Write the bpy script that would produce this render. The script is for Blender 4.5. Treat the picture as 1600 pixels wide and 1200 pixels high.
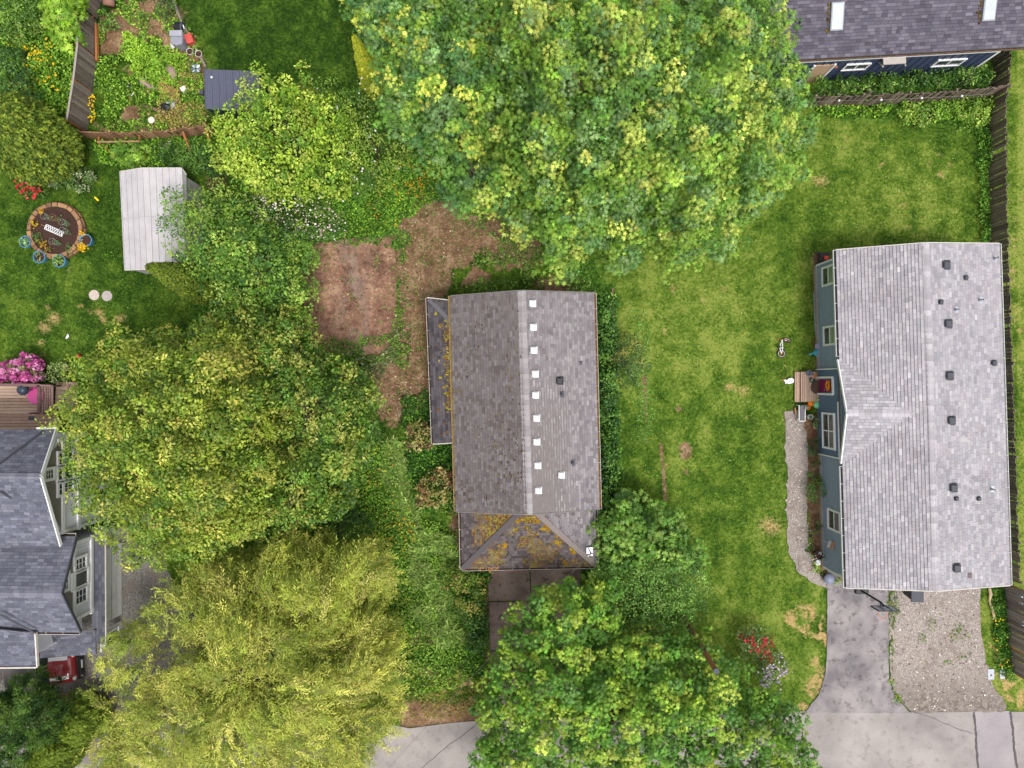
import bpy, math, random
import numpy as np
from mathutils import Vector, Matrix

for o in list(bpy.data.objects): bpy.data.objects.remove(o)
scene = bpy.context.scene
COL = scene.collection
R = math.radians

# ------------------------------------------------------------------ camera
H = 40.0                      # drone height above the ground, metres
SC = 30.0                     # picture units (1600 wide) per metre on the ground
cam = bpy.data.cameras.new("camera")
cam_ob = bpy.data.objects.new("camera", cam)
COL.objects.link(cam_ob)
cam_ob.location = (0, 0, H)
cam_ob.rotation_euler = (0, 0, 0)
cam.sensor_fit = 'HORIZONTAL'
cam.sensor_width = 36.0
cam.lens = 18.0 / ((800 / SC) / H)
cam.clip_start = 0.5
cam.clip_end = 2000
scene.camera = cam_ob

# ------------------------------------------------------------------ sky and sun (bright overcast)
SUN_EL, SUN_AZ = 68.0, 150.0
world = bpy.data.worlds.new("World"); scene.world = world
world.use_nodes = True
wn = world.node_tree; wn.nodes.clear()
sky = wn.nodes.new('ShaderNodeTexSky'); sky.sky_type = 'NISHITA'; sky.sun_disc = False
sky.sun_elevation = R(SUN_EL); sky.sun_rotation = R(SUN_AZ)
sky.air_density = 1.0; sky.dust_density = 4.0; sky.ozone_density = 1.0
hs = wn.nodes.new('ShaderNodeHueSaturation'); hs.inputs['Saturation'].default_value = 0.22
bg = wn.nodes.new('ShaderNodeBackground'); bg.inputs['Strength'].default_value = 0.15
wo = wn.nodes.new('ShaderNodeOutputWorld')
wn.links.new(sky.outputs[0], hs.inputs['Color']); wn.links.new(hs.outputs[0], bg.inputs['Color'])
wn.links.new(bg.outputs[0], wo.inputs['Surface'])
sl = bpy.data.lights.new("sun", 'SUN'); sl.energy = 1.25; sl.angle = R(12); sl.color = (1, 0.96, 0.90)
so = bpy.data.objects.new("sun", sl); COL.objects.link(so)
el, az = R(SUN_EL), R(SUN_AZ)
to_sun = Vector((math.sin(az) * math.cos(el), math.cos(az) * math.cos(el), math.sin(el)))
so.rotation_euler = (-to_sun).to_track_quat('-Z', 'Y').to_euler()
so.location = to_sun * 60
scene.view_settings.view_transform = 'Standard'
scene.view_settings.look = 'None'
scene.view_settings.exposure = 0.45
scene.view_settings.gamma = 1.0
scene.view_settings.use_curve_mapping = False

# ------------------------------------------------------------------ helpers
rnd = random.Random(7)
rng = np.random.default_rng(11)

def P(px, py, z=0.0):
    k = (H - z) / H / SC
    return Vector(((px - 800) * k, (600 - py) * k, z))

def Pn(px, py, z):
    k = (H - z) / H / SC
    return np.stack([(px - 800) * k, (600 - py) * k, z * np.ones_like(px)], 1)

def C(r, g, b):
    f = lambda c: (c / 255 / 12.92) if c <= 10.3 else ((c / 255 + 0.055) / 1.055) ** 2.4
    return (f(r), f(g), f(b))

def world_off(o):
    v = Vector((0, 0, 0))
    while o is not None:
        v = v + o.location; o = o.parent
    return v

def tag(o, label=None, cat=None, group=None, kind=None):
    if label: o['label'] = label
    if cat: o['category'] = cat
    if group: o['group'] = group
    if kind: o['kind'] = kind
    return o

def thing(name, label, cat, loc=(0, 0, 0), group=None):
    o = bpy.data.objects.new(name, None); COL.objects.link(o)
    o.location = loc; o.empty_display_size = 0.2
    return tag(o, label, cat, group)

class MB:
    def __init__(s):
        s.v = []; s.f = []; s.c = []; s.col = (1, 1, 1)
    def add(s, vs, fs):
        n = len(s.v)
        for p in vs:
            s.v.append(tuple(p)); s.c.append(s.col)
        for f in fs: s.f.append([i + n for i in f])
        return s
    def poly(s, *pts): return s.add(pts, [list(range(len(pts)))])
    def box(s, c, d, rz=0.0, m=None):
        x, y, z = d[0] / 2, d[1] / 2, d[2] / 2
        M = m if m is not None else Matrix.Rotation(rz, 3, 'Z')
        c = Vector(c)
        vs = [c + M @ Vector(q) for q in ((-x,-y,-z),(x,-y,-z),(x,y,-z),(-x,y,-z),(-x,-y,z),(x,-y,z),(x,y,z),(-x,y,z))]
        return s.add(vs, [[3,2,1,0],[4,5,6,7],[0,1,5,4],[1,2,6,5],[2,3,7,6],[3,0,4,7]])
    def beam(s, a, b, w, h, up=(0, 0, 1)):
        a, b = Vector(a), Vector(b); d = b - a; L = d.length
        if L < 1e-6: return s
        x = d / L; u = Vector(up)
        if abs(x.dot(u)) > 0.98: u = Vector((0, 1, 0))
        y = u.cross(x).normalized(); z = x.cross(y)
        return s.box((a + b) / 2, (L, w, h), m=Matrix((x, y, z)).transposed())
    def tube(s, pts, r, n=6, cap=True):
        pts = [Vector(p) for p in pts]; k = len(pts)
        rs = r if isinstance(r, (list, tuple)) else [r] * k
        vs = []; fs = []; ref = Vector((0.31, 0.17, 0.94)).normalized()
        for i, p in enumerate(pts):
            t = (pts[min(i + 1, k - 1)] - pts[max(i - 1, 0)])
            t = t.normalized() if t.length > 1e-9 else Vector((0, 0, 1))
            a = t.cross(ref)
            if a.length < 0.05: a = t.cross(Vector((1, 0, 0)))
            a.normalize(); b = t.cross(a)
            for j in range(n):
                q = 2 * math.pi * j / n
                vs.append(p + (a * math.cos(q) + b * math.sin(q)) * rs[i])
        for i in range(k - 1):
            for j in range(n):
                j2 = (j + 1) % n
                fs.append([i*n + j2, i*n + j, (i+1)*n + j, (i+1)*n + j2])
        if cap:
            fs.append(list(range(n))); fs.append([(k-1)*n + j for j in range(n)][::-1])
        return s.add(vs, fs)
    def ring(s, c, Rr, r, n=16, m=6, nrm=(0, 0, 1), a0=0, a1=2*math.pi):
        z = Vector(nrm).normalized(); x = z.orthogonal().normalized(); y = z.cross(x); c = Vector(c)
        full = abs(a1 - a0) > 6.28
        k = n + 1
        pts = [c + (x*math.cos(a0 + (a1-a0)*i/n) + y*math.sin(a0 + (a1-a0)*i/n))*Rr for i in range(k)]
        return s.tube(pts, r, m, cap=not full)
    def lathe(s, prof, c=(0, 0, 0), n=16, jit=0, m=None):
        c = Vector(c); vs = []; fs = []; k = len(prof)
        for (r, z) in prof:
            for j in range(n):
                q = 2*math.pi*j/n; rr = r*(1 + jit*rnd.uniform(-1, 1))
                p = Vector((rr*math.cos(q), rr*math.sin(q), z))
                vs.append(c + (m @ p if m is not None else p))
        for i in range(k - 1):
            for j in range(n):
                j2 = (j + 1) % n
                fs.append([i*n + j, i*n + j2, (i+1)*n + j2, (i+1)*n + j])
        fs.append([j for j in range(n)][::-1]); fs.append([(k-1)*n + j for j in range(n)])
        return s.add(vs, fs)
    def prism(s, pts, z0, z1):
        n = len(pts)
        vs = [(p[0], p[1], z0) for p in pts] + [(p[0], p[1], z1) for p in pts]
        fs = [list(range(n))[::-1], list(range(n, 2*n))] + [[i, (i+1) % n, n + (i+1) % n, n + i] for i in range(n)]
        return s.add(vs, fs)
    def slab(s, pts, t):
        """polygon in any plane, thickened downwards by t"""
        n = len(pts); pts = [Vector(p) for p in pts]
        vs = pts + [p - Vector((0, 0, t)) for p in pts]
        fs = [list(range(n)), list(range(n, 2*n))[::-1]] + [[(i+1) % n, i, n + i, n + (i+1) % n] for i in range(n)]
        return s.add(vs, fs)
    def blob(s, c, r, n=7, m=5, jit=0.15, flat=1.0):
        c = Vector(c); vs = []; fs = []
        rr = r if isinstance(r, (tuple, list)) else (r, r, r*flat)
        for i in range(m + 1):
            th = math.pi*i/m
            for j in range(n):
                q = 2*math.pi*(j + 0.5*(i % 2))/n; k = 1 + jit*rnd.uniform(-1, 1)
                vs.append(c + Vector((rr[0]*k*math.sin(th)*math.cos(q), rr[1]*k*math.sin(th)*math.sin(q), rr[2]*k*math.cos(th))))
        for i in range(m):
            for j in range(n):
                j2 = (j + 1) % n
                fs.append([(i+1)*n + j, (i+1)*n + j2, i*n + j2, i*n + j])
        return s.add(vs, fs)
    def build(s, name, mat, parent=None, smooth=False, bevel=0.0, loc=None, kind=None, label=None):
        if parent is not None: off = world_off(parent)
        elif loc is not None: off = Vector(loc)
        else:
            a = np.array(s.v); off = Vector(((a[:,0].min()+a[:,0].max())/2, (a[:,1].min()+a[:,1].max())/2, a[:,2].min()))
        me = bpy.data.meshes.new(name)
        me.from_pydata([(p[0]-off.x, p[1]-off.y, p[2]-off.z) for p in s.v], [], s.f)
        at = me.color_attributes.new('Col', 'FLOAT_COLOR', 'POINT')
        at.data.foreach_set('color', np.array([(c[0], c[1], c[2], 1) for c in s.c], dtype=np.float32).ravel())
        if smooth: me.polygons.foreach_set('use_smooth', [True]*len(me.polygons))
        me.materials.append(mat); me.update()
        o = bpy.data.objects.new(name, me); COL.objects.link(o)
        if parent is not None: o.parent = parent
        else: o.location = off
        if bevel:
            b = o.modifiers.new('bevel', 'BEVEL'); b.width = bevel; b.segments = 2; b.limit_method = 'ANGLE'
        if kind: o['kind'] = kind
        if label: o['label'] = label
        return o

def build_each(m, name, mat, parent):
    """one object per connected run of faces in m"""
    par = list(range(len(m.v)))
    def find(i):
        while par[i] != i: par[i] = par[par[i]]; i = par[i]
        return i
    for f in m.f:
        for k in f[1:]: par[find(k)] = find(f[0])
    groups = {}
    for f in m.f: groups.setdefault(find(f[0]), []).append(f)
    for fs in groups.values():
        ids = sorted({k for f in fs for k in f}); mp = {k: n for n, k in enumerate(ids)}
        q = MB(); q.v = [m.v[k] for k in ids]; q.c = [m.c[k] for k in ids]; q.f = [[mp[k] for k in f] for f in fs]
        q.build(name, mat, parent)

def inst(me_ob, parent, loc, rot=(0, 0, 0), scale=(1, 1, 1)):
    """another piece that shares the mesh of me_ob; loc in parent space"""
    c = me_ob.copy(); COL.objects.link(c); c.parent = parent
    c.location = loc; c.rotation_euler = rot; c.scale = scale
    return c

def copy_tree(o, parent=None):
    c = o.copy(); COL.objects.link(c); c.parent = parent
    for ch in list(o.children): copy_tree(ch, c)
    return c

# ------------------------------------------------------------------ numpy noise / polygons
_tab = np.random.default_rng(3).random((256, 256))
def vnoise(x, y):
    xi = np.floor(x).astype(int); yi = np.floor(y).astype(int); fx = x - xi; fy = y - yi
    fx = fx*fx*(3-2*fx); fy = fy*fy*(3-2*fy)
    a = _tab[xi % 256, yi % 256]; b = _tab[(xi+1) % 256, yi % 256]
    c = _tab[xi % 256, (yi+1) % 256]; d = _tab[(xi+1) % 256, (yi+1) % 256]
    return (a*(1-fx) + b*fx)*(1-fy) + (c*(1-fx) + d*fx)*fy
def fbm(x, y, o=3):
    s = 0; a = 0.5; t = 0
    for i in range(o):
        s = s + a*vnoise(x*2**i + 17.3*i, y*2**i + 5.7*i); t += a; a *= 0.5
    return s/t
def sdf(px, py, poly):
    """signed distance in picture units, positive inside"""
    p = np.array(poly, float); x = np.asarray(px, float); y = np.asarray(py, float)
    d = np.full(x.shape, 1e9); ins = np.zeros(x.shape, bool)
    for i in range(len(p)):
        ax, ay = p[i]; bx, by = p[(i+1) % len(p)]
        ex, ey = bx-ax, by-ay; wx, wy = x-ax, y-ay
        t = np.clip((wx*ex + wy*ey)/(ex*ex + ey*ey + 1e-9), 0, 1)
        d = np.minimum(d, (wx-ex*t)**2 + (wy-ey*t)**2)
        c = ((ay > y) != (by > y)) & (x < ex*(y-ay)/(ey if abs(ey) > 1e-9 else 1e-9) + ax)
        ins ^= c
    d = np.sqrt(d)
    return np.where(ins, d, -d)
def worley(x, y, s, seed=0):
    x = np.asarray(x, float)/s; y = np.asarray(y, float)/s
    xi = np.floor(x).astype(int); yi = np.floor(y).astype(int)
    f1 = np.full(x.shape, 9.0); f2 = np.full(x.shape, 9.0); hid = np.zeros(x.shape)
    for dx in (-1, 0, 1):
        for dy in (-1, 0, 1):
            cx, cy = xi + dx, yi + dy
            jx = _tab[(cx*7 + seed) % 256, (cy*13 + 5) % 256]; jy = _tab[(cx*11 + 3) % 256, (cy*5 + seed*3) % 256]
            d = np.hypot(x - (cx + .15 + .7*jx), y - (cy + .15 + .7*jy))
            new = d < f1
            f2 = np.where(new, f1, np.minimum(f2, d)); hid = np.where(new, _tab[(cx*3 + seed*7) % 256, (cy*17 + 1) % 256], hid); f1 = np.where(new, d, f1)
    return f1, f2, hid
def ell(px, py, cx, cy, rx, ry):
    return (1 - np.sqrt(((px-cx)/rx)**2 + ((py-cy)/ry)**2))*min(rx, ry)

# ------------------------------------------------------------------ materials
def nmat(name):
    m = bpy.data.materials.new(name); m.use_nodes = True
    nt = m.node_tree; b = nt.nodes['Principled BSDF']
    return m, nt, b
def nd(nt, t, **kw):
    n = nt.nodes.new(t)
    for k, v in kw.items():
        if k in n.inputs.keys(): n.inputs[k].default_value = v
        else: setattr(n, k, v)
    return n
def lk(nt, a, b): nt.links.new(a, b)
def noise(nt, scale, detail=4, rough=0.6, vec=None):
    n = nd(nt, 'ShaderNodeTexNoise'); n.inputs['Scale'].default_value = scale
    n.inputs['Detail'].default_value = detail; n.inputs['Roughness'].default_value = rough
    if vec is not None: lk(nt, vec, n.inputs['Vector'])
    return n
def ramp(nt, fac, stops):
    r = nd(nt, 'ShaderNodeValToRGB'); e = r.color_ramp.elements
    e[0].position = stops[0][0]; e[0].color = (*stops[0][1], 1)
    e[1].position = stops[-1][0]; e[1].color = (*stops[-1][1], 1)
    for p, c in stops[1:-1]:
        q = e.new(p); q.color = (*c, 1)
    lk(nt, fac, r.inputs['Fac']); return r
def mixc(nt, fac, a, b, mode='MIX'):
    m = nd(nt, 'ShaderNodeMix'); m.data_type = 'RGBA'; m.blend_type = mode
    for i, v in ((0, fac), (6, a), (7, b)):
        if hasattr(v, 'is_linked') or isinstance(v, bpy.types.NodeSocket): lk(nt, v, m.inputs[i])
        elif i == 0: m.inputs[0].default_value = v
        else: m.inputs[i].default_value = (*v, 1)
    return m.outputs[2]
def mth(nt, op, a, b=None, clamp=False):
    m = nd(nt, 'ShaderNodeMath'); m.operation = op; m.use_clamp = clamp
    for i, v in ((0, a), (1, b)):
        if v is None: continue
        if isinstance(v, bpy.types.NodeSocket): lk(nt, v, m.inputs[i])
        else: m.inputs[i].default_value = v
    return m.outputs[0]
def gpos(nt):
    return nd(nt, 'ShaderNodeNewGeometry').outputs['Position']
def bump(nt, b, h, strength=0.3, dist=0.02):
    n = nd(nt, 'ShaderNodeBump'); n.inputs['Strength'].default_value = strength; n.inputs['Distance'].default_value = dist
    lk(nt, h, n.inputs['Height']); lk(nt, n.outputs[0], b.inputs['Normal'])
    return n

_mc = {}
def flat(name, col, rough=0.6, var=0.12, scale=6.0, metal=0.0, bmp=0.0, spec=0.4, coat=0.0):
    """painted / plain surface with slight grain and weathering"""
    if name in _mc: return _mc[name]
    m, nt, b = nmat(name)
    g = gpos(nt); n = noise(nt, scale, 5, 0.65, g)
    lo = tuple(c*(1-var) for c in col); hi = tuple(min(1, c*(1+var)) for c in col)
    r = ramp(nt, n.outputs[0], [(0.3, lo), (0.7, hi)])
    lk(nt, r.outputs[0], b.inputs['Base Color'])
    b.inputs['Roughness'].default_value = rough; b.inputs['Metallic'].default_value = metal
    b.inputs['Specular IOR Level'].default_value = spec; b.inputs['Coat Weight'].default_value = coat
    if bmp: bump(nt, b, noise(nt, scale*6, 3, 0.6, g).outputs[0], bmp, 0.02)
    _mc[name] = m; return m

def attr_mat(name, rough=0.8, var=0.25, scale=1.2, fine=30.0, spec=0.25, stain=None):
    """colour from the Col attribute, broken up by coarse and fine noise"""
    if name in _mc: return _mc[name]
    m, nt, b = nmat(name)
    a = nd(nt, 'ShaderNodeAttribute', attribute_name='Col'); g = gpos(nt)
    n = noise(nt, scale, 4, 0.6, g); f = noise(nt, fine, 3, 0.7, g)
    k = mth(nt, 'ADD', mth(nt, 'MULTIPLY', n.outputs[0], var), mth(nt, 'MULTIPLY', f.outputs[0], var))
    k = mth(nt, 'ADD', k, 1 - var)
    c = mixc(nt, 1.0, a.outputs['Color'], k, 'MULTIPLY')
    if stain:
        sn = noise(nt, stain[1], 6, 0.72, g)
        fac = ramp(nt, sn.outputs[0], [(stain[2], (0, 0, 0)), (stain[2] + 0.12, (1, 1, 1))])
        c = mixc(nt, mth(nt, 'MULTIPLY', fac.outputs[0], stain[3]), c, stain[0])
    lk(nt, c, b.inputs['Base Color'])
    b.inputs['Roughness'].default_value = rough; b.inputs['Specular IOR Level'].default_value = spec
    bump(nt, b, f.outputs[0], 0.25, 0.01)
    _mc[name] = m; return m

def leaf_mat(name, trans=0.13, rough=0.45, spec=0.35):
    if name in _mc: return _mc[name]
    m, nt, b = nmat(name)
    a = nd(nt, 'ShaderNodeAttribute', attribute_name='Col')
    lk(nt, a.outputs['Color'], b.inputs['Base Color'])
    b.inputs['Roughness'].default_value = rough; b.inputs['Specular IOR Level'].default_value = spec
    t = nd(nt, 'ShaderNodeBsdfTranslucent')
    h = nd(nt, 'ShaderNodeHueSaturation'); h.inputs['Saturation'].default_value = 1.15; h.inputs['Value'].default_value = 1.25
    lk(nt, a.outputs['Color'], h.inputs['Color']); lk(nt, h.outputs[0], t.inputs['Color'])
    mx = nd(nt, 'ShaderNodeMixShader'); mx.inputs[0].default_value = trans
    lk(nt, b.outputs[0], mx.inputs[1]); lk(nt, t.outputs[0], mx.inputs[2])
    lk(nt, mx.outputs[0], nt.nodes['Material Output'].inputs['Surface'])
    _mc[name] = m; return m

def wood_mat(name, c0, c1, rough=0.85, scale=(3, 60, 60)):
    """weathered boards: each piece its own tone, streaky grain"""
    if name in _mc: return _mc[name]
    m, nt, b = nmat(name)
    oi = nd(nt, 'ShaderNodeObjectInfo'); tc = nd(nt, 'ShaderNodeTexCoord')
    g = gpos(nt)
    n = noise(nt, 5.0, 6, 0.7, g); n2 = noise(nt, 28.0, 4, 0.7, g)
    f = mth(nt, 'ADD', mth(nt, 'MULTIPLY', oi.outputs['Random'], 0.5), mth(nt, 'MULTIPLY', n.outputs[0], 0.5))
    r = ramp(nt, f, [(0.2, c0), (0.75, c1)])
    c = mixc(nt, 0.55, r.outputs[0], ramp(nt, n2.outputs[0], [(0.35, (0.45,)*3), (0.65, (1,)*3)]).outputs[0], 'MULTIPLY')
    lk(nt, c, b.inputs['Base Color']); b.inputs['Roughness'].default_value = rough
    bump(nt, b, n2.outputs[0], 0.4, 0.01)
    _mc[name] = m; return m

def glass_mat(name, col=(0.03, 0.04, 0.045)):
    if name in _mc: return _mc[name]
    m, nt, b = nmat(name)
    n = noise(nt, 1.5, 2, 0.5, gpos(nt))
    r = ramp(nt, n.outputs[0], [(0.35, tuple(c*0.7 for c in col)), (0.65, tuple(min(1, c*1.5) for c in col))])
    lk(nt, r.outputs[0], b.inputs['Base Color']); b.inputs['Roughness'].default_value = 0.06
    b.inputs['Specular IOR Level'].default_value = 0.8
    _mc[name] = m; return m

# ------------------------------------------------------------------ leaf clouds
TPL = {}
def _tpl(name, v, f): TPL[name] = (np.array(v, float), np.array(f, int))
# palmate leaf: five drooping lobes
_v = []; _f = []
for q, L in ((-2.0, .66), (-0.95, .95), (0, 1.05), (0.95, .95), (2.0, .66)):
    k = len(_v); x, y = math.cos(q), math.sin(q)
    _v += [(x*.06 + y*.27, y*.06 - x*.27, .05), (x*L, y*L, -.16), (x*.06 - y*.27, y*.06 + x*.27, .05)]
    _f += [(k, k+1, k+2)]
_tpl('maple', _v, _f)
_tpl('oval', [(0,0,0), (.45,-.30,.05), (1,0,-.12), (.45,.30,.05)], [(0,1,2), (0,2,3)])
_tpl('blade', [(0,-.16,0), (0,.16,0), (1,0,0)], [(0,1,2)])
_tpl('narrow', [(0,0,0), (.5,-.11,.02), (1,0,-.1), (.5,.11,.02)], [(0,1,2), (0,2,3)])
_tpl('frond', [(0,0,0), (.35,-.34,0), (.6,-.12,.03), (1.0,-.28,-.06), (.95,0,-.02), (1.0,.28,-.06), (.6,.12,.03), (.35,.34,0)],
     [(0,1,2), (0,2,6), (0,6,7), (2,3,4), (2,4,6), (4,5,6)])
_tpl('petal', [(.5,.5,0), (-.5,.5,0), (-.5,-.5,0), (.5,-.5,0)], [(0,1,2), (0,2,3)])

def unit(a): return a/np.maximum(np.linalg.norm(a, axis=1, keepdims=True), 1e-9)

def leaf_arrays(pos, nrm, tan, size, tpl):
    V, F = TPL[tpl]
    z = unit(nrm); x = unit(tan - z*np.sum(tan*z, 1, keepdims=True)); y = np.cross(z, x)
    v = pos[:,None,:] + size[:,None,None]*(V[None,:,0,None]*x[:,None,:] + V[None,:,1,None]*y[:,None,:] + V[None,:,2,None]*z[:,None,:])
    k = len(V); n = len(pos)
    f = F[None] + (np.arange(n)*k)[:,None,None]
    return v.reshape(-1, 3), f.reshape(-1, 3), k

def mesh_np(name, v, f, col, mat, parent=None, loc=(0, 0, 0), kind=None):
    off = world_off(parent) if parent is not None else Vector(loc)
    v = v - np.array(off)[None]
    me = bpy.data.meshes.new(name)
    me.vertices.add(len(v)); me.vertices.foreach_set('co', v.astype(np.float32).ravel())
    me.loops.add(f.size); me.loops.foreach_set('vertex_index', f.astype(np.int32).ravel())
    me.polygons.add(len(f)); me.polygons.foreach_set('loop_start', np.arange(0, f.size, 3, dtype=np.int32))
    me.update(calc_edges=True)
    at = me.color_attributes.new('Col', 'FLOAT_COLOR', 'POINT')
    c4 = np.ones((len(v), 4), np.float32); c4[:,:3] = np.clip(col, 0, 1)
    at.data.foreach_set('color', c4.ravel())
    me.materials.append(mat)
    o = bpy.data.objects.new(name, me); COL.objects.link(o)
    if parent is not None: o.parent = parent
    else: o.location = off
    if kind: o['kind'] = kind
    return o

class Leaves:
    def __init__(s): s.v = []; s.f = []; s.c = []; s.n = 0
    def put(s, pos, nrm, tan, size, col, tpl):
        if len(pos) == 0: return
        v, f, k = leaf_arrays(pos, nrm, tan, size, tpl)
        s.v.append(v); s.f.append(f + s.n); s.c.append(np.repeat(col, k, 0)); s.n += len(v)
    def build(s, name, mat, parent=None, loc=(0, 0, 0), kind=None):
        return mesh_np(name, np.concatenate(s.v), np.concatenate(s.f), np.concatenate(s.c), mat, parent, loc, kind)

def canopy_points(poly, spacing, zedge, ztop, dn, prof=0.55, bump=0.8, bs=45.0, seed=0, edge_noise=8.0, grow=0.0, gaps=0.45):
    g = np.random.default_rng(seed)
    p = np.array(poly, float); x0, y0 = p.min(0) - 20; x1, y1 = p.max(0) + 20
    gx, gy = np.meshgrid(np.arange(x0, x1, spacing), np.arange(y0, y1, spacing*0.87))
    gx = gx + (np.arange(gx.shape[0])[:,None] % 2)*spacing/2
    x = gx.ravel() + g.uniform(-.5, .5, gx.size)*spacing; y = gy.ravel() + g.uniform(-.5, .5, gx.size)*spacing
    sd = seed*3.1
    def hz(x, y):
        wx = x + bs*.5*(fbm(x/bs + sd, y/bs, 2) - .5); wy = y + bs*.5*(fbm(x/bs, y/bs + sd, 2) - .5)
        f1, f2, hid = worley(wx, wy, bs, seed)
        e1, e2, hid2 = worley(wx + 50, wy, bs*.48, seed + 7)
        d = sdf(x, y, poly) + grow + edge_noise*((fbm(x/22 + sd, y/22, 2) - .5)*1.6 + (.45 - f1)*.9)
        cr_ = np.clip((f2 - f1)/.28, 0, 1)                      # 0 in the creases between clumps
        b = (hid - .5)*1.1 + (1 - 1.6*f1*f1)*.55 + (1 - 1.6*e1*e1)*.3 - (1 - cr_)*.55
        return d, zedge + (ztop - zedge)*np.clip(d/dn, 0, 1)**prof + bump*b*np.clip(d/14, .3, 1), cr_, (1 - 1.6*f1*f1)*.5 + (1 - 1.6*e1*e1)*.5, hid2
    d, z, cr_, hid, hid2 = hz(x, y)
    keep = d > 0
    keep &= ~((cr_ < .36) & (g.random(len(x)) < gaps) & (d > 8))
    x, y, z, cr_, d, hid, hid2 = x[keep], y[keep], z[keep], cr_[keep], d[keep], hid[keep], hid2[keep]
    e = 6.0
    zx = (hz(x+e, y)[1] - hz(x-e, y)[1])/(2*e)*SC; zy = -(hz(x, y+e)[1] - hz(x, y-e)[1])/(2*e)*SC
    n = unit(np.stack([-zx*.8, -zy*.8, np.ones_like(zx)], 1))
    return Pn(x, y, z), n, np.stack([hid, hid2, cr_], 1), d, x, y

GAIN = 1.08
def canopy(L, poly, zedge, ztop, dn, spacing=16, cr=.45, per=24, size=.2, tpl='maple', pal=None, seed=0,
           prof=.55, bump=.8, bs=45.0, drop=(0.9, 1.9), edge_noise=8.0, skirt=1.5, wts=None, flat_up=.55, gaps=.8, jit=.2, szjit=.3):
    """a crown: foliage clumps over a bumpy dome, with lower layers and a skirt; returns clump centres"""
    g = np.random.default_rng(seed + 1000)
    c, n, b, d, x, y = canopy_points(poly, spacing, zedge, ztop, dn, prof, bump, bs, seed, edge_noise, gaps=gaps)
    pal = np.array(pal, float)*GAIN; w_ = np.array(wts if wts is not None else np.full(len(pal), 1/len(pal)))
    o_ = np.argsort(pal.sum(1)); pal = pal[o_]; cw = np.cumsum(w_[o_])
    # neighbouring sprays of one twig share a tone
    u_ = b[:,0]*.5 + b[:,1]*.2 + g.random(len(c))*.45      # tips of the sprays carry the palest new leaves
    rank = np.argsort(np.argsort(u_))/max(1, len(u_))
    tone = np.minimum(np.searchsorted(cw/cw[-1], rank), len(pal) - 1)
    sets = [(c, n, per, 1.0, tone)]
    for i, dz in enumerate(drop):
        k = (d > 8 + 6*i) & (g.random(len(d)) < .7) & (b[:,2] > .4)
        c2 = c[k].copy(); c2[:,2] -= dz*g.uniform(.7, 1.3, k.sum()); c2[:,:2] += g.normal(0, .25, (k.sum(), 2))
        sets.append((c2, n[k], max(5, int(per*.5)), 1.15, tone[k]))
    if skirt > 0:
        k = d < 26
        cc = c.mean(0)
        c3 = c[k].copy(); c3[:,:2] += (cc[:2] - c3[:,:2])*g.uniform(.02, .12, (k.sum(), 1)); c3[:,2] -= g.uniform(min(.3, skirt*.3), skirt, k.sum())
        n3 = n[k].copy(); o = unit(np.concatenate([c3[:,:2] - cc[:2], np.zeros((k.sum(), 1))], 1)); n3 = unit(n3 + o*.8)
        sets.append((c3, n3, max(5, int(per*.6)), 1.05, tone[k]))
    for (cc, nn, pr, sc, tn) in sets:
        m = len(cc)
        if m == 0: continue
        ccol = pal[tn]*np.exp(g.normal(0, jit, (m, 1)))
        csz = g.uniform(.65, 1.3, m)
        idx = np.repeat(np.arange(m), pr); t = len(idx)
        r = unit(g.normal(size=(t, 3)))
        dirn = unit(nn[idx]*.55 + r)
        rad = cr*csz[idx]*g.uniform(.25, 1.0, t)**.6
        pos = cc[idx] + dirn*rad[:,None]*np.array([1, 1, .75])
        up = np.array([0, 0, 1.0])
        nrm = unit(dirn*.5 + up*flat_up + g.normal(0, .45, (t, 3)))
        tan = dirn + g.normal(0, .5, (t, 3)) + np.array([0, 0, -.35])
        col = ccol[idx]*np.exp(g.normal(0, .14, (t, 1)))
        col = col*(1 + g.normal(0, .05, (t, 3)))
        L.put(pos, nrm, tan, size*sc*g.uniform(1 - szjit, 1 + szjit, t), col, tpl)
    return c

def trunk(parent, base, tops, r0=.22, zfork=2.0, mat=None, seed=0, nm='trunk'):
    g = random.Random(seed); m = MB(); m.col = (.13, .10, .075); b = Vector(base)
    ztop = max(t[2] for t in tops)
    fork = b + Vector((g.uniform(-.2, .2), g.uniform(-.2, .2), zfork))
    head = b + Vector((g.uniform(-.3, .3), g.uniform(-.3, .3), max(zfork + .6, ztop*.8)))
    m.tube([b - Vector((0, 0, .1)), b + Vector((.02, 0, .25)), fork, (fork + head)/2 + Vector((g.uniform(-.2, .2), .1, 0)), head],
           [r0*1.5, r0*1.05, r0*.85, r0*.55, r0*.2], 9)
    for t in tops:
        t = Vector(t); a = fork + (head - fork)*g.uniform(0, .7)
        mid = (a + t)/2 + Vector((g.uniform(-.4, .4), g.uniform(-.4, .4), g.uniform(.1, .7)))
        k = r0*g.uniform(.25, .42)
        m.tube([a, (a*2 + mid)/3 + Vector((0, 0, .1)), mid, t], [k, k*.85, k*.6, k*.18], 6)
    return m.build(nm, mat or BARK, parent, smooth=True)

BARK = attr_mat('bark', 0.9, 0.45, 3, 40)
LEAF = leaf_mat('leaf')
LEAF_DULL = leaf_mat('leaf_dull', .22, .6, .2)
# ================================================================== ground
def smooth01(d, w): return np.clip(d/w*.5 + .5, 0, 1)

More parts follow.
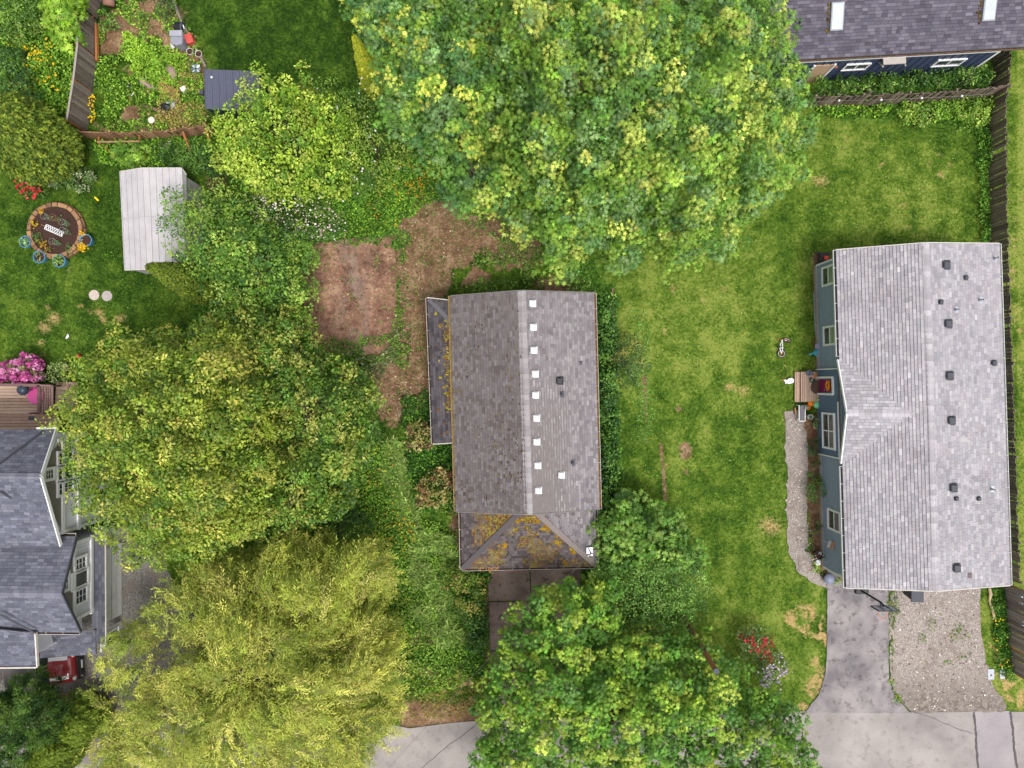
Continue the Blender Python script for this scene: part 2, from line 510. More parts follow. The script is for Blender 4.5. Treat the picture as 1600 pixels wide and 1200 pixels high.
SOIL_PATH = [(622,335),(660,308),(700,314),(742,338),(800,346),(850,366),(856,398),(800,404),(760,396),(712,410),(704,450),(676,468),
             (676,640),(640,668),(606,655),(575,625),(585,560),(612,545),(618,480),(614,400)]
NW_GARDEN = [(155,0),(275,0),(318,100),(322,200),(240,214),(150,212),(140,150),(150,90)]
def zones(x, y):
    w = 14*(fbm(x/30, y/30, 3) - .5)*2; w2 = 7*(fbm(x/9 + 31, y/9, 2) - .5)*2
    patch = fbm(x/34 + 7, y/34 + 3, 3)
    soil = smooth01(sdf(x, y, SOIL_PATH) + w + w2, 10)
    soil = np.maximum(soil, smooth01(ell(x, y, 790, 340, 28, 14) + w2, 8))
    soil = np.maximum(soil, smooth01(ell(x, y, 870, 445, 30, 14) + w2, 8))
    soil = np.maximum(soil, smooth01(sdf(x, y, [(700,380),(760,400),(770,330),(850,360),(860,400),(760,440),(700,450)]) + w2*2, 10)*(patch > .5))
    soil = np.maximum(soil, smooth01(sdf(x, y, NW_GARDEN) + w2, 10)*np.clip((patch - .40)*6, 0, 1)*.9)
    soil = np.maximum(soil, smooth01(ell(x, y, 240, 30, 42, 28) + w, 10))
    soil = np.maximum(soil, smooth01(sdf(x, y, [(1252,655),(1290,640),(1292,900),(1270,880),(1262,790)]) + w2*.5, 6)*.9)
    soil = np.maximum(soil, smooth01(sdf(x, y, [(1270,395),(1290,395),(1290,600),(1276,600)]) + w2*.3, 5)*.8)
    soil = np.maximum(soil, smooth01(sdf(x, y, [(70,1075),(160,1075),(175,1120),(120,1150),(60,1130)]) + w2, 8))
    soil = np.maximum(soil, smooth01(sdf(x, y, [(610,1095),(770,1100),(775,1135),(700,1135),(630,1140)]) + w2, 8)*.9)
    soil = np.maximum(soil, smooth01(sdf(x, y, [(703,800),(722,800),(724,900),(760,890),(768,1080),(757,1085),(756,900),(700,900)]) + w2*.6, 6)*.8)
    soil = np.maximum(soil, smooth01(ell(x, y, 650, 1000, 40, 14) + w + w2, 8)*.7)
    soil = np.maximum(soil, smooth01(ell(x, y, 645, 1045, 35, 12) + w + w2, 8)*.7)
    soil = np.maximum(soil, smooth01(sdf(x, y, [(1000,585),(1012,585),(1012,690),(1006,690),(1008,640)]) + w2*.3, 4)*(patch > .42)*.8)
    soil = np.maximum(soil, smooth01(sdf(x, y, [(1030,692),(1036,692),(1043,785),(1038,785)]) + w2*.15, 3)*.85)
    for cx, cy, r in ((1070,700,9),(1071,714,8),(1072,738,6),(1058,640,5)):
        soil = np.maximum(soil, smooth01(ell(x, y, cx, cy, r, r*.8) + w2*.6, 4)*.85)
    lush = np.zeros_like(x)
    for pl in LUSH: lush = np.maximum(lush, smooth01(sdf(x, y, pl) + w, 16))
    dry = np.zeros_like(x)
    for cx, cy, r, k in DRYSPOT: dry = np.maximum(dry, smooth01(ell(x, y, cx, cy, r*1.3, r) + w2*.5, r*.9)*k*.72)
    for pl, k in DRYPOLY: dry = np.maximum(dry, smooth01(sdf(x, y, pl) + w + w2, 12)*k*np.clip((fbm(x/12, y/12 + 4, 3) - .38)*3.4, 0, 1))
    kx = np.clip((x - 960)/120 + .5, 0, 1); tone = .62*kx + (1 - kx)*np.where(y < 140, .18, .34)
    tone = tone + np.where((x > 955) & (x < 1020) & (y > 480) & (y < 700), .12, 0)
    tone = tone + (fbm(x/110 + 3, y/110, 2) - .5)*.45 + (fbm(x/22, y/22 + 8, 3) - .5)*.7
    tone = tone + np.where(x > 960, .045*np.sin((x + .05*y)/7.5 + 3*fbm(x/90, y/90, 2)), 0)      # faint mowing passes
    tone = np.where(x > 1590, tone + .25, tone)
    return soil, lush, dry, np.clip(tone, 0, 1)

LUSH = [[(560,690),(610,690),(640,800),(720,830),(722,900),(690,940),(755,1010),(750,1060),(640,1090),(560,1000),(560,850),(540,800)],
        [(530,250),(690,240),(700,300),(640,330),(612,362),(520,372),(490,330)],
        [(-40,-40),(130,-40),(115,100),(105,200),(-40,170)],
        [(140,215),(340,205),(370,260),(300,262),(190,262),(150,250)],
        [(880,420),(925,405),(930,455),(870,455)],
        [(640,600),(670,600),(710,700),(715,800),(650,800),(630,700)],
        [(928,440),(960,440),(966,900),(930,900)],
        [(1556,920),(1572,920),(1582,1060),(1562,1050)],
        [(1270,115),(1550,100),(1550,150),(1270,160)], [(1270,165),(1560,150),(1545,205),(1400,180),(1280,185)],
        [(330,280),(500,280),(520,480),(480,800),(600,850),(560,1000),(300,1000),(300,500)],
        [(540,180),(1200,180),(960,340),(830,320),(700,300)]]
DRYSPOT = [(1205,822,13,1.0),(1140,605,7,.8),(1163,610,9,.8),(1166,652,5,.6),(1183,662,5,.6),(1375,655,5,.3),
           (1052,450,5,.8),(1133,452,6,.8),(1097,470,5,.7),(1040,518,6,.6),(1282,283,11,.8),(1325,217,6,.5),(1358,230,5,.5),
           (1377,258,6,.7),(1452,255,5,.6),(1485,257,5,.7),(1472,273,6,.8),(1469,242,4,.6),(1415,320,6,.7),(1417,356,5,.6),(1493,328,5,.5),
           (1170,390,5,.5),(1142,390,5,.5),(1242,470,5,.3),(1228,572,6,.5),(1020,820,6,.6),(1060,787,6,.4),(1058,840,5,.4),
           (84,498,9,.9),(68,513,8,.95),(75,480,4,.7),(156,488,6,.9),(160,500,5,.9),(187,498,7,.9),(172,505,5,.6),(62,535,5,.9),
           (125,478,4,.6),(137,487,3,.6),(208,444,3,.5),(109,422,4,.5),(165,516,5,.7),(66,553,4,.6),(110,535,10,.3),
           (1045,470,4,.4),(1018,615,4,.5),(1043,728,5,.6),(1060,780,5,.5),(1205,860,8,.4),(1178,1000,5,.4),(1160,935,5,.3)]
DRYPOLY = [([(1225,960),(1260,945),(1290,965),(1292,1060),(1260,1110),(1245,1105),(1270,1050),(1272,1000),(1225,990)], .95),
           ([(690,1060),(765,1040),(768,1075),(740,1105),(690,1100),(660,1080)], .95),
           ([(1572,320),(1600,300),(1600,560),(1590,700),(1578,560)], .55), ([(1590,880),(1600,900),(1600,960),(1592,960)], .5),
           ([(1196,905),(1240,925),(1235,960),(1210,985)], .35),
           ([(1540,1010),(1600,1040),(1600,1110),(1560,1095)], .8),
           ([(560,500),(60,470),(220,470),(220,560),(40,560)], .1), ([(1480,1035),(1540,1010),(1562,1060),(1590,1100),(1540,1090)], .45),
           ([(940,460),(1230,460),(1270,900),(1100,880),(960,760)], .16), ([(190,40),(320,60),(320,200),(200,210)], .5)]

xs = np.concatenate([[-60000,-9000,-3000,-1200,-500,-200,-100], np.arange(-50, 1651, 3.6), [1700,1800,2100,2800,4600,10600,62000]])
ys = np.concatenate([[-60000,-9000,-3000,-1200,-500,-200,-100], np.arange(-50, 1251, 3.6), [1300,1400,1700,2400,4200,10200,62000]])
gx, gy = np.meshgrid(xs, ys)
fx, fy = gx.ravel(), gy.ravel()
zs = zones(fx, fy)
inframe = (fx > -60) & (fx < 1660) & (fy > -60) & (fy < 1260)
gz = np.where(inframe, -.05*fbm(fx/12, fy/12, 3) - .04*zs[0]*fbm(fx/6, fy/6, 2), -.03)
gv = np.stack([(fx-800)/SC, (600-fy)/SC, gz], 1)
nx, ny = len(xs), len(ys)
ii = (np.arange(ny-1)[:,None]*nx + np.arange(nx-1)[None]).ravel()
gf = np.concatenate([np.stack([ii, ii+nx, ii+nx+1], 1), np.stack([ii, ii+nx+1, ii+1], 1)])

def ground_material():
    m, nt, b = nmat('ground')
    a = nd(nt, 'ShaderNodeAttribute', attribute_name='Col'); sp = nd(nt, 'ShaderNodeSeparateColor'); lk(nt, a.outputs['Color'], sp.inputs[0])
    tn = nd(nt, 'ShaderNodeAttribute', attribute_name='tone')
    g = gpos(nt)
    n1 = noise(nt, 1.3, 5, .65, g).outputs[0]; n2 = noise(nt, 7, 5, .72, g).outputs[0]; n3 = noise(nt, 30, 4, .75, g).outputs[0]; n0 = noise(nt, 2.6, 4, .6, g).outputs[0]
    f = mth(nt, 'ADD', tn.outputs['Fac'], mth(nt, 'MULTIPLY', mth(nt, 'SUBTRACT', n2, .5), 1.7))
    f = mth(nt, 'ADD', f, mth(nt, 'MULTIPLY', mth(nt, 'SUBTRACT', n0, .5), .9))
    f = mth(nt, 'ADD', f, mth(nt, 'MULTIPLY', mth(nt, 'SUBTRACT', n3, .5), 1.6), clamp=True)
    lawn = ramp(nt, f, [(0.0, C(34,58,16)), (.35, C(62,90,26)), (.65, C(92,118,38)), (1.0, C(136,148,68))]).outputs[0]
    lush = ramp(nt, n2, [(.3, C(40,70,22)), (.5, C(74,112,38)), (.7, C(118,150,64))]).outputs[0]
    soil = ramp(nt, mth(nt, 'ADD', mth(nt, 'MULTIPLY', n1, .5), mth(nt, 'MULTIPLY', n2, .5)), [(.36, C(88,66,48)), (.5, C(130,101,76)), (.62, C(168,142,112))]).outputs[0]
    soil = mixc(nt, ramp(nt, n3, [(.56, (0,0,0)), (.7, (.7,.7,.7))]).outputs[0], soil, C(170,150,126))
    dry = ramp(nt, n2, [(.25, C(140,116,76)), (.5, C(178,152,100)), (.75, C(200,178,128))]).outputs[0]
    def thr(ch, w, s):
        q = mth(nt, 'ADD', ch, mth(nt, 'MULTIPLY', mth(nt, 'SUBTRACT', n2, .5), w))
        q = mth(nt, 'ADD', q, mth(nt, 'MULTIPLY', mth(nt, 'SUBTRACT', n3, .5), w*.6))
        q = mth(nt, 'SUBTRACT', q, .5)
        return mth(nt, 'ADD', mth(nt, 'MULTIPLY', q, s), .5, clamp=True)
    c = mixc(nt, thr(sp.outputs[1], .8, 2.0), lawn, lush)
    c = mixc(nt, thr(sp.outputs[2], 1.0, 2.2), c, dry)
    c = mixc(nt, thr(sp.outputs[0], 1.2, 2.6), c, soil)
    lk(nt, c, b.inputs['Base Color']); b.inputs['Roughness'].default_value = .95; b.inputs['Specular IOR Level'].default_value = .1
    bump(nt, b, n3, .6, .05)
    return m
GROUND = ground_material()
go = mesh_np('ground', gv, gf, np.stack([zs[0], zs[1], zs[2]], 1), GROUND)
ta = go.data.attributes.new('tone', 'FLOAT', 'POINT'); ta.data.foreach_set('value', zs[3].astype(np.float32))
tag(go, kind='structure')

# ------------------------------------------------------------------ paved and bare sheets
def rough_poly(poly, amp, step=6.0, seed=0):
    g = random.Random(seed); out = []
    n = len(poly)
    for i in range(n):
        a = poly[i]; b = poly[(i+1) % n]
        L = math.hypot(b[0]-a[0], b[1]-a[1]); k = max(1, int(L/step))
        for j in range(k):
            t = j/k
            out.append((a[0] + (b[0]-a[0])*t + g.uniform(-amp, amp), a[1] + (b[1]-a[1])*t + g.uniform(-amp, amp)))
    return out
def sheet(name, poly, z, mat, amp=0.0, step=6.0, seed=0, t=.1):
    pts = rough_poly(poly, amp, step, seed) if amp else poly
    w = [P(x, y) for x, y in pts]
    m = MB(); m.slab([Vector((p.x, p.y, z)) for p in w], t)
    o = m.build(name, mat, loc=(0, 0, 0)); return tag(o, kind='structure')

def asphalt_mat(name, c0, c1, dark, stain=.5, sc=.5, speck=.35):
    m, nt, b = nmat(name); g = gpos(nt)
    n1 = noise(nt, sc, 5, .6, g).outputs[0]; n2 = noise(nt, 2.2, 6, .7, g).outputs[0]; n3 = noise(nt, 60, 2, .8, g).outputs[0]
    c = ramp(nt, n1, [(.35, c0), (.65, c1)]).outputs[0]
    c = mixc(nt, mth(nt, 'MULTIPLY', ramp(nt, n2, [(.53, (0,0,0)), (.66, (1,1,1))]).outputs[0], stain), c, dark)
    c = mixc(nt, speck, c, ramp(nt, n3, [(.3, (.35,)*3), (.7, (1.25,)*3)]).outputs[0], 'MULTIPLY')
    lk(nt, c, b.inputs['Base Color']); b.inputs['Roughness'].default_value = .9; b.inputs['Specular IOR Level'].default_value = .2
    bump(nt, b, n3, .35, .01); return m
M_ROAD = asphalt_mat('old_asphalt', C(144,137,135), C(172,164,160), C(128,119,116), .6, .35)
M_PATCH = asphalt_mat('asphalt_patch', C(150,143,146), C(168,160,162), C(140,132,134), .4)
M_DRIVE = asphalt_mat('drive_asphalt', C(120,115,118), C(162,154,154), C(84,76,76), .8, .7)
M_CONC = asphalt_mat('stained_concrete', C(116,98,90), C(162,142,132), C(70,56,50), .85, 1.1, .5)
def gravel_mat(name, c0, c1, c2, weeds=.0, sc=28):
    m, nt, b = nmat(name); g = gpos(nt)
    v = nd(nt, 'ShaderNodeTexVoronoi'); v.inputs['Scale'].default_value = sc; lk(nt, g, v.inputs['Vector'])
    sp = nd(nt, 'ShaderNodeSeparateColor'); lk(nt, v.outputs['Color'], sp.inputs[0])
    c = ramp(nt, sp.outputs[0], [(.05, c0), (.45, c1), (.95, c2)]).outputs[0]
    n1 = noise(nt, .9, 5, .7, g).outputs[0]; n2 = noise(nt, 4, 5, .7, g).outputs[0]
    c = mixc(nt, mth(nt, 'MULTIPLY', ramp(nt, n1, [(.5, (0,0,0)), (.62, (1,1,1))]).outputs[0], .55), c, C(128,112,104))
    if name == 'gravel':
        sy = nd(nt, 'ShaderNodeSeparateXYZ'); lk(nt, g, sy.inputs[0])
        k = mth(nt, 'MULTIPLY', mth(nt, 'ADD', mth(nt, 'MULTIPLY', mth(nt, 'ADD', sy.outputs[1], 14.6), -.8), mth(nt, 'MULTIPLY', mth(nt, 'SUBTRACT', n2, .5), 4)), .7, clamp=True)
        c = mixc(nt, k, c, ramp(nt, n2, [(.35, C(104,92,84)), (.65, C(160,150,142))]).outputs[0])
    if weeds: c = mixc(nt, mth(nt, 'MULTIPLY', ramp(nt, n2, [(.62, (0,0,0)), (.72, (1,1,1))]).outputs[0], weeds), c, C(110,112,62))
    lk(nt, c, b.inputs['Base Color']); b.inputs['Roughness'].default_value = .95
    bump(nt, b, v.outputs['Distance'], .7, .03); return m
M_GRAV = gravel_mat('gravel', C(120,108,102), C(160,148,141), C(198,187,178), .6, 46)
M_GRAV2 = gravel_mat('grey_gravel', C(84,82,78), C(118,114,108), C(150,146,138), .3)
def soil_mat():
    m, nt, b = nmat('bare_soil'); g = gpos(nt)
    mp = nd(nt, 'ShaderNodeMapping'); mp.inputs['Scale'].default_value = (1.0, .4, 1); lk(nt, g, mp.inputs[0])
    n1 = noise(nt, .9, 6, .68, g).outputs[0]; n2 = noise(nt, 5, 5, .75, g).outputs[0]; n3 = noise(nt, 40, 3, .7, g).outputs[0]
    n4 = noise(nt, 1.1, 5, .7, mp.outputs[0]).outputs[0]
    c = ramp(nt, mth(nt, 'ADD', mth(nt, 'MULTIPLY', n1, .6), mth(nt, 'MULTIPLY', n2, .4)), [(.38, C(92,62,50)), (.46, C(134,98,80)), (.54, C(166,126,102)), (.64, C(206,168,136))]).outputs[0]
    sx = nd(nt, 'ShaderNodeSeparateXYZ'); lk(nt, g, sx.inputs[0])
    # grey silt left by standing water along the middle of the pad
    band = mth(nt, 'SUBTRACT', 1.0, mth(nt, 'MULTIPLY', mth(nt, 'ABSOLUTE', mth(nt, 'ADD', sx.outputs[0], 8.3)), .85), clamp=True)
    silt = mth(nt, 'MULTIPLY', ramp(nt, n4, [(.46, (0,0,0)), (.54, (1,1,1))]).outputs[0], band)
    c = mixc(nt, mth(nt, 'MULTIPLY', silt, .5), c, C(178,162,150))
    c = mixc(nt, .5, c, ramp(nt, n3, [(.3, (.55,)*3), (.7, (1.2,)*3)]).outputs[0], 'MULTIPLY')
    lk(nt, c, b.inputs['Base Color']); b.inputs['Roughness'].default_value = .9
    bump(nt, b, mth(nt, 'ADD', n2, mth(nt, 'MULTIPLY', n3, .4)), .9, .08); return m
M_SOIL = soil_mat()

sheet('road', [(-2600,1128),(600,1130),(640,1138),(700,1130),(760,1125),(1240,1112),(1258,1111),(1420,1113),(1520,1112),(1601,1112),(4600,1112),(4600,1420),(-2600,1420)], .012, M_ROAD, .0)
for k, pl in enumerate(([(1522,1111),(1577,1111),(1580,1150),(1588,1240),(1528,1240),(1525,1160)],)):
    sheet('road_patch', pl, .018, M_PATCH, .7, 5, 3)
crk = flat('tar_seal', C(88,80,84), .8, .2)
for k, (pts, w) in enumerate((([(1521,1112),(1524,1140),(1525,1165),(1528,1200),(1531,1240)], .055), ([(1578,1112),(1582,1140),(1584,1165),(1589,1200),(1592,1240)], .06),
                   ([(1318,1113),(1380,1106),(1440,1115),(1490,1136),(1520,1146)], .012), ([(640,1215),(662,1197),(700,1165),(747,1130)], .014))):
    m = MB(); q = []
    g = random.Random(k)
    for a, b_ in zip(pts, pts[1:]):
        for j in range(6): q.append(P(a[0] + (b_[0]-a[0])*j/6 + g.uniform(-.8, .8), a[1] + (b_[1]-a[1])*j/6 + g.uniform(-.8, .8)))
    q.append(P(*pts[-1]))
    for a, b_ in zip(q, q[1:]):
        d = (b_-a).normalized(); n = Vector((-d.y, d.x, 0))*w*g.uniform(.7, 1.2); z = Vector((0, 0, .024))
        m.poly(a-n+z, b_-n+z, b_+n+z, a+n+z)
    tag(m.build('road_crack', crk, loc=(0, 0, 0)), kind='structure')
DRIVE = [(1293,880),(1388,880),(1388,1040),(1389,1060),(1394,1080),(1406,1096),(1422,1114),(1258,1113),(1280,1085),(1288,1060),(1292,1030)]
sheet('driveway', DRIVE, .03, M_DRIVE, .8, 8, 1)
sheet('gravel_pad', [(1390,890),(1532,890),(1530,960),(1534,1000),(1540,1030),(1552,1070),(1572,1100),(1570,1112),(1424,1113),(1408,1096),(1396,1080),(1391,1060),(1390,1040)], .022, M_GRAV, 1.6, 6, 2)
sheet('gravel_path', [(1226,645),(1248,640),(1256,655),(1262,700),(1261,760),(1260,800),(1264,860),(1275,895),(1292,905),(1292,920),(1270,912),(1245,890),(1232,860),(1228,800),(1230,740),(1226,700)], .02, M_GRAV, 1.8, 6, 4)
sheet('gravel_yard', [(-300,830),(240,800),(262,890),(300,960),(310,1050),(300,1134),(170,1134),(150,1078),(60,1085),(-300,1100)], .014, M_GRAV2, 2.0, 8, 5)
sheet('dirt_pad', [(490,380),(545,372),(612,369),(616,400),(621,430),(622,500),(622,515),(608,540),(590,555),(545,556),(515,560),(490,545),(478,500),(470,440),(480,400)], .012, M_SOIL, 2.6, 7, 6)
# front walk of the centre house: separate concrete panels
m_joint = None
for k, pl in enumerate(([(762,870),(826,870),(829,938),(764,939)], [(828,870),(908,870),(905,937),(831,937.5)], [(764,941),(829,940),(832,1012),(766,1016)],
                        [(831,940),(905,939.5),(908,1010),(834,1012)], [(766,1018),(832,1014),(834,1090),(768,1092)], [(834,1014),(908,1012),(910,1090),(836,1090)], [(768,1094),(836,1092),(836,1124),(768,1126)])):
    sheet('driveway_slab', pl, .03 + .004*(k % 3), M_CONC, .35, 9, k)

# ------------------------------------------------------------------ grass, weeds and flowers
BLOCK = [DRIVE, [(1394,895),(1530,895),(1534,1010),(1560,1112),(1422,1112),(1396,1080)], [(1230,660),(1254,655),(1258,800),(1285,910),(1245,885),(1232,800)],
         [(764,875),(904,875),(906,1090),(768,1124)], [(485,380),(610,373),(618,515),(590,550),(490,545)], [(-60,830),(235,810),(255,890),(300,960),(305,1130),(175,1130),(150,1070),(-60,1090)],
         [(-60,1122),(1700,1108),(1700,1300),(-60,1300)], [(1290,395),(1500,385),(1505,905),(1300,905)], [(720,470),(915,470),(925,870),(730,870)]]
def blocked(x, y):
    b = np.zeros(len(x), bool)
    for pl in BLOCK: b |= sdf(x, y, pl) > 0
    return b
def grass_blades(n, x, y, h, w, colf, seed, lean=.5, name='grass', tpl='blade'):
    g = np.random.default_rng(seed)
    pos = Pn(x, y, np.full(len(x), -.03))
    a = g.uniform(0, 2*np.pi, len(x)); l = g.uniform(.1, lean, len(x))
    tan = np.stack([np.cos(a)*l, np.sin(a)*l, np.ones(len(x))], 1)
    nrm = np.stack([np.cos(a), np.sin(a), np.full(len(x), -.1)], 1) + g.normal(0, .3, (len(x), 3))
    return pos, -nrm, tan, h, colf
def tone_cols(t, g):
    st = np.array([C(42,70,20), C(72,102,30), C(104,128,44), C(146,156,76)])
    t = np.clip(t, 0, .999)*3; i = t.astype(int); f = (t - i)[:,None]
    return (st[i]*(1-f) + st[np.minimum(i+1, 3)]*f)*np.exp(g.normal(0, .18, (len(t), 1)))
g = np.random.default_rng(21)
n = 300000
x = g.uniform(-30, 1630, n); y = g.uniform(-30, 1180, n)
zo = zones(x, y)
keep = (~blocked(x, y)) & (zo[0]*1.1 + zo[2]*.75 + g.random(n)*.5 < .9)
x, y = x[keep], y[keep]; zo = [q[keep] for q in zo]
t = zo[3] + g.normal(0, .14, len(x)) + (fbm(x/9, y/9 + 5, 2) - .5)*1.0 + (fbm(x/26, y/26 + 2, 2) - .5)*.5
col = tone_cols(t, g)
lu = (zo[1] > .5)
col[lu] = np.array(C(92,132,50))*np.exp(g.normal(0, .28, (lu.sum(), 1)))
dr = g.random(len(x)) < zo[2]*.8
col[dr] = np.array(C(182,160,104))*np.exp(g.normal(0, .15, (dr.sum(), 1)))
hh = np.where(lu, g.uniform(.12, .3, len(x)), g.uniform(.05, .12, len(x)))
L = Leaves()
p_, n_, t_, h_, c_ = grass_blades(0, x, y, hh, .03, col, 5, lean=1.6)
L.put(p_, n_, t_, h_, c_, 'blade')
tag(L.build('lawn_grass', LEAF_DULL, kind='stuff'), 'short mown green grass blades covering the lawns', 'grass', kind='stuff')

def scatter(poly, dens, seed, noise_t=None, sc=25, edge=8):
    """random picture positions in a polygon; dens per square metre"""
    g = np.random.default_rng(seed); p = np.array(poly, float); a = p.min(0) - 6; b = p.max(0) + 6
    n = int((b[0]-a[0])*(b[1]-a[1])/SC/SC*dens)
    x = g.uniform(a[0], b[0], n); y = g.uniform(a[1], b[1], n)
    k = sdf(x, y, poly) + edge*(fbm(x/18, y/18, 2) - .5)*2 > 0
    if noise_t is not None: k &= fbm(x/sc + seed, y/sc, 3) > noise_t
    return x[k], y[k], g
def weeds(L, poly, dens, size, pal, seed, tpl='oval', zmax=.35, noise_t=None, up=.9, tall=False, sc=25):
    x, y, g = scatter(poly, dens, seed, noise_t, sc)
    n = len(x)
    if n == 0: return
    hz = zmax*fbm(x/14 + seed, y/14, 3)*1.6
    z = hz*g.uniform(.1, 1, n)
    pos = Pn(x, y, z)
    nrm = np.array([0, 0, up]) + g.normal(0, .5, (n, 3)); tan = g.normal(size=(n, 3)) + (np.array([0, 0, 1.5]) if tall else 0)
    col = np.array(pal)[g.integers(0, len(pal), n)]*1.3*np.exp(g.normal(0, .2, (n, 1)))*(.6 + .8*fbm(x/16, y/16 + seed, 2))[:,None]
    L.put(pos, nrm, tan, size*g.uniform(.6, 1.4, n), col, tpl)
G_MID = [C(70,112,34), C(92,134,44), C(56,94,34), C(112,150,56)]
G_PALE = [C(124,146,72), C(106,134,62), C(142,158,88), C(96,124,54)]
G_DARK = [C(40,78,26), C(56,96,34), C(34,66,26)]
G_LIME = [C(134,168,50), C(112,152,44), C(156,186,70)]
W = Leaves()
YARD = [(565,690),(605,690),(640,800),(715,830),(718,900),(690,940),(752,1010),(745,1065),(640,1085),(560,1000),(575,850),(540,800)]
weeds(W, YARD, 330, .11, G_MID + G_LIME + G_PALE[:2], 31, zmax=.4)
weeds(W, [(600,690),(632,690),(640,760),(660,800),(650,830),(615,790),(600,740)], 700, .26, G_PALE, 32, 'blade', .25, tall=True)
weeds(W, [(645,830),(710,830),(718,900),(735,1000),(690,1010),(650,960),(640,890)], 620, .28, G_PALE, 33, 'blade', .4, noise_t=.38, tall=True)
weeds(W, [(530,250),(690,240),(700,300),(640,335),(610,365),(520,372),(490,335)], 420, .12, G_MID + G_LIME[:1], 34, zmax=.5)
weeds(W, [(712,330),(852,395),(925,395),(930,458),(706,458),(715,420),(760,400),(730,350)], 160, .18, G_MID + G_PALE, 35, 'blade', .3, tall=True, noise_t=.48)
weeds(W, [(740,402),(800,404),(840,450),(710,456),(714,425)], 200, .12, G_MID + G_PALE, 46, zmax=.3, noise_t=.44)
weeds(W, [(-40,-40),(130,-40),(115,100),(112,185),(70,165),(-40,160)], 420, .14, G_MID + G_LIME, 36, zmax=.9)
weeds(W, NW_GARDEN, 260, .12, G_LIME + G_MID, 37, zmax=.4, noise_t=.46)
weeds(W, [(195,50),(250,60),(290,90),(275,140),(215,130),(190,90)], 420, .12, G_LIME, 38, zmax=.4, noise_t=.36)
weeds(W, [(250,120),(322,110),(322,200),(240,205)], 260, .12, [C(150,140,70), C(120,130,60), C(170,150,90)], 39, zmax=.4, noise_t=.42)
weeds(W, [(145,218),(335,210),(372,262),(300,268),(290,262),(190,262),(160,250)], 420, .13, G_MID + G_LIME[:1], 40, zmax=.8)
weeds(W, [(630,620),(668,610),(672,650),(712,700),(712,800),(650,800),(630,700)], 420, .12, G_DARK + G_MID, 41, zmax=.5)
weeds(W, [(1548,920),(1571,920),(1582,1062),(1560,1050)], 480, .1, G_DARK + G_MID, 42, zmax=.3)
weeds(W, [(1276,168),(1560,152),(1545,195),(1400,178),(1300,182)], 420, .14, G_LIME + G_MID, 43, zmax=.5, noise_t=.4)
weeds(W, [(1530,190),(1546,180),(1548,380),(1536,380)], 420, .12, G_MID, 44, zmax=.45)
weeds(W, [(1392,900),(1400,900),(1398,1080),(1412,1095),(1400,1095),(1390,1060)], 300, .1, G_MID + [C(150,140,60)], 45, zmax=.15, noise_t=.42)
weeds(W, [(1440,960),(1500,960),(1530,1040),(1420,1040)], 120, .1, G_MID + [C(150,140,60)], 47, zmax=.12, noise_t=.56, sc=14)
weeds(W, [(590,555),(620,520),(616,560),(590,600),(540,600),(510,560)], 260, .12, [C(110,120,76), C(84,104,56), C(140,140,104)], 48, zmax=.35)
weeds(W, [(620,370),(635,380),(625,460),(630,520),(618,520)], 300, .1, G_MID, 49, zmax=.25, noise_t=.45)
weeds(W, [(690,900),(760,890),(760,1060),(720,1040),(735,980),(700,950)], 420, .12, G_DARK + G_MID, 50, zmax=.6)
weeds(W, [(640,1060),(760,1060),(750,1120),(640,1120)], 200, .13, [C(150,130,70), C(110,120,60)], 51, 'blade', .15, tall=True, noise_t=.4)
weeds(W, [(925,470),(962,470),(968,900),(925,900)], 300, .13, G_DARK, 52, zmax=.4)
weeds(W, [(740,340),(860,340),(960,390),(960,455),(930,455),(840,400)], 220, .12, G_MID, 53, zmax=.3, noise_t=.5)
weeds(W, [(470,362),(640,358),(640,385),(480,384)], 240, .12, G_MID, 71, zmax=.3, noise_t=.4, sc=14)
weeds(W, [(470,535),(640,520),(640,575),(470,580)], 200, .12, G_MID, 72, zmax=.3, noise_t=.42, sc=14)
weeds(W, SOIL_PATH, 90, .08, G_MID + [C(140,140,84)], 54, zmax=.15, noise_t=.5, sc=14)
weeds(W, [(470,372),(640,362),(640,560),(470,565)], 60, .1, G_MID + [C(140,140,84)], 55, zmax=.12, noise_t=.58, sc=12)
weeds(W, [(960,440),(1230,440),(1225,900),(1110,880),(960,700)], 45, .08, G_MID, 56, zmax=.06, noise_t=.56, sc=12)
weeds(W, [(1180,290),(1270,190),(1540,190),(1540,375),(1290,380)], 45, .08, G_MID, 57, zmax=.06, noise_t=.56, sc=12)
weeds(W, [(985,480),(1012,480),(1022,690),(1000,690)], 110, .14, [C(96,138,62), C(110,150,70)], 58, 'blade', .06, tall=True)
weeds(W, [(0,300),(300,300),(300,540),(0,560)], 50, .08, G_MID, 59, zmax=.06, noise_t=.52, sc=12)
tag(W.build('ground_weeds', LEAF_DULL, kind='stuff'), 'leafy weeds and long grass growing in the unmown yards', 'weeds', kind='stuff')
F = Leaves()
def flowers(poly, dens, size, pal, seed, zr=(.25, .6), nt=.5, sc=16):
    x, y, g = scatter(poly, dens, seed, nt, sc)
    n = len(x)
    if n: F.put(Pn(x, y, g.uniform(*zr, n)), np.array([0, 0, 1]) + g.normal(0, .25, (n, 3)), g.normal(size=(n, 3)), size*g.uniform(.7, 1.3, n), np.array(pal)[g.integers(0, len(pal), n)]*np.exp(g.normal(0, .1, (n, 1))), 'petal')
YEL = [C(226,190,40), C(214,160,40), C(220,140,50)]
flowers([(600,255),(690,235),(695,285),(650,315),(600,300)], 60, .05, YEL, 61, nt=.42)
flowers([(580,300),(640,300),(625,350),(560,345)], 22, .05, YEL, 62)
flowers([(565,690),(605,690),(640,800),(650,870),(610,900),(575,850)], 10, .05, YEL, 63)
flowers([(590,790),(650,790),(650,850),(600,870)], 18, .05, YEL, 64, nt=.48)
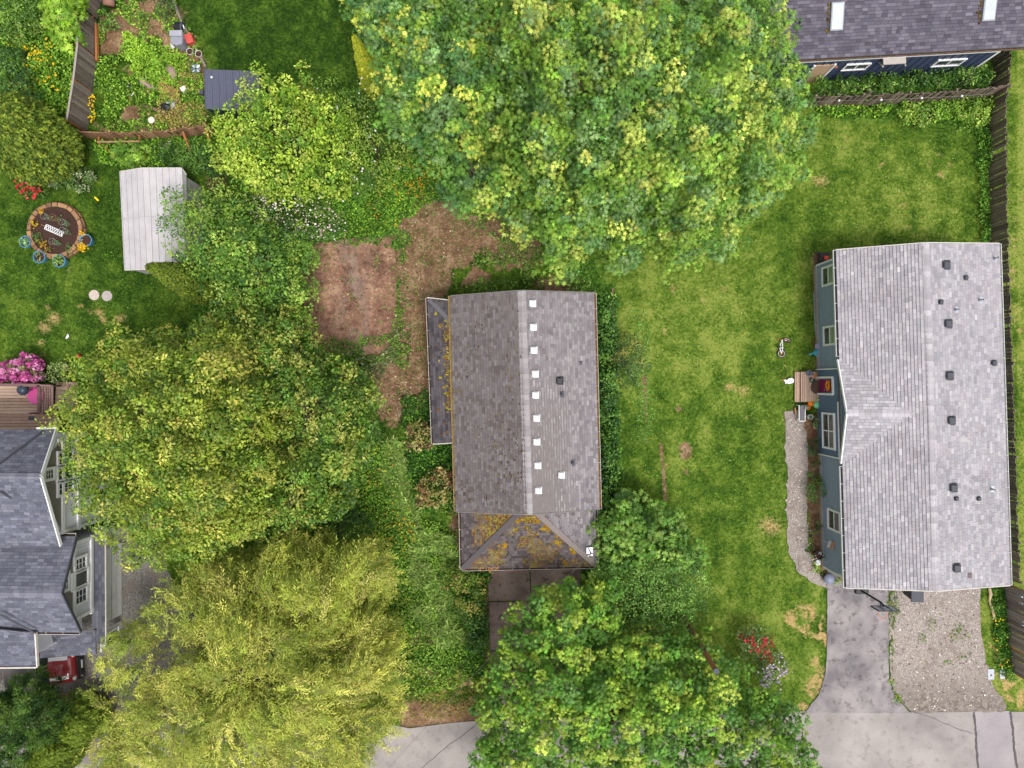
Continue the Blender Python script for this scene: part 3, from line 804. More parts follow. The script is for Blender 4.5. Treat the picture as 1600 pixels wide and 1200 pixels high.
flowers([(10,60),(90,60),(90,140),(10,140)], 26, .09, YEL[:1], 65, zr=(.5, 1), nt=.45)
flowers([(45,0),(75,0),(75,35),(45,40)], 30, .09, YEL[:1], 66, zr=(.5, 1))
flowers([(1548,940),(1572,960),(1582,1060),(1560,1050)], 26, .06, [C(240,210,40)], 67, zr=(.1, .3), nt=.45)
flowers([(138,145),(150,145),(146,185),(136,185)], 60, .08, YEL[:1], 68, zr=(.3, .5), nt=.3)
flowers([(970,440),(1270,440),(1220,900),(1000,860)], 1.0, .03, [C(230,226,190), C(220,210,80)], 69, zr=(.03, .06), nt=.5)
flowers([(1280,200),(1530,200),(1530,370),(1180,380)], 1.0, .03, [C(230,226,190), C(220,210,80)], 70, zr=(.03, .06), nt=.5)
tag(F.build('wild_flowers', leaf_mat('petal', .2, .6, .2), kind='stuff'), 'small yellow and orange wildflowers dotted through the weeds', 'flowers', kind='stuff')

# small stones and wood chips on the bare ground
S = Leaves()
def chips(poly, dens, size, pal, seed, nt=None, tpl='petal'):
    x, y, g = scatter(poly, dens, seed, nt)
    n = len(x)
    S.put(Pn(x, y, g.uniform(.02, .05, n)), np.array([0, 0, 1]) + g.normal(0, .5, (n, 3)), g.normal(size=(n, 3)), size*g.uniform(.4, 1.5, n)**1.5, np.array(pal)[g.integers(0, len(pal), n)]*np.exp(g.normal(0, .2, (n, 1))), tpl)
chips(SOIL_PATH, 60, .05, [C(150,128,104), C(110,84,66), C(176,156,130), C(96,110,60), C(130,104,80)], 81)
chips([(490,380),(612,372),(620,510),(590,550),(490,545)], 16, .04, [C(176,150,130), C(190,170,150), C(96,70,58), C(110,80,64)], 82)
chips([(700,330),(850,360),(840,405),(700,420)], 50, .1, [C(168,134,104), C(140,106,80), C(196,168,136)], 83, None, 'narrow')
chips([(195,10),(275,5),(300,60),(280,90),(220,60)], 60, .1, [C(196,150,124), C(170,124,100), C(214,180,150)], 84, None, 'narrow')
chips([(1396,900),(1530,900),(1536,1010),(1560,1105),(1424,1110),(1396,1075)], 70, .04, [C(190,180,172), C(150,140,134), C(208,200,192), C(110,100,94)], 85)
chips([(1230,650),(1256,650),(1260,800),(1285,912),(1240,880),(1230,800)], 80, .04, [C(190,180,172), C(160,146,140), C(206,198,190)], 86)
chips([(575,600),(640,600),(640,650),(600,650)], 26, .09, [C(216,210,200), C(186,178,168)], 87, .5, 'narrow')
tag(S.build('stones_and_chips', attr_mat('chip', .9, .2), kind='stuff'), 'loose stones and wood chips lying on bare ground', 'stones', kind='stuff')
# ================================================================== building helpers
def lerp(a, b, t): return a + (b - a)*t
def shingles(m, a, b, c, d, pal, expo=.15, tabw=.3, seed=0, jit=.07, lift=.016, streak=0.0, e=None, tint=None):
    """a->b eave, then c, d: rows of thin overlapping tabs parallel to the eave (or to e), each its own tone"""
    g = random.Random(seed)
    P4 = [Vector(p) for p in (a, b, c, d)]; a = P4[0]
    e = (P4[1] - a).normalized() if e is None else Vector(e).normalized()
    far = max(P4, key=lambda p: ((p - a) - e*(p - a).dot(e)).length)
    n = e.cross(far - a).normalized()
    if n.z < 0: n = -n
    up = n.cross(e)
    if (far - a).dot(up) < 0: up = -up
    Q = [((p - a).dot(e), (p - a).dot(up)) for p in P4]
    ylo, yhi = min(q[1] for q in Q), max(q[1] for q in Q)
    def span(y):
        y = min(max(y, ylo + 1e-4), yhi - 1e-4); xs_ = []
        for (x0, y0), (x1, y1) in zip(Q, Q[1:] + Q[:1]):
            if (y0 - y)*(y1 - y) <= 0 and abs(y1 - y0) > 1e-9: xs_.append(x0 + (x1 - x0)*(y - y0)/(y1 - y0))
        return (min(xs_), max(xs_)) if xs_ else (0, 0)
    N = max(1, int(round((yhi - ylo)/expo))); st = (yhi - ylo)/N
    for i in range(N):
        y0, y1 = ylo + st*i, min(yhi, ylo + st*(i + 1.12))
        s0, s1 = span(y0), span(y1)
        x = min(s0[0], s1[0]) - g.uniform(0, tabw)
        while x < max(s0[1], s1[1]):
            w = tabw*g.choice((.7, .85, 1, 1, 1.2)); gap = .008
            q0 = (min(max(x, s0[0]), s0[1]), min(max(x + w - gap, s0[0]), s0[1]))
            q1 = (min(max(x, s1[0]), s1[1]), min(max(x + w - gap, s1[0]), s1[1]))
            if q0[1] - q0[0] > .02 or q1[1] - q1[0] > .02:
                z0 = lift*g.uniform(.75, 1.25); z1 = .004
                o0, o1 = a + up*y0 + n*z0, a + up*y1 + n*z1
                v0, v1, v2, v3 = o0 + e*q0[0], o0 + e*q0[1], o1 + e*q1[1], o1 + e*q1[0]
                k = g.gauss(1, jit); cc = g.choice(pal)
                if streak and g.random() < streak: k *= 1.18
                m.col = tuple(max(0, ch*k) for ch in cc)
                if tint:
                    tc_, ta_ = tint((v0 + v2)/2, g); m.col = tuple(p_*(1 - ta_) + q_*ta_ for p_, q_ in zip(m.col, tc_))
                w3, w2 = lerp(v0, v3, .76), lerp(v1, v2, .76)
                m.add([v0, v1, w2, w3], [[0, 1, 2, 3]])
                m.col = tuple(ch*.66 for ch in m.col)          # shadow line between courses, painted as a darker strip
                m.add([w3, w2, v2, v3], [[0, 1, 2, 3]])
                m.col = tuple(ch*.35 for ch in m.col)          # bare asphalt cut edge, painted extra dark to deepen the shadow line
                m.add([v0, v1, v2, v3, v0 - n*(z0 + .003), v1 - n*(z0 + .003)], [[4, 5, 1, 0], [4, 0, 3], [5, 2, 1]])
            x += w

def ridge_caps(parent, a, b, wl, wr, pal_mat, n_cap=.24, w=.17):
    """folded cap shingles along a ridge, each a piece of its own; wl, wr = slope directions (unit, downhill)"""
    a, b = Vector(a), Vector(b); L = (b - a).length; e = (b - a)/L; N = max(1, int(L/n_cap))
    off = world_off(parent); first = None
    wl, wr = Vector(wl), Vector(wr)
    for i in range(N):
        if first is None:
            m = MB(); m.col = (1, 1, 1); h = n_cap*1.15
            z = Vector((0, 0, .035)); z1 = Vector((0, 0, .02))
            p = [wl*w + z*.6, z, wr*w + z*.6]
            v = p + [q + e*h + (z1 - z) for q in p]
            v2 = [q - Vector((0, 0, .02)) for q in v]
            m.add(v + v2, [[0,1,4,3], [1,2,5,4], [6,7,1,0], [7,8,2,1], [0,3,9,6], [2,8,11,5]])
            o = m.build('ridge_cap', pal_mat, loc=(0, 0, 0)); o.parent = parent; first = o
            o.location = a - off
        else:
            inst(first, parent, a + e*(L*i/N) - off)

def capmat(name, c0, c1):
    if name in _mc: return _mc[name]
    m, nt, b = nmat(name); oi = nd(nt, 'ShaderNodeObjectInfo')
    r = ramp(nt, oi.outputs['Random'], [(0, c0), (1, c1)]); n = noise(nt, 40, 3, .7, gpos(nt))
    c = mixc(nt, .4, r.outputs[0], ramp(nt, n.outputs[0], [(.3, (.6,)*3), (.7, (1.2,)*3)]).outputs[0], 'MULTIPLY')
    lk(nt, c, b.inputs['Base Color']); b.inputs['Roughness'].default_value = .9
    _mc[name] = m; return m

WHITE = flat('white_paint', C(236,235,236), .55, .06, 3)
WHITE_OLD = flat('weathered_white', C(206,200,192), .6, .16, 5)
BLACK = flat('black_plastic', C(36,37,40), .5, .2)
DGREY = flat('dark_grey', C(70,72,80), .55, .15)
GREYM = flat('galvanised', C(168,172,180), .4, .12, 8, .6)
SOFFIT = flat('soffit', C(96,84,72), .8, .15)
GLASS = glass_mat('window_glass')
GLASS_G = glass_mat('blind_glass', C(132,146,132))
GLASS_D = glass_mat('grey_glass', C(70,74,76))
DEBRIS = flat('gutter_debris', C(60,46,36), .95, .5, 14)

def gutter(parent, a, b, out, mat=WHITE_OLD, w=.11, debris=None, hang=True):
    """U channel along an eave; out = outward horizontal unit vector"""
    a, b, out = Vector(a), Vector(b), Vector(out).normalized()
    m = MB(); z = Vector((0, 0, 1))
    m.beam(a + out*(w - .008) - z*.05, b + out*(w - .008) - z*.05, .016, .1)
    m.beam(a + out*w/2 - z*.108, b + out*w/2 - z*.108, w, .012)
    L = (b - a).length; k = max(2, int(L/.75)); e = (b-a)/L
    for i in range(k + 1):
        p = a + e*(L*i/k)
        m.box(p + out*w/2 - z*.012, (.022, .022, .012)); m.beam(p - z*.012, p + out*w - z*.012, .02, .012)
    g_ = m.build('gutter', mat, parent)
    d = MB(); d.beam(a + out*w*.46 - z*.085, b + out*w*.46 - z*.085, w*.75, .03)
    d.build('gutter_bed', debris or DEBRIS, g_)
    return g_

def window(parent, o, u, v, w, h, nrm, frame=.09, cols=2, rows=1, mats=None, muntin=0, fm=None):
    """o = lower corner, u along, v up (unit); frame + one pane object per light"""
    o, u, v, nrm = Vector(o), Vector(u).normalized(), Vector(v).normalized(), Vector(nrm).normalized()
    root = MB(); d = .07
    M = Matrix((u, v, nrm)).transposed()
    def bar(x0, x1, y0, y1, dd=d): root.box(o + u*(x0+x1)/2 + v*(y0+y1)/2 + nrm*dd/2, (x1-x0, y1-y0, dd), m=M)
    bar(0, w, 0, frame, d+.01); bar(0, w, h-frame, h, d+.01); bar(0, frame, frame, h-frame); bar(w-frame, w, frame, h-frame)
    iw, ih = w - 2*frame, h - 2*frame
    mull = .06
    for i in range(1, cols): bar(frame + iw*i/cols - mull/2, frame + iw*i/cols + mull/2, frame, h-frame, d-.012)
    for j in range(1, rows): bar(frame, w-frame, frame + ih*j/rows - mull/2, frame + ih*j/rows + mull/2, d-.018)
    wob = root.build('window', fm or WHITE, parent)
    k = 0
    for i in range(cols):
        for j in range(rows):
            pm = MB(); x0, x1 = frame + iw*i/cols, frame + iw*(i+1)/cols; y0, y1 = frame + ih*j/rows, frame + ih*(j+1)/rows
            pm.box(o + u*(x0+x1)/2 + v*(y0+y1)/2 + nrm*.025, (x1-x0, y1-y0, .012), m=M)
            if muntin:
                pass
            pm.build('pane', (mats or [GLASS])[k % len(mats or [GLASS])], wob); k += 1
            if muntin:
                mm = MB()
                for q in range(1, muntin): mm.box(o + u*(x0+(x1-x0)*q/muntin) + v*(y0+y1)/2 + nrm*.038, (.022, y1-y0, .014), m=M)
                for q in range(1, 3): mm.box(o + u*(x0+x1)/2 + v*(y0+(y1-y0)*q/3) + nrm*.04, (x1-x0, .022, .014), m=M)
                mm.build('muntin', WHITE, wob)
    return wob

def box_vent(roof, px, py, z, s=.36, mat=None, h=.16, cap=True, n=None):
    """low hooded roof vent"""
    p = P(px, py, z); m = MB()
    m.box(p + Vector((0, 0, .02)), (s*1.25, s*1.25, .03)); m.box(p + Vector((0, 0, h*.5)), (s*.82, s*.82, h))
    if cap:
        t = s*.5; q = s*.36
        m.add([p + Vector((sx*t, sy*t, h)) for sx, sy in ((-1,-1),(1,-1),(1,1),(-1,1))] + [p + Vector((sx*q, sy*q, h+.07)) for sx, sy in ((-1,-1),(1,-1),(1,1),(-1,1))],
              [[3,2,1,0],[4,5,6,7],[0,1,5,4],[1,2,6,5],[2,3,7,6],[3,0,4,7]])
    return m.build('roof_vent', mat or DGREY, roof, bevel=.012)

def pipe_vent(roof, px, py, z, r=.045, h=.35, mat=None):
    p = P(px, py, z); m = MB()
    m.box(p + Vector((0, 0, .012)), (.3, .3, .02)); m.lathe([(r*2.2, 0), (r*1.3, .1), (r, .12), (r, h)], p + Vector((0, 0, .01)), 10)
    o = m.build('vent_pipe', mat or GREYM, roof, smooth=False)
    d = MB(); d.lathe([(r*.8, h-.01), (r*.8, h+.006)], p + Vector((0, 0, .01)), 10); d.build('pipe_opening', BLACK, roof)
    return o

def boards(name, mat, parent, items):
    """separate boards, one object each: items = (a, b, w, h[, up])"""
    for it in items:
        m = MB(); m.beam(it[0], it[1], it[2], it[3], *(it[4:])); m.build(name, mat, parent)

def on_plane(a, b, c, px, py):
    """height where the view ray through a picture point meets the plane abc"""
    a, b, c = Vector(a), Vector(b), Vector(c); n = (b-a).cross(c-a)
    o = Vector((0, 0, H)); d = P(px, py, 0) - o
    t = (a - o).dot(n)/d.dot(n); return (o + d*t).z

def wall_quad(m, a, b, z0, z1, t=.12):
    """upright wall slab from a to b"""
    a, b = Vector(a), Vector(b)
    m.beam(Vector((a.x, a.y, (z0+z1)/2)), Vector((b.x, b.y, (z0+z1)/2)), t, z1 - z0)

# ================================================================== grey house with the raspberry door (east)
ZE, ZR = 3.0, 3.9
NW, NE, SE, SW = P(1306,391,ZE), P(1561,381,ZE), P(1578,914,ZE), P(1322,918,ZE)
RN, RS = P(1446,380,ZR), P(1462,923,ZR)
hb = Vector((19.6, -1.7, 0))
house = thing('grey_house', 'single storey blue grey house with pale grey shingle roof and raspberry front door', 'house', hb)
PAL_E = [C(160,156,161), C(166,162,167), C(155,151,157), C(170,166,170), C(162,156,160), C(150,147,153)]
M_SH = attr_mat('pale_shingle', .9, .28, .45, 40, stain=(C(112,106,108), .6, .52, .3))
m = MB()
def ov(p, q, k=.98): return p
m.slab([NW, SW, RS, RN], .1); m.slab([NE, RN, RS, SE], .1)
roof = m.build('roof', flat('roof_deck', C(120,112,110), .9), house)
m = MB()
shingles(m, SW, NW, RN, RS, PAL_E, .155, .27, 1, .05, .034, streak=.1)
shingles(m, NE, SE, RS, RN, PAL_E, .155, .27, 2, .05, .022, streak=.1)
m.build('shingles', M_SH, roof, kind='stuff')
wl = (SW - RS); wl = (wl - (RN-RS).normalized()*wl.dot((RN-RS).normalized())).normalized()
wr = (SE - RS); wr = (wr - (RN-RS).normalized()*wr.dot((RN-RS).normalized())).normalized()
M_CAP = capmat('cap_shingle', C(154,149,154), C(188,183,188))
ridge_caps(roof, RN, RS, wl, wr, M_CAP, .26, .2)
# entry gable: two small slopes that die into the west slope
GA, GB = P(1310,562,ZE+.02), P(1315,724,ZE+.02)
GAp = P(1324.5,645,3.68)
GR = Vector((RN.x + (RS.x-RN.x)*.49, P(1450,645,3.68).y, 3.7))
xr_ = P(1449,645,3.7).x
GRidge = Vector((xr_, GAp.y - .05, 3.7))
m = MB(); m.slab([GA, GAp, GRidge], .08); m.slab([GAp, GB, GRidge], .08)
gab = m.build('entry_gable', flat('roof_deck', C(120,112,110), .9), house)
m = MB()
def tri_sh(m, eave_a, apex, far, pal, seed):
    # rows run parallel to the gable ridge (apex -> far)
    shingles(m, eave_a, eave_a, far, apex, pal, .15, .3, seed, streak=.12, e=(far - apex))
tri_sh(m, GA + Vector((0, 0, .015)), GAp + Vector((0, 0, .015)), GRidge + Vector((0, 0, .015)), PAL_E, 5)
tri_sh(m, GB + Vector((0, 0, .015)), GAp + Vector((0, 0, .015)), GRidge + Vector((0, 0, .015)), PAL_E, 6)
m.build('shingles', M_SH, gab, kind='stuff')
ridge_caps(gab, GAp + Vector((0, 0, .02)), GRidge + Vector((0, 0, .02)), Vector((0, 1, -.25)).normalized(), Vector((0, -1, -.25)).normalized(), M_CAP, .26, .17)
m = MB()
for a_, b_ in ((GA, GAp), (GAp, GB)):
    m.beam(a_ + Vector((-.03, 0, -.06)), b_ + Vector((-.03, 0, -.06)), .05, .16)
build_each(m, 'rake_board', WHITE, gab)
# walls
wNW, wSW = Vector((15.86, 6.13, 0)), Vector((16.24, -9.47, 0))
wNE, wSE = Vector((23.2, 6.4, 0)), Vector((23.6, -9.4, 0))
SIDE = flat('blue_grey_siding', C(138,152,172), .6, .06, 4)
SIDE_D = flat('deep_blue_siding', C(92,114,144), .6, .06, 4)
m = MB()
zt = ZE - .1
for a_, b_ in ((wNW, wSW), (wSW, wSE), (wSE, wNE), (wNE, wNW)):
    wall_quad(m, a_, b_, -.05, zt)
for a_, b_, r_ in ((wNW, wNE, RN), (wSW, wSE, RS)):
    c_ = Vector(((r_.x), (a_.y + b_.y)/2, ZR - .14)); m.add([(a_.x, a_.y, zt), (b_.x, b_.y, zt), tuple(c_)], [[0, 1, 2]])
wall = m.build('wall', SIDE, house)
u = (wSW - wNW).normalized(); nw = Vector((-1, u.x*1.0, 0)).normalized()
# lap siding on the visible west wall
m = MB()
for i in range(13):
    z0 = .28 + i*.2
    a_, b_ = wNW + nw*.062, wSW + nw*.062
    m.add([a_ + nw*.028 + Vector((0,0,z0)), b_ + nw*.028 + Vector((0,0,z0)), b_ + Vector((0,0,z0+.2)), a_ + Vector((0,0,z0+.2)), a_ + Vector((0,0,z0)), b_ + Vector((0,0,z0))],
          [[0,1,2,3],[4,5,1,0]])
m.build('siding', SIDE, wall, kind='stuff')
m = MB(); m.beam(wNW + nw*.05 + Vector((0,0,.1)), wSW + nw*.05 + Vector((0,0,.1)), .16, .3); m.build('foundation', flat('concrete_foot', C(168,160,150), .9, .15), house)
def wp(py, z, d=.0):
    """point on the west wall at picture row py (as seen at height z)"""
    y = (600-py)/SC*(H-z)/H; t = (y - wNW.y)/(wSW.y - wNW.y); p = lerp(wNW, wSW, t); return Vector((p.x, p.y, z)) + nw*d
# deep blue entry bay, 12 cm proud of the wall
m = MB(); a_, b_ = wp(577,1.2), wp(712,1.2)
a0, b0 = Vector((a_.x, a_.y, 0)), Vector((b_.x, b_.y, 0))
ydoor0, ydoor1 = wp(590,1.2), wp(616,1.2)
for p0, p1 in ((a0, Vector((ydoor0.x, ydoor0.y, 0))), (Vector((ydoor1.x, ydoor1.y, 0)), b0)):
    m.beam(p0 + nw*.13 + Vector((0,0,1.5)), p1 + nw*.13 + Vector((0,0,1.5)), .12, 2.7)
m.beam(Vector((ydoor0.x, ydoor0.y, 2.52)) + nw*.13, Vector((ydoor1.x, ydoor1.y, 2.52)) + nw*.13, .119, .64)
m.add([a0 + nw*.19 + Vector((0,0,2.85)), b0 + nw*.19 + Vector((0,0,2.85)), (a0+b0)/2 + nw*.19 + Vector((0,0,3.6)), a0 + nw*.07 + Vector((0,0,2.85)), b0 + nw*.07 + Vector((0,0,2.85)), (a0+b0)/2 + nw*.07 + Vector((0,0,3.6))], [[0,1,2],[3,5,4],[0,2,5,3],[1,4,5,2]])
bay = m.build('entry_bay', SIDE_D, house)
m = MB()
for p in (a0, b0): m.beam(p + nw*.2 + Vector((0,0,.1)), p + nw*.2 + Vector((0,0,2.85)), .1, .06, up=(0,1,0))
m.beam(Vector((ydoor1.x, ydoor1.y, 2.0)) + nw*.21 + u*.35 + Vector((0,0,.75)), b0 + nw*.21 + Vector((0,0,2.75)), .08, .05)
build_each(m, 'trim_board', WHITE, bay)
# soffit under the entry gable and the eave
m = MB(); m.add([GA - Vector((0,0,.13)), GB - Vector((0,0,.13)), wp(722,2.87,.0), wp(564,2.87,.0)], [[0,1,2,3]]); m.build('soffit', SOFFIT, gab)
# door
dm = flat('raspberry_paint', C(142,24,92), .4, .08, 3, coat=.3)
m = MB(); dw = (ydoor1 - ydoor0).length
m.box((ydoor0 + ydoor1)/2*1 + Vector((0,0,-.12)) + nw*.1, (dw-.2, .05, 1.95), rz=math.atan2(u.y, u.x))
door = m.build('door', dm, house)
m = MB(); zc = 1.12
for p in (ydoor0, ydoor1): m.beam(Vector((p.x, p.y, .08)) + nw*.2, Vector((p.x, p.y, 2.2)) + nw*.2, .14, .1, up=(0,1,0))
for z_ in (2.2, .14): m.beam(Vector((ydoor0.x, ydoor0.y, z_)) + nw*.205, Vector((ydoor1.x, ydoor1.y, z_)) + nw*.205, .1, .14)
build_each(m, 'door_frame', WHITE, door)
m = MB(); m.blob(ydoor1 + nw*.16 - u*.22 + Vector((0,0,-.15)), .035, 7, 5, 0); m.build('door_handle', GREYM, door)
# windows on the west wall
def wwin(y0, y1, z0, z1, mats, cols=1, rows=2, d=.075, frame=.1):
    a_ = wp((y0+y1)/2, (z0+z1)/2); hw = abs(y1-y0)/SC*(H-1.5)/H/2
    o_ = Vector((a_.x, a_.y, z0)) - u*hw + nw*d
    return window(house, o_, u, (0,0,1), 2*hw, z1-z0, nw, frame, cols, rows, mats)
wwin(415,446,.95,2.45,[GLASS_D, GLASS_G]); wwin(509,540,.95,2.45,[GLASS_D, GLASS_G]); wwin(797,830,.95,2.45,[GLASS_D, GLASS])
wwin(645,702,.85,2.35,[GLASS, GLASS_D, GLASS, GLASS_D], 2, 2, .2)
# corner boards, gutters, rakes
m = MB()
for p in (wNW, wSW): m.beam(p + nw*.07 + Vector((0,0,.2)), p + nw*.07 + Vector((0,0,2.9)), .12, .08, up=(0,1,0))
build_each(m, 'corner_board', WHITE, house)
M_GUT = DEBRIS
t1 = (GA.y - NW.y)/(SW.y - NW.y); t2 = (GB.y - NW.y)/(SW.y - NW.y)
gutter(house, NW, lerp(NW, SW, t1 - .01), nw, WHITE, .13, BLACK); gutter(house, lerp(NW, SW, t2 + .01), SW, nw, WHITE, .13, BLACK)
gutter(house, NE, SE, -nw, WHITE, .12, flat('gutter_pale', C(150,144,140), .8))
m = MB()
for a_, b_ in ((NW, RN), (RN, NE), (SW, RS), (RS, SE)):
    s_ = Vector((0, .03 if a_.y > 0 else -.03, -.055)); m.beam(a_ + s_, b_ + s_, .04, .13)
build_each(m, 'rake_board', WHITE_OLD, house)
zz = lambda x, y: on_plane(NE, SE, RS, x, y)
for x, y in ((1477,414),(1480,506),(1482,587),(1485,657),(1488,762),(1493,887)): box_vent(roof, x, y, zz(x, y), .36, DGREY, .14)
for x, y in ((1508,434),(1469,472)): box_vent(roof, x, y, zz(x, y), .2, DGREY, .1)
box_vent(roof, 1551, 567, zz(1551,567), .24, DGREY, .14); box_vent(roof, 1493, 779, zz(1493,779), .18, DGREY, .1); box_vent(roof, 1528, 779, zz(1528,779), .18, DGREY, .1)
box_vent(roof, 1514, 899, zz(1514,899), .2, flat('brown_grey', C(110,98,100), .8), .05, False)
for x, y in ((1553,404),(1492,484),(1530,469),(1548,764)): pipe_vent(roof, x, y, zz(x, y), .04, .32)

# ================================================================== centre house with the mossy garage roof
ZE, ZR = 2.6, 4.0
house = thing('shingled_house', 'low house with dark weathered shingle roof, white ridge vents and mossy garage', 'house', (0.9, -1.0, 0))
NW, NE, SE, SW = P(704,463,ZE), P(928,458,ZE), P(936.5,795,ZE), P(713,799,ZE)
RN, RS = P(815,454.5,ZR), P(826,803.5,ZR)
PAL_W = [C(108,101,102), C(113,106,107), C(103,96,98), C(109,101,100), C(117,111,112), C(97,89,88)]
PAL_C = [C(134,128,131), C(140,134,137), C(128,122,126), C(145,140,142), C(122,116,120)]
M_SHW = attr_mat('weathered_shingle', .95, .22, .7, 40, stain=(C(70,58,50), 3.2, .60, .55))
M_SHC = attr_mat('brown_grey_shingle', .95, .18, .7, 40, stain=(C(104,96,100), .5, .54, .4))
m = MB(); m.slab([NW, SW, RS, RN], .1); m.slab([NE, RN, RS, SE], .1)
roof = m.build('roof', flat('roof_deck', C(120,112,110), .9), house)
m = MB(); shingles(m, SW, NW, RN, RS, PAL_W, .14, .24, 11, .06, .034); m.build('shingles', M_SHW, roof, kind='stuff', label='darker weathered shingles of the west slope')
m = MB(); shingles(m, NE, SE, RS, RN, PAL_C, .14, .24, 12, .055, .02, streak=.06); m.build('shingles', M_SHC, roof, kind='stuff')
m = MB(); g = random.Random(17)
for i in range(650):
    x = g.uniform(708, 818); y = g.uniform(470, 795); z_ = on_plane(NW, SW, RS, x, y)
    if z_ < 3.95 and fbm(np.array([x/30.]), np.array([y/60.]), 2)[0] > .42:
        m.col = g.choice([C(84,70,52), C(70,56,48), C(104,88,52), C(120,100,56)]); m.box(P(x, y, z_ + .03), (g.uniform(.03, .06), g.uniform(.04, .12), .02), rz=g.gauss(0, .1))
m.build('moss', attr_mat('moss', 1.0, .3, 6, 50, .1), roof, kind='stuff')
ax = (RN-RS).normalized()
wl = (SW - RS); wl = (wl - ax*wl.dot(ax)).normalized(); wr = (SE - RS); wr = (wr - ax*wr.dot(ax)).normalized()
M_CAP2 = capmat('cap_shingle_brown', C(142,136,138), C(166,160,162))
ridge_caps(roof, RN, RS, wl, wr, M_CAP2, .24, .21)
zz = lambda x, y: on_plane(NE, SE, RS, x, y)
VW = flat('white_vent', C(214,214,216), .5, .06)
for x, y in ((832,474),(833,511),(834,547),(836,584),(836.5,617),(838,653),(838.5,690),(840,727),(841,766),(877,742)):
    p = P(x, y, zz(x, y)); m = MB(); s_ = .15
    m.box(p + Vector((0,0,.015)), (.36, .36, .03)); m.box(p + Vector((.01,0,.09)), (.3, .28, .14))
    m.add([p + Vector(q) for q in ((-.17,-.16,.16),(.15,-.13,.13),(.15,.13,.13),(-.17,.16,.16),(-.12,-.12,.21),(.12,-.1,.19),(.12,.1,.19),(-.12,.12,.21))], [[3,2,1,0],[4,5,6,7],[0,1,5,4],[1,2,6,5],[2,3,7,6],[3,0,4,7]])
    m.build('roof_vent', VW, roof, bevel=.012)
box_vent(roof, 874, 595, zz(874,595), .32, flat('dark_vent', C(58,56,60), .6), .18); box_vent(roof, 907, 567, zz(907,567), .14, DGREY, .1, False)
pipe_vent(roof, 894, 723, zz(894,723), .04, .3, DGREY); pipe_vent(roof, 877, 616, zz(877,616), .035, .25, DGREY)
# walls
def inset(a, b, c, d, k):
    cc = (a+b+c+d)/4; return [Vector((cc.x + (p.x-cc.x)*(1 - k/abs(p.x-cc.x)), cc.y + (p.y-cc.y)*(1 - k/abs(p.y-cc.y)), 0)) for p in (a, b, c, d)]
SIDC = flat('brown_siding', C(120,104,92), .8, .15, 3)
q = inset(NW, NE, SE, SW, .45); m = MB()
for i in range(4): wall_quad(m, q[i], q[(i+1) % 4], -.05, ZE - .05)
for i, j, r_ in ((0, 1, RN), (2, 3, RS)):
    m.add([(q[i].x, q[i].y, ZE-.05), (q[j].x, q[j].y, ZE-.05), (r_.x, q[i].y, ZR-.3)], [[0,1,2]])
m.build('wall', SIDC, house)
for k, yy in enumerate((520, 640, 740)):
    window(house, Vector((q[1].x + .07, P(930, yy).y, .9)), (0,1,0), (0,0,1), 1.3, 1.1, (1,0,0))
gutter(house, NE, SE, (1,.02,0), WHITE_OLD, .12, flat('leaf_debris', C(120,84,40), .95, .5, 14)); gutter(house, NW, SW, (-1,-.02,0), flat('rusty_gutter', C(170,140,120), .7, .3, 9), .12, flat('moss_debris', C(128,110,50), .95, .5, 14))
m = MB()
for a_, b_ in ((NW, RN), (RN, NE), (SW, RS), (RS, SE)):
    s_ = Vector((0, .03 if a_.y > 0 else -.03, -.055)); m.beam(a_ + s_, b_ + s_, .04, .13)
build_each(m, 'rake_board', flat('grey_trim', C(128,120,118), .7), house)
# west porch roof (lower, flat pitch, hipped at the north end)
MOSS = attr_mat('moss', 1.0, .3, 6, 50, .1)
YM = [C(178,158,56), C(160,136,50), C(150,104,50), C(186,172,72), C(134,90,50), C(122,98,60), C(110,84,58), C(150,142,62)]
def moss_patch(m, a, b, c, pts, seed, pal=YM):
    g = random.Random(seed)
    for (x, y, r) in pts:
        p = P(x, y, on_plane(a, b, c, x, y))
        k = g.uniform(.5, .85); cc = g.choice(pal); m.col = tuple(v*k for v in cc)
        m.blob(p + Vector((0, 0, .0)), (r*g.uniform(.6, 1.5), r*g.uniform(.6, 1.3), r*.45), 7, 4, .4)
PAo, PBo = P(668,466,2.2), P(677,693,2.2); PAi, PBi = P(705,470,2.5), P(713.5,691,2.5)
PH = P(704.5,503,2.5)
PAL_P = [C(74,70,74), C(84,80,84), C(66,62,66), C(92,86,90)]
m = MB(); m.slab([PAo, PBo, PBi, PAi], .1); pr = m.build('porch_roof', flat('roof_deck', C(120,112,110), .9), house)
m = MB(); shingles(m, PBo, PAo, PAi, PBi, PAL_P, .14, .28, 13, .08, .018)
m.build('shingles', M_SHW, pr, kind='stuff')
m = MB(); m.col = C(104,100,106); a_, b_ = PAo + Vector((.05,-.05,.03)), PH + Vector((0,0,.03)); m.beam(a_, b_, .2, .02); m.build('hip_cap', M_SHW, pr)
g = random.Random(4); pts = []
for i in range(520):
    y = g.uniform(500, 645); t_ = abs(g.gauss(0, .45)); x = 668 + (y-466)*.04 + 36 - t_*14
    if x > 672 + (y-466)*.04: pts.append((x, y, g.uniform(.025, .075)))
for x, y in ((681,490),(683,540),(690,507),(686,564),(688,590),(676,556),(686,640),(696,660),(692,680),(700,675)): pts.append((x, y, g.uniform(.06, .1)))
m = MB(); moss_patch(m, PAo, PBo, PBi, pts, 1); m.build('moss', MOSS, pr, kind='stuff')
gutter(house, PAo, PBo, (-1,-.03,0), WHITE_OLD, .1); 
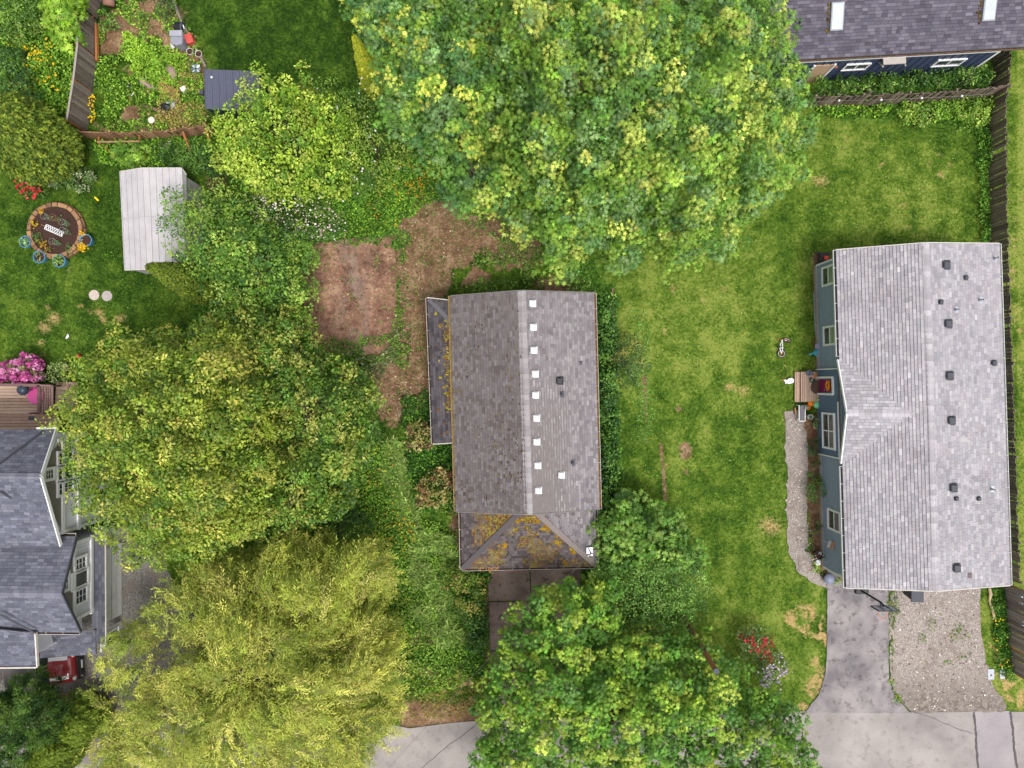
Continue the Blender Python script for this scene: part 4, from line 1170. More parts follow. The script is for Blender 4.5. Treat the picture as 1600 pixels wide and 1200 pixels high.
m = MB(); m.beam(PAo + Vector((0,.03,-.04)), PAi + Vector((0,.03,-.04)), .04, .1); m.beam(PBo + Vector((0,-.03,-.04)), PBi + Vector((0,-.03,-.04)), .04, .1); build_each(m, 'rake_board', WHITE_OLD, house)
for x, y in ((674,475),(676,580),(681,684)):
    p = P(x, y, 2.1); m = MB(); m.box((p.x, p.y, 1.02), (.1, .1, 2.1)); m.build('porch_post', SIDC, house)
m = MB(); pa, pb = P(672,480), P(708,690); m.box(((pa.x+pb.x)/2, (pa.y+pb.y)/2, .05), (abs(pb.x-pa.x), abs(pb.y-pa.y), .12)); m.build('porch_floor', flat('concrete_foot', C(168,160,150), .9, .15), house)
# garage roof: hip end facing the driveway
g1, g2, g3, g4 = P(720,797,2.35), P(722,889,2.35), P(932.5,885,2.35), P(930.5,795,2.35)
gW, gE = P(812,801,3.4), P(838,801,3.4)
m = MB(); m.slab([g1, g2, gW], .1); m.slab([g2, g3, gE, gW], .1); m.slab([g3, g4, gE], .1)
gr = m.build('garage_roof', flat('roof_deck', C(120,112,110), .9), house)
def lichen(p, g):
    k = fbm(np.array([p.x*1.7 + 9]), np.array([p.y*2.2]), 3)[0]
    return g.choice([C(138,100,54), C(118,88,56), C(150,128,56), C(108,82,60), C(128,118,62)]), min(.85, max(0, (k - .43)*5))*g.uniform(.4, 1)
m = MB(); PAL_G = [C(88,80,82), C(98,90,90), C(78,70,72), C(106,98,98)]
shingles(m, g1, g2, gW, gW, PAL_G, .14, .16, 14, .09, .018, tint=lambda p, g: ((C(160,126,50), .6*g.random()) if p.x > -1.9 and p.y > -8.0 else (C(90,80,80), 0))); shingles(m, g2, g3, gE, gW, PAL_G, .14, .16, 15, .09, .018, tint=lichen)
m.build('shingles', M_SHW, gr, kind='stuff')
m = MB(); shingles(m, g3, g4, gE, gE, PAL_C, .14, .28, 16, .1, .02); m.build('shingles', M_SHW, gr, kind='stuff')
for a_, b_, c0 in ((g2, gW, C(92,86,88)), (g3, gE, C(132,122,118))):
    m = MB(); m.col = c0; up_ = Vector((0,0,.035)); m.beam(a_ + up_, b_ + up_, .26, .03); m.build('hip_cap', M_SHW, gr)
g = random.Random(8); pts = []
for i in range(900):                                  # west face
    x = g.uniform(735, 806); y = g.uniform(800, 842)
    if y < 800 + (812-x)*.92 - 4 and (x > 760 or g.random() < .35) and g.random() < .25 + (x-735)/90: pts.append((x, y, g.uniform(.025, .07)))
m = MB(); moss_patch(m, g1, g2, gW, pts, 2); 
pts = []
for i in range(1700):
    y = g.uniform(806, 884); hw = (y-801)*1.12
    x = g.uniform(822 - hw + 8, 830 + hw - 8)
    pw = P(x, y, 2.9); d_ = fbm(np.array([pw.x*1.7 + 9]), np.array([pw.y*2.2]), 3)[0]
    if d_ > .47: pts.append((x, y, g.uniform(.015, .05)))
moss_patch(m, g2, g3, gE, pts, 3)
moss_patch(m, g2, g3, gE, [(x_ + g.gauss(0, 4), y_ + g.gauss(0, 3), g.uniform(.04, .09)) for x_, y_ in ((870,846),(896,862),(882,879),(808,812),(838,811),(790,852),(854,823)) for _ in range(14)], 4, [C(190,152,40), C(170,130,40)])
pts = [(x, y, .035) for x, y in ((g.uniform(838, 905), g.uniform(800, 850)) for i in range(150)) if y < 800 + (x-836)*.9 - 3]
moss_patch(m, g3, g4, gE, pts, 5, [C(110,84,44), C(90,70,50)])
m.build('moss', MOSS, gr, kind='stuff')
gutter(house, g2, g3, (0,-1,0), flat('worn_gutter', C(196,180,170), .6, .2, 7), .11); gutter(house, g1, g2, (-1,0,0), WHITE_OLD, .11); gutter(house, g3, g4, (1,0,0), WHITE_OLD, .11)
q = inset(g1, g4, g3, g2, .35); m = MB()
for i in range(4): wall_quad(m, q[i], q[(i+1) % 4], -.05, 2.3)
m.build('garage_wall', SIDC, house)
m = MB()
for k in range(4): m.box(((q[2].x+q[3].x)/2, q[2].y - .075, .3 + k*.5), (4.6, .04, .48))
m.build('garage_door', WHITE_OLD, house)
m = MB(); g = random.Random(2); m.col = C(176,132,90)
for i in range(60):
    p = P(g.uniform(748, 780), g.uniform(884, 891), 2.38); m.box(p, (g.uniform(.04, .12), .03, .02), rz=g.uniform(0, 3))
m.build('dead_leaves', attr_mat('dead_leaf', .95, .3), gr, kind='stuff')
# service mast and drop wire
p = P(919, 862, 2.5); top = P(924,866,3.5)
m = MB(); m.tube([Vector((top.x, top.y, 2.3)), Vector((top.x, top.y, 3.55))], .035, 8); m.lathe([(.09, 0), (.1, .08), (.05, .16)], Vector((top.x, top.y, 3.5)), 10)
m.box(Vector((top.x, top.y, 2.68)), (.3, .3, .03)); m.beam(Vector((top.x, top.y, 3.4)), Vector((top.x - .15, top.y - .12, 3.42)), .03, .03)
m.build('service_mast', GREYM, house)
m = MB(); a_, b_ = Vector((top.x - .15, top.y - .12, 3.42)), P(585, 1225, 7.0)
m.tube([lerp(a_, b_, t) - Vector((0, 0, 1.2*4*t*(1-t)*.35)) for t in [i/24 for i in range(25)]], .007, 5)
tag(m.build('service_wire', flat('wire', C(120,116,110), .7)), 'thin overhead service wire running from the roof mast towards the street', 'wire')

# ================================================================== dark blue house (north)
def tilt(px, py, z): return P(px, py, z)
house = thing('blue_house', 'dark blue board and batten house with slate grey roof and two skylights', 'house', (20, 18, 0))
ZE = 2.95
e1, e2 = P(1180,96.5,ZE), P(1645,70.5,ZE)
n3 = Vector((-(e2-e1).y, (e2-e1).x, 0)).normalized()
r1, r2 = e1 + n3*5.2 + Vector((0,0,1.6)), e2 + n3*5.2 + Vector((0,0,1.6))
b1, b2 = e1 + n3*10.4, e2 + n3*10.4
PAL_N = [C(90,86,98), C(98,94,106), C(82,78,90), C(106,101,112), C(92,88,98)]
M_SHN = attr_mat('slate_shingle', .9, .2, .8, 40)
m = MB(); m.slab([e1, e2, r2, r1], .1); m.slab([b1, r1, r2, b2], .1); roof = m.build('roof', flat('roof_deck', C(120,112,110), .9), house)
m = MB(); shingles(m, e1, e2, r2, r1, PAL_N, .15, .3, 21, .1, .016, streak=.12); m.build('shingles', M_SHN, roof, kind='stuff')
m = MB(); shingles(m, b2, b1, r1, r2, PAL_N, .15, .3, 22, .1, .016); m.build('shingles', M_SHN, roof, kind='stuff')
ridge_caps(roof, r1, r2, (n3*-1 + Vector((0,0,-.3))).normalized(), (n3 + Vector((0,0,-.3))).normalized(), capmat('cap_slate', C(86,82,94), C(112,106,118)), .26, .17)
ed = (e2-e1).normalized(); upn = (r1-e1).normalized(); nn = ed.cross(upn)
for x, y in ((1307,26), (1545,11)):
    z_ = on_plane(e1, e2, r1, x, y); p = P(x, y, z_); M_ = Matrix((ed, upn, nn)).transposed()
    sk = MB(); sk.box(p + nn*.06, (.62, 1.25, .13), m=M_); s_ = sk.build('skylight', flat('skylight_frame', C(150,152,160), .5), roof, bevel=.02)
    d_ = MB(); d_.box(p + nn*.131, (.5, 1.12, .012), m=M_); d_.build('pane', flat('frosted_glass', C(186,192,198), .25, .08, 2), s_)
    mm = MB(); gg = random.Random(int(x))
    for i in range(26):
        mm.col = gg.choice([C(92,74,40), C(110,96,50), C(70,56,40)]); mm.blob(p - ed*(.38 + abs(gg.gauss(0, .05))) + upn*gg.uniform(-.7, .6) + nn*.02, gg.uniform(.03, .08), 6, 4, .3, .5)
    mm.build('moss', MOSS, roof, kind='stuff')
# south wall with battens
w2 = Vector((23.72, 16.30, 0)); w1 = w2 - ed*11.6
BLU = flat('navy_siding', C(62,72,98), .6, .08, 4)
m = MB(); wall_quad(m, w1, w2, -.05, 2.85); wall_quad(m, w2, w2 + n3*9.8, -.05, 2.85); wall_quad(m, w1, w1 + n3*9.8, -.05, 2.85); wall_quad(m, w1 + n3*9.8, w2 + n3*9.8, -.05, 2.85)
m.add([w2 + Vector((0,0,2.85)), w2 + n3*9.8 + Vector((0,0,2.85)), w2 + n3*4.9 + Vector((0,0,4.3))], [[0,1,2]])
wall = m.build('wall', BLU, house)
m = MB(); m.beam(w2 - n3*.072 + Vector((0,0,.1)) - ed*.0, w2 - n3*.072 + Vector((0,0,2.6)), .03, .04, up=(0,1,0)); bat = m.build('batten', BLU, wall, loc=None)
off = world_off(wall)
for i in range(1, 34): inst(bat, wall, -ed*(.4*i))
m = MB(); m.beam(w1 - n3*.09 + Vector((0,0,2.66)), w2 - n3*.09 + Vector((0,0,2.66)), .06, .2); m.beam(w2 - n3*.07 + ed*.05 + Vector((0,0,0)), w2 - n3*.07 + ed*.05 + Vector((0,0,2.56)), .12, .06, up=(0,1,0)); build_each(m, 'trim_board', WHITE, house)
def nwin(px, py, w, h, z):
    p = P(px, py, z + h/2); t = (p.x - w1.x)/ed.x; o_ = w1 + ed*(t - w/2) - n3*.07; o_.z = z
    return window(house, o_, ed, (0,0,1), w, h, -n3, .08, 2, 1, [GLASS, GLASS_D])
nwin(1337,107,1.25,.75,1.3); nwin(1482,101,1.45,.8,1.15)
p = P(1276,112,1.1); t_ = (p.x - w1.x)/ed.x; o_ = w1 + ed*(t_-.45) - n3*.07
m = MB(); m.box(o_ + ed*.45 + Vector((0,0,1.05)) - n3*.02, (.9, .05, 2.05), rz=math.atan2(ed.y, ed.x)); dr_ = m.build('door', flat('tan_door', C(186,156,128), .6), house)
m = MB()
for k in (-.06, .96): m.beam(o_ + ed*k - n3*.04 + Vector((0,0,0)), o_ + ed*k - n3*.04 + Vector((0,0,2.15)), .1, .08, up=(0,1,0))
build_each(m, 'door_frame', WHITE, dr_)
gutter(house, e1, e2, -n3, flat('brown_gutter', C(120,96,84), .6, .2), .1)
# small bracketed hood over the side entry
p = P(1397,93,2.55); t_ = (p.x - w1.x)/ed.x; c_ = w1 + ed*t_ - n3*.3
m = MB(); m.box(Vector((c_.x, c_.y, 2.55)) + n3*.06, (1.1, .36, .07), rz=math.atan2(ed.y, ed.x)); 
for k in (-.55, .55): m.beam(w1 + ed*(t_+k) - n3*.08 + Vector((0,0,2.1)), w1 + ed*(t_+k) - n3*.5 + Vector((0,0,2.52)), .06, .06)
m.build('door_hood', flat('hood_paint', C(176,168,162), .6), house)
m = MB(); p = P(1306,105,1.9); t_ = (p.x - w1.x)/ed.x; m.blob(w1 + ed*t_ - n3*.14 + Vector((0,0,1.9)), .09, 8, 6, .05); m.build('wall_lamp', flat('copper', C(150,90,70), .4), house)

# ================================================================== two storey pale house (west)
house = thing('two_storey_house', 'pale two storey house with blue grey hip and gable roofs and white trim', 'house', (-23.5, -6, 0))
PAL_L = [C(98,99,112), C(107,108,121), C(90,91,104), C(114,115,127), C(101,102,114)]
M_SHL = attr_mat('bluegrey_shingle', .9, .16, .8, 40)
PALE = flat('pale_siding', C(222,222,230), .6, .05, 4)
TAUPE = flat('taupe_panel', C(128,122,114), .7, .08)
DECKM = flat('roof_deck', C(120,112,110), .9)
# upper gable facing east
ze, zr = 5.3, 7.2
ap = P(62,745,zr); ea, eb = P(86,672,ze), P(93,853,ze)
bx = -30.0
apB, eaB, ebB = Vector((bx, ap.y+.1, zr)), Vector((bx, ea.y+.1, ze)), Vector((bx, eb.y+.1, ze))
m = MB(); m.slab([ea, ap, apB, eaB], .1); m.slab([ap, eb, ebB, apB], .1); roof = m.build('roof', DECKM, house)
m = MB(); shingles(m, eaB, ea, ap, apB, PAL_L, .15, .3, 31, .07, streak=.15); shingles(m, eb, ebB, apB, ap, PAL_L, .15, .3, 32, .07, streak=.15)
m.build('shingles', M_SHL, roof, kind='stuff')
ridge_caps(roof, apB, ap, Vector((0,1,-.6)).normalized(), Vector((0,-1,-.6)).normalized(), capmat('cap_blue', C(104,104,118), C(128,128,140)), .26, .17)
m = MB()
for a_, b_ in ((ea, ap), (ap, eb)): m.beam(a_ + Vector((.03,0,-.07)), b_ + Vector((.03,0,-.07)), .05, .17)
build_each(m, 'rake_board', WHITE, roof)
wx = ap.x - .45
m = MB(); y0, y1 = eb.y + .45, ea.y - .4
m.prism([(bx, y0), (wx, y0), (wx, y1), (bx, y1)], -.05, ze - .05)
ym = (y0+y1)/2; m.add([(wx, y0, ze-.05), (wx, y1, ze-.05), (wx, ap.y, zr-.3)], [[0,1,2]])
wall = m.build('wall', PALE, house)
def epx(px, z): return None
# gable infill: taupe panels between white boards
m = MB(); m.add([(wx+.02, y0+.1, ze-.45), (wx+.02, y1-.1, ze-.45), (wx+.02, ap.y+.35, zr-.62), (wx+.02, ap.y-.35, zr-.62)], [[0,1,2,3]]); m.build('gable_panel', TAUPE, wall)
m = MB(); m.box((wx+.05, ym, ze-.5), (.07, y1-y0, .2)); m.box((wx+.06, ym, 3.55), (.08, y1-y0+.1, .22))
for yy in (y0+.08, y1-.08): m.box((wx+.045, yy, 2.7), (.07, .16, 5.0))
build_each(m, 'trim_board', WHITE, wall)
def ewin(wx, py0, py1, z0, z1, cols, rows, mu=0, mats=None):
    zc = (z0+z1)/2; ya, yb = P(0, py1, zc).y, P(0, py0, zc).y
    return window(house, (wx+.03, ya, z0), (0,1,0), (0,0,1), yb-ya, z1-z0, (1,0,0), .13, cols, rows, mats or [GLASS], mu)
ewin(wx, 703,728,3.95,5.3,1,1,2); ewin(wx, 726,752,3.95,5.35,1,1,0,[GLASS_D]); ewin(wx, 750,775,3.95,5.3,1,1,2)
ewin(wx, 730,752,5.45,6.3,1,1,2)
# lower hip roofs either side of the upper gable
def hip(a, b, c, d, seed, nm='roof'):
    b = Vector(b); nn_ = (c - a).cross(d - a); b.z = a.z - ((b.x - a.x)*nn_.x + (b.y - a.y)*nn_.y)/nn_.z
    m = MB(); m.slab([a, b, c, d], .1); r_ = m.build(nm, DECKM, house)
    m = MB(); shingles(m, a, b, c, d, PAL_L, .15, .3, seed, .07, streak=.15); m.build('shingles', M_SHL, r_, kind='stuff'); return r_
# south wing of the upper roof: eave facing south-east at (78, 838)
h1, h2 = P(-40,827,5.0), P(79,827,5.0); hip(Vector((bx, h1.y, 5.0)), h2, P(79,810,5.35), Vector((bx, P(0,668,6.4).y, 6.4)), 33)
m = MB(); m.beam(P(79,810,5.3), P(79,827,5.0) + Vector((.02,0,-.05)), .06, .16); build_each(m, 'rake_board', WHITE, house)
# north slope beside the deck
hip(P(88,672,5.25), Vector((bx, P(0,676,5.25).y, 5.25)), Vector((bx, P(0,735,6.6).y, 6.6)), P(62,735,6.6), 34)
m = MB(); m.beam(P(58,670,5.15), P(90,668,5.15), .12, .12); m.build('gutter', WHITE, house)
# valley flashing lines
VAL = flat('valley_metal', C(58,58,68), .6)
def valley(x0, y0, z0, x1, y1, z1):
    m = MB(); m.beam(P(x0,y0,z0), P(x1,y1,z1), .09, .03); m.build('valley_flashing', VAL, house)
valley(0,725,6.75,68,673,5.42); valley(0,768,6.95,76,813,5.5)
# garage wing: lower gable
ze2, zr2 = 4.7, 5.95
ap = P(95,927,zr2); ea, eb = P(118,838,ze2), P(124.5,988,ze2)
apB, eaB, ebB = Vector((bx, ap.y+.1, zr2)), Vector((bx, ea.y+.1, ze2)), Vector((bx, eb.y+.1, ze2))
m = MB(); m.slab([ea, ap, apB, eaB], .1); m.slab([ap, eb, ebB, apB], .1); roof = m.build('roof', DECKM, house)
m = MB(); shingles(m, eaB, ea, ap, apB, PAL_L, .15, .3, 35, .07, streak=.15); shingles(m, eb, ebB, apB, ap, PAL_L, .15, .3, 36, .07, streak=.15)
m.build('shingles', M_SHL, roof, kind='stuff')
ridge_caps(roof, apB, ap, Vector((0,1,-.6)).normalized(), Vector((0,-1,-.6)).normalized(), capmat('cap_blue', C(104,104,118), C(128,128,140)), .26, .24)
m = MB()
for a_, b_ in ((ea, ap), (ap, eb)): m.beam(a_ + Vector((.03,0,-.07)), b_ + Vector((.03,0,-.07)), .05, .15)
build_each(m, 'rake_board', DGREY, roof)
gutter(house, eaB, ea, (0,1,0), WHITE_OLD, .14); gutter(house, ebB, eb, (0,-1,0), WHITE_OLD, .12)
wx2 = -20.4; y0, y1 = eb.y + .35, ea.y - .35
m = MB(); m.prism([(bx, y0), (wx2, y0), (wx2, y1), (bx, y1)], -.05, ze2-.05); m.add([(wx2, y0, ze2-.05), (wx2, y1, ze2-.05), (wx2, ap.y, zr2-.25)], [[0,1,2]])
wall = m.build('wall', PALE, house)
m = MB(); m.add([(wx2+.02, y0+.1, ze2-.35), (wx2+.02, y1-.1, ze2-.35), (wx2+.02, ap.y+.3, zr2-.45), (wx2+.02, ap.y-.3, zr2-.45)], [[0,1,2,3]]); m.build('gable_panel', TAUPE, wall)
m = MB(); m.box((wx2+.05, (y0+y1)/2, ze2-.42), (.07, y1-y0, .16)); m.box((wx2+.05, (y0+y1)/2, 2.82), (.09, y1-y0+.1, .2))
for yy in (y0+.08, y1-.08): m.box((wx2+.045, yy, 3.5), (.07, .16, 1.7))
build_each(m, 'trim_board', WHITE, wall)
# vertical grooves of the board siding
m = MB()
yy = y0 + .25
while yy < y1 - .2:
    m.box((wx2+.012, yy, 3.45), (.02, .05, 1.1)); yy += .16
m.build('siding_rib', PALE, wall, kind='stuff')
ewin(wx2, 868,892,3.25,4.35,1,1,2); ewin(wx2, 890,919,3.1,4.55,1,1,0,[GLASS_D]); ewin(wx2, 917,945,3.2,4.35,1,1,2); ewin(wx2, 893,925,4.7,5.3,1,1,3)
# pent roof over the garage doors
k0, k1, k2, k3 = P(163.5,822,2.25), P(164.5,1008,2.25), Vector((wx2, P(0,1003,2.7).y, 2.72)), Vector((wx2, P(0,826,2.7).y, 2.72))
hip(k1, k0, k3, k2, 37, 'pent_roof')
m = MB(); m.beam(k0 + Vector((.03,0,-.04)), k1 + Vector((.03,0,-.04)), .05, .12); m.build('gutter', WHITE_OLD, house)
hip(P(63,1028,2.2), P(151,1021,2.2), P(149,985,2.72), P(63,985,2.72), 38, 'pent_roof')
m = MB()
m.box((wx2+.06, (P(0,845).y + P(0,962).y)/2, 1.08), (.05, 3.7, 2.1)); gd = m.build('garage_door', WHITE, house)
m = MB()
for z_ in (.55, 1.08, 1.6): m.box((wx2+.09, (P(0,845).y + P(0,962).y)/2, z_), (.02, 3.66, .025))
m.build('panel_groove', GREYM, gd)
m = MB(); yb_ = P(0,972).y; m.box((wx2+.06, yb_-.4, 1.0), (.06, .95, 2.0)); dd = m.build('door', WHITE, house)
window(house, (wx2+.09, yb_-.75, .4), (0,1,0), (0,0,1), .7, 1.4, (1,0,0), .1, 1, 1, [GLASS_D])
# south-west corner roof
c1, c2 = P(-40,1046,4.4), P(57,1042,4.4)
hip(Vector((bx, c1.y, 4.4)), c2, P(55,989,5.0), Vector((bx, P(0,958,5.6).y, 5.6)), 39)
m = MB(); m.beam(Vector((bx, c1.y, 4.36)), c2 + Vector((0,-.03,-.05)), .06, .15); m.beam(P(56,989,4.95), c2 + Vector((.03,0,-.05)), .06, .15); build_each(m, 'rake_board', WHITE_OLD, house)
valley(0,960,5.66,54,989,5.1)
m = MB(); ys_ = c2.y + .4; m.prism([(bx, ys_), (c2.x-.35, ys_), (c2.x-.35, y0), (bx, y0)], -.05, 4.35); m.build('wall', PALE, house)
m = MB(); q_ = P(62,1018,3.9); m.tube([P(58,1020,4.2), q_, Vector((q_.x, q_.y, 2.6))], .045, 7); m.build('downspout', WHITE, house)

# ================================================================== sheds
# white metal shed
sh = thing('metal_shed', 'white ribbed metal garden shed with low gabled roof beside the fruit trees', 'shed', P(240,345))
za, zb = 2.0, 2.35
A1, A2 = P(188,268,za), P(195.5,422,za); B1, B2 = P(222,262.5,zb), P(229,421,zb); D1, D2 = P(284,262.5,zb-.05), P(289,421,zb-.05); E1, E2 = P(291,272,za), P(296,421,za)
SHW = flat('white_metal', C(188,184,186), .5, .1, 1.6, .0, .15)
def panels(sh, q1, q2, q3, q4, n, mat, rib=.022, nm='roof_panel'):
    """q1->q2 one long edge, q4->q3 the other; n ribbed panels between"""
    for i in range(n):
        a, b = lerp(q1, q4, i/n), lerp(q2, q3, i/n); c, d = lerp(q2, q3, (i+1)/n), lerp(q1, q4, (i+1)/n)
        nrm = (b-a).cross(d-a).normalized(); nrm = nrm if nrm.z > 0 else -nrm
        m = MB(); o = (d-a)*.04
        m.slab([a+o, b+o, c-o*.2, d-o*.2], .02)
        m.beam(a + o*.8 + nrm*rib*.5, b + o*.8 + nrm*rib*.5, .035, rib, up=nrm)
        for k in (.36, .68): m.beam(lerp(a, d, k) + nrm*.004, lerp(b, c, k) + nrm*.004, .02, .008, up=nrm)
        m.build(nm, mat, sh)
panels(sh, A1, A2, B2, B1, 4, SHW, .05); panels(sh, B1, B2, D2, D1, 6, SHW, .05); panels(sh, D1, D2, E2, E1, 1, SHW)
m = MB(); q = [Vector((p.x, p.y, 0)) for p in (A1, E1, E2, A2)]; cc = sum(q, Vector())/4; q = [cc + (p-cc)*.95 for p in q]
for i in range(4): wall_quad(m, q[i], q[(i+1) % 4], 0, 1.98, .05)
m.build('wall', SHW, sh)
m = MB(); 
for a_, b_ in ((A1, B1), (B1, D1), (D1, E1), (A2, B2), (B2, D2), (D2, E2)): m.beam(a_ + Vector((0,0,-.02)), b_ + Vector((0,0,-.02)), .04, .08)
build_each(m, 'roof_edge', WHITE_OLD, sh)
m = MB(); a_, b_ = lerp(A1, A2, .48), lerp(B1, B2, .48); m.beam(a_ + Vector((0,0,.02)), b_ + Vector((0,0,.02)), .012, .012); m.beam(b_ + Vector((0,0,.02)), lerp(D1, D2, .48) + Vector((0,0,.02)), .012, .012); m.build('roof_seam', GREYM, sh)
# dark grey shed
sh = thing('grey_shed', 'dark slate grey shed with standing seam roof at the lawn corner', 'shed', P(362,142))
A1, A2, B2, B1 = P(319,108,1.95), P(321,170,1.95), P(408,176,2.1), P(406,111.5,2.1)
SHG = flat('slate_metal', C(86,88,106), .5, .08, 3)
panels(sh, A1, A2, B2, B1, 8, SHG, .03)
m = MB(); q = [Vector((p.x, p.y, 0)) for p in (A1, B1, B2, A2)]; cc = sum(q, Vector())/4; q = [cc + (p-cc)*.95 for p in q]
for i in range(4): wall_quad(m, q[i], q[(i+1) % 4], 0, 1.93, .05)
m.build('wall', flat('navy_metal', C(44,50,70), .5, .1), sh)
m = MB(); p = P(316,145,1.5); m.box((p.x, p.y, 1.5), (.2, .22, .25)); m.build('junction_box', DGREY, sh)
m = MB(); p = P(331,121,2.06); m.lathe([(.06,0),(.06,.05),(.02,.08)], p, 8); m.build('roof_cap', WHITE, sh)

# ================================================================== fences
FW = wood_mat('grey_fence_wood', C(108,94,88), C(160,146,138))
FB = wood_mat('brown_fence_wood', C(102,86,76), C(152,134,120))
FT = wood_mat('tan_fence_wood', C(150,106,80), C(190,148,114))
FO = wood_mat('orange_post_wood', C(176,104,56), C(206,138,84))
def fence(name, label, pts, h, mat, bw=.145, gap=.012, face=1, post_mat=None, rail_side=1, skip=0.0, seed=0, tiltj=.012, cap=None, every=2.4):
    g = random.Random(seed); pts = [P(x, y) if not isinstance(x, Vector) else x for x, y in pts]
    base = pts[0]; root = thing(name, label, 'fence', (base.x, base.y, 0))
    first = None; posts = None
    mb = MB(); mb.box((0, 0, h/2), (bw, .02, h)); 
    for a, b in zip(pts, pts[1:]):
        d = b - a; L = d.length; e = d/L; rz = math.atan2(e.y, e.x); k = int(L/(bw + gap)); nrm = Vector((-e.y, e.x, 0))
        for i in range(k):
            if g.random() < skip: continue
            p = a + e*(bw + gap)*(i + .5) - base
            rot = (g.gauss(0, tiltj), g.gauss(0, tiltj*.6), rz + g.gauss(0, .01))
            loc = (p.x, p.y, g.uniform(-.03, .02))
            if first is None:
                first = mb.build('board', mat, loc=(0, 0, 0)); first.parent = root; first.location = loc; first.rotation_euler = rot
            else: inst(first, root, loc, rot)
        kp = max(1, int(round(L/every)))
        for i in range(kp + (1 if b is pts[-1] else 0)):
            p = a + e*(L*i/kp) + nrm*.075*rail_side
            m = MB(); m.box((p.x, p.y, h/2 - .02), (.09, .09, h + .06), rz=rz); m.build('post', post_mat or mat, root)
        for z in (.3, h - .25):
            m = MB(); o = nrm*.045*rail_side; m.beam(a + o + Vector((0,0,z)), b + o + Vector((0,0,z)), .045, .085); m.build('rail', post_mat or mat, root)
        if cap:
            m = MB(); m.beam(a + Vector((0,0,h+.035)), b + Vector((0,0,h+.035)), .1, .03); m.build('cap_rail', cap, root)
    return root
fence('wooden_fence', 'weathered grey board fence with pale cap between the weedy garden and the yellow flowered thicket', [(164,-30),(151,33),(152,92),(146,145),(136,206)], 1.8, FW, seed=1, rail_side=-1, cap=flat('pale_cap', C(160,150,144), .8), post_mat=FO)
fence('wooden_fence', 'sagging tan board fence with orange props behind the white metal shed', [(140,217),(190,219.5),(240,219),(290,215),(335,208)], 1.25, FT, seed=2, rail_side=1, tiltj=.03)
fence('wooden_fence', 'old brown leaning fence below the dark blue house', [(1258,168),(1330,166),(1400,163),(1470,159),(1550,152)], 1.5, FB, seed=3, rail_side=1, tiltj=.04, skip=.03)
fence('wooden_fence', 'long dark brown fence running behind the pale roofed house to the street', [(1553,70),(1549,150),(1545,165),(1545,300),(1547,385),(1551,500),(1556,640),(1561,780),(1566,900)], 1.45, FB, seed=4, rail_side=1, tiltj=.02, skip=.02)
fence('wooden_fence', 'grey brown fence panel beside the gravel pad and buttercups', [(1569,912),(1572,970),(1577,1012),(1581,1050)], 1.7, FW, seed=5, rail_side=1, tiltj=.02, post_mat=FO)
fence('wooden_fence', 'short brown fence gate between the two halves of the pale two storey house', [(92,842),(150,842)], 1.7, wood_mat('red_brown_wood', C(80,50,42), C(112,76,64)), seed=6)
# props and loose lumber by the tan fence
LW = [((286,206,1.3),(304,253,.03),'sloping orange timber prop leaning on the tan fence, longer one'), ((322,202,1.2),(332,232,.03),'sloping orange timber prop leaning on the tan fence beside the light green tree')]
for a_, b_, lab in LW:
    m = MB(); m.beam(P(*a_), P(*b_), .09, .09); tag(m.build('timber_prop', FO), lab, 'timber')
t_ = thing('timber_framework', 'low open timber trestle standing against the tan fence by the conifer', 'framework', P(185,228))  # a low open frame of timbers by the fence
for a_, b_ in (((152,222,.9),(218,221,.9)), ((154,215,.9),(156,235,.05)), ((218,212,.9),(217,234,.05)), ((160,226,.6),(176,240,.05)), ((166,222,.5),(165,236,.05))):
    m = MB(); m.beam(P(*a_), P(*b_), .07, .07); m.build('timber', FT if a_[1] == 222 else FO, t_)
m = MB(); m.beam(P(151,38,.25), P(152,95,.25), .1, .22); tag(m.build('orange_board', FO), 'long orange timber board standing on edge along the grey fence foot', 'board')
# lawn edging between the weedy garden and the north lawn
ed_ = thing('lawn_edging', 'low pale board edging between the weedy garden and the dark green lawn', 'edging', P(290,40))
pp = [(262,-30),(272,0),(283,30),(296,55),(308,78),(323,106)]
for a_, b_ in zip(pp, pp[1:]):
    m = MB(); m.beam(P(*a_) + Vector((0,0,.08)), P(*b_) + Vector((0,0,.08)), .1, .22); m.build('edging_board', FW, ed_)
# tall weathered trunk stub under the maple
# ================================================================== trees and shrubs
def tree(name, label, cat, poly, zedge, ztop, dn, pal, seed, spacing=16, cr=.45, per=22, size=.2, tpl='maple', group=None, base=None, r0=.22, zfork=2.0,
         mat=None, limbs=10, stems=True, extra=None, **kw):
    L = Leaves(); c = canopy(L, poly, zedge, ztop, dn, spacing, cr, per, size, tpl, pal, seed, **kw)
    cen = c.mean(0); b = P(*base) if base else Vector((cen[0], cen[1], 0)); b.z = 0
    root = thing(name, label, cat, b, group)
    if extra: extra(L, c)
    L.build('crown' if stems else 'foliage', mat or LEAF, root)
    g = random.Random(seed); idx = [g.randrange(len(c)) for _ in range(limbs)]
    tops = [(c[i][0]*.92 + b.x*.08, c[i][1]*.92 + b.y*.08, max(.3, c[i][2] - .5)) for i in idx]
    if stems: trunk(root, b, tops, r0, zfork, seed=seed)
    else:
        m = MB(); m.col = (.12, .09, .06)
        for t in tops: m.tube([b + Vector((g.uniform(-.1, .1), g.uniform(-.1, .1), -.03)), lerp(b, Vector(t), .5) + Vector((0, 0, .15)), Vector(t)], [.03, .022, .008], 5)
        m.build('stem', BARK, root)
    return root

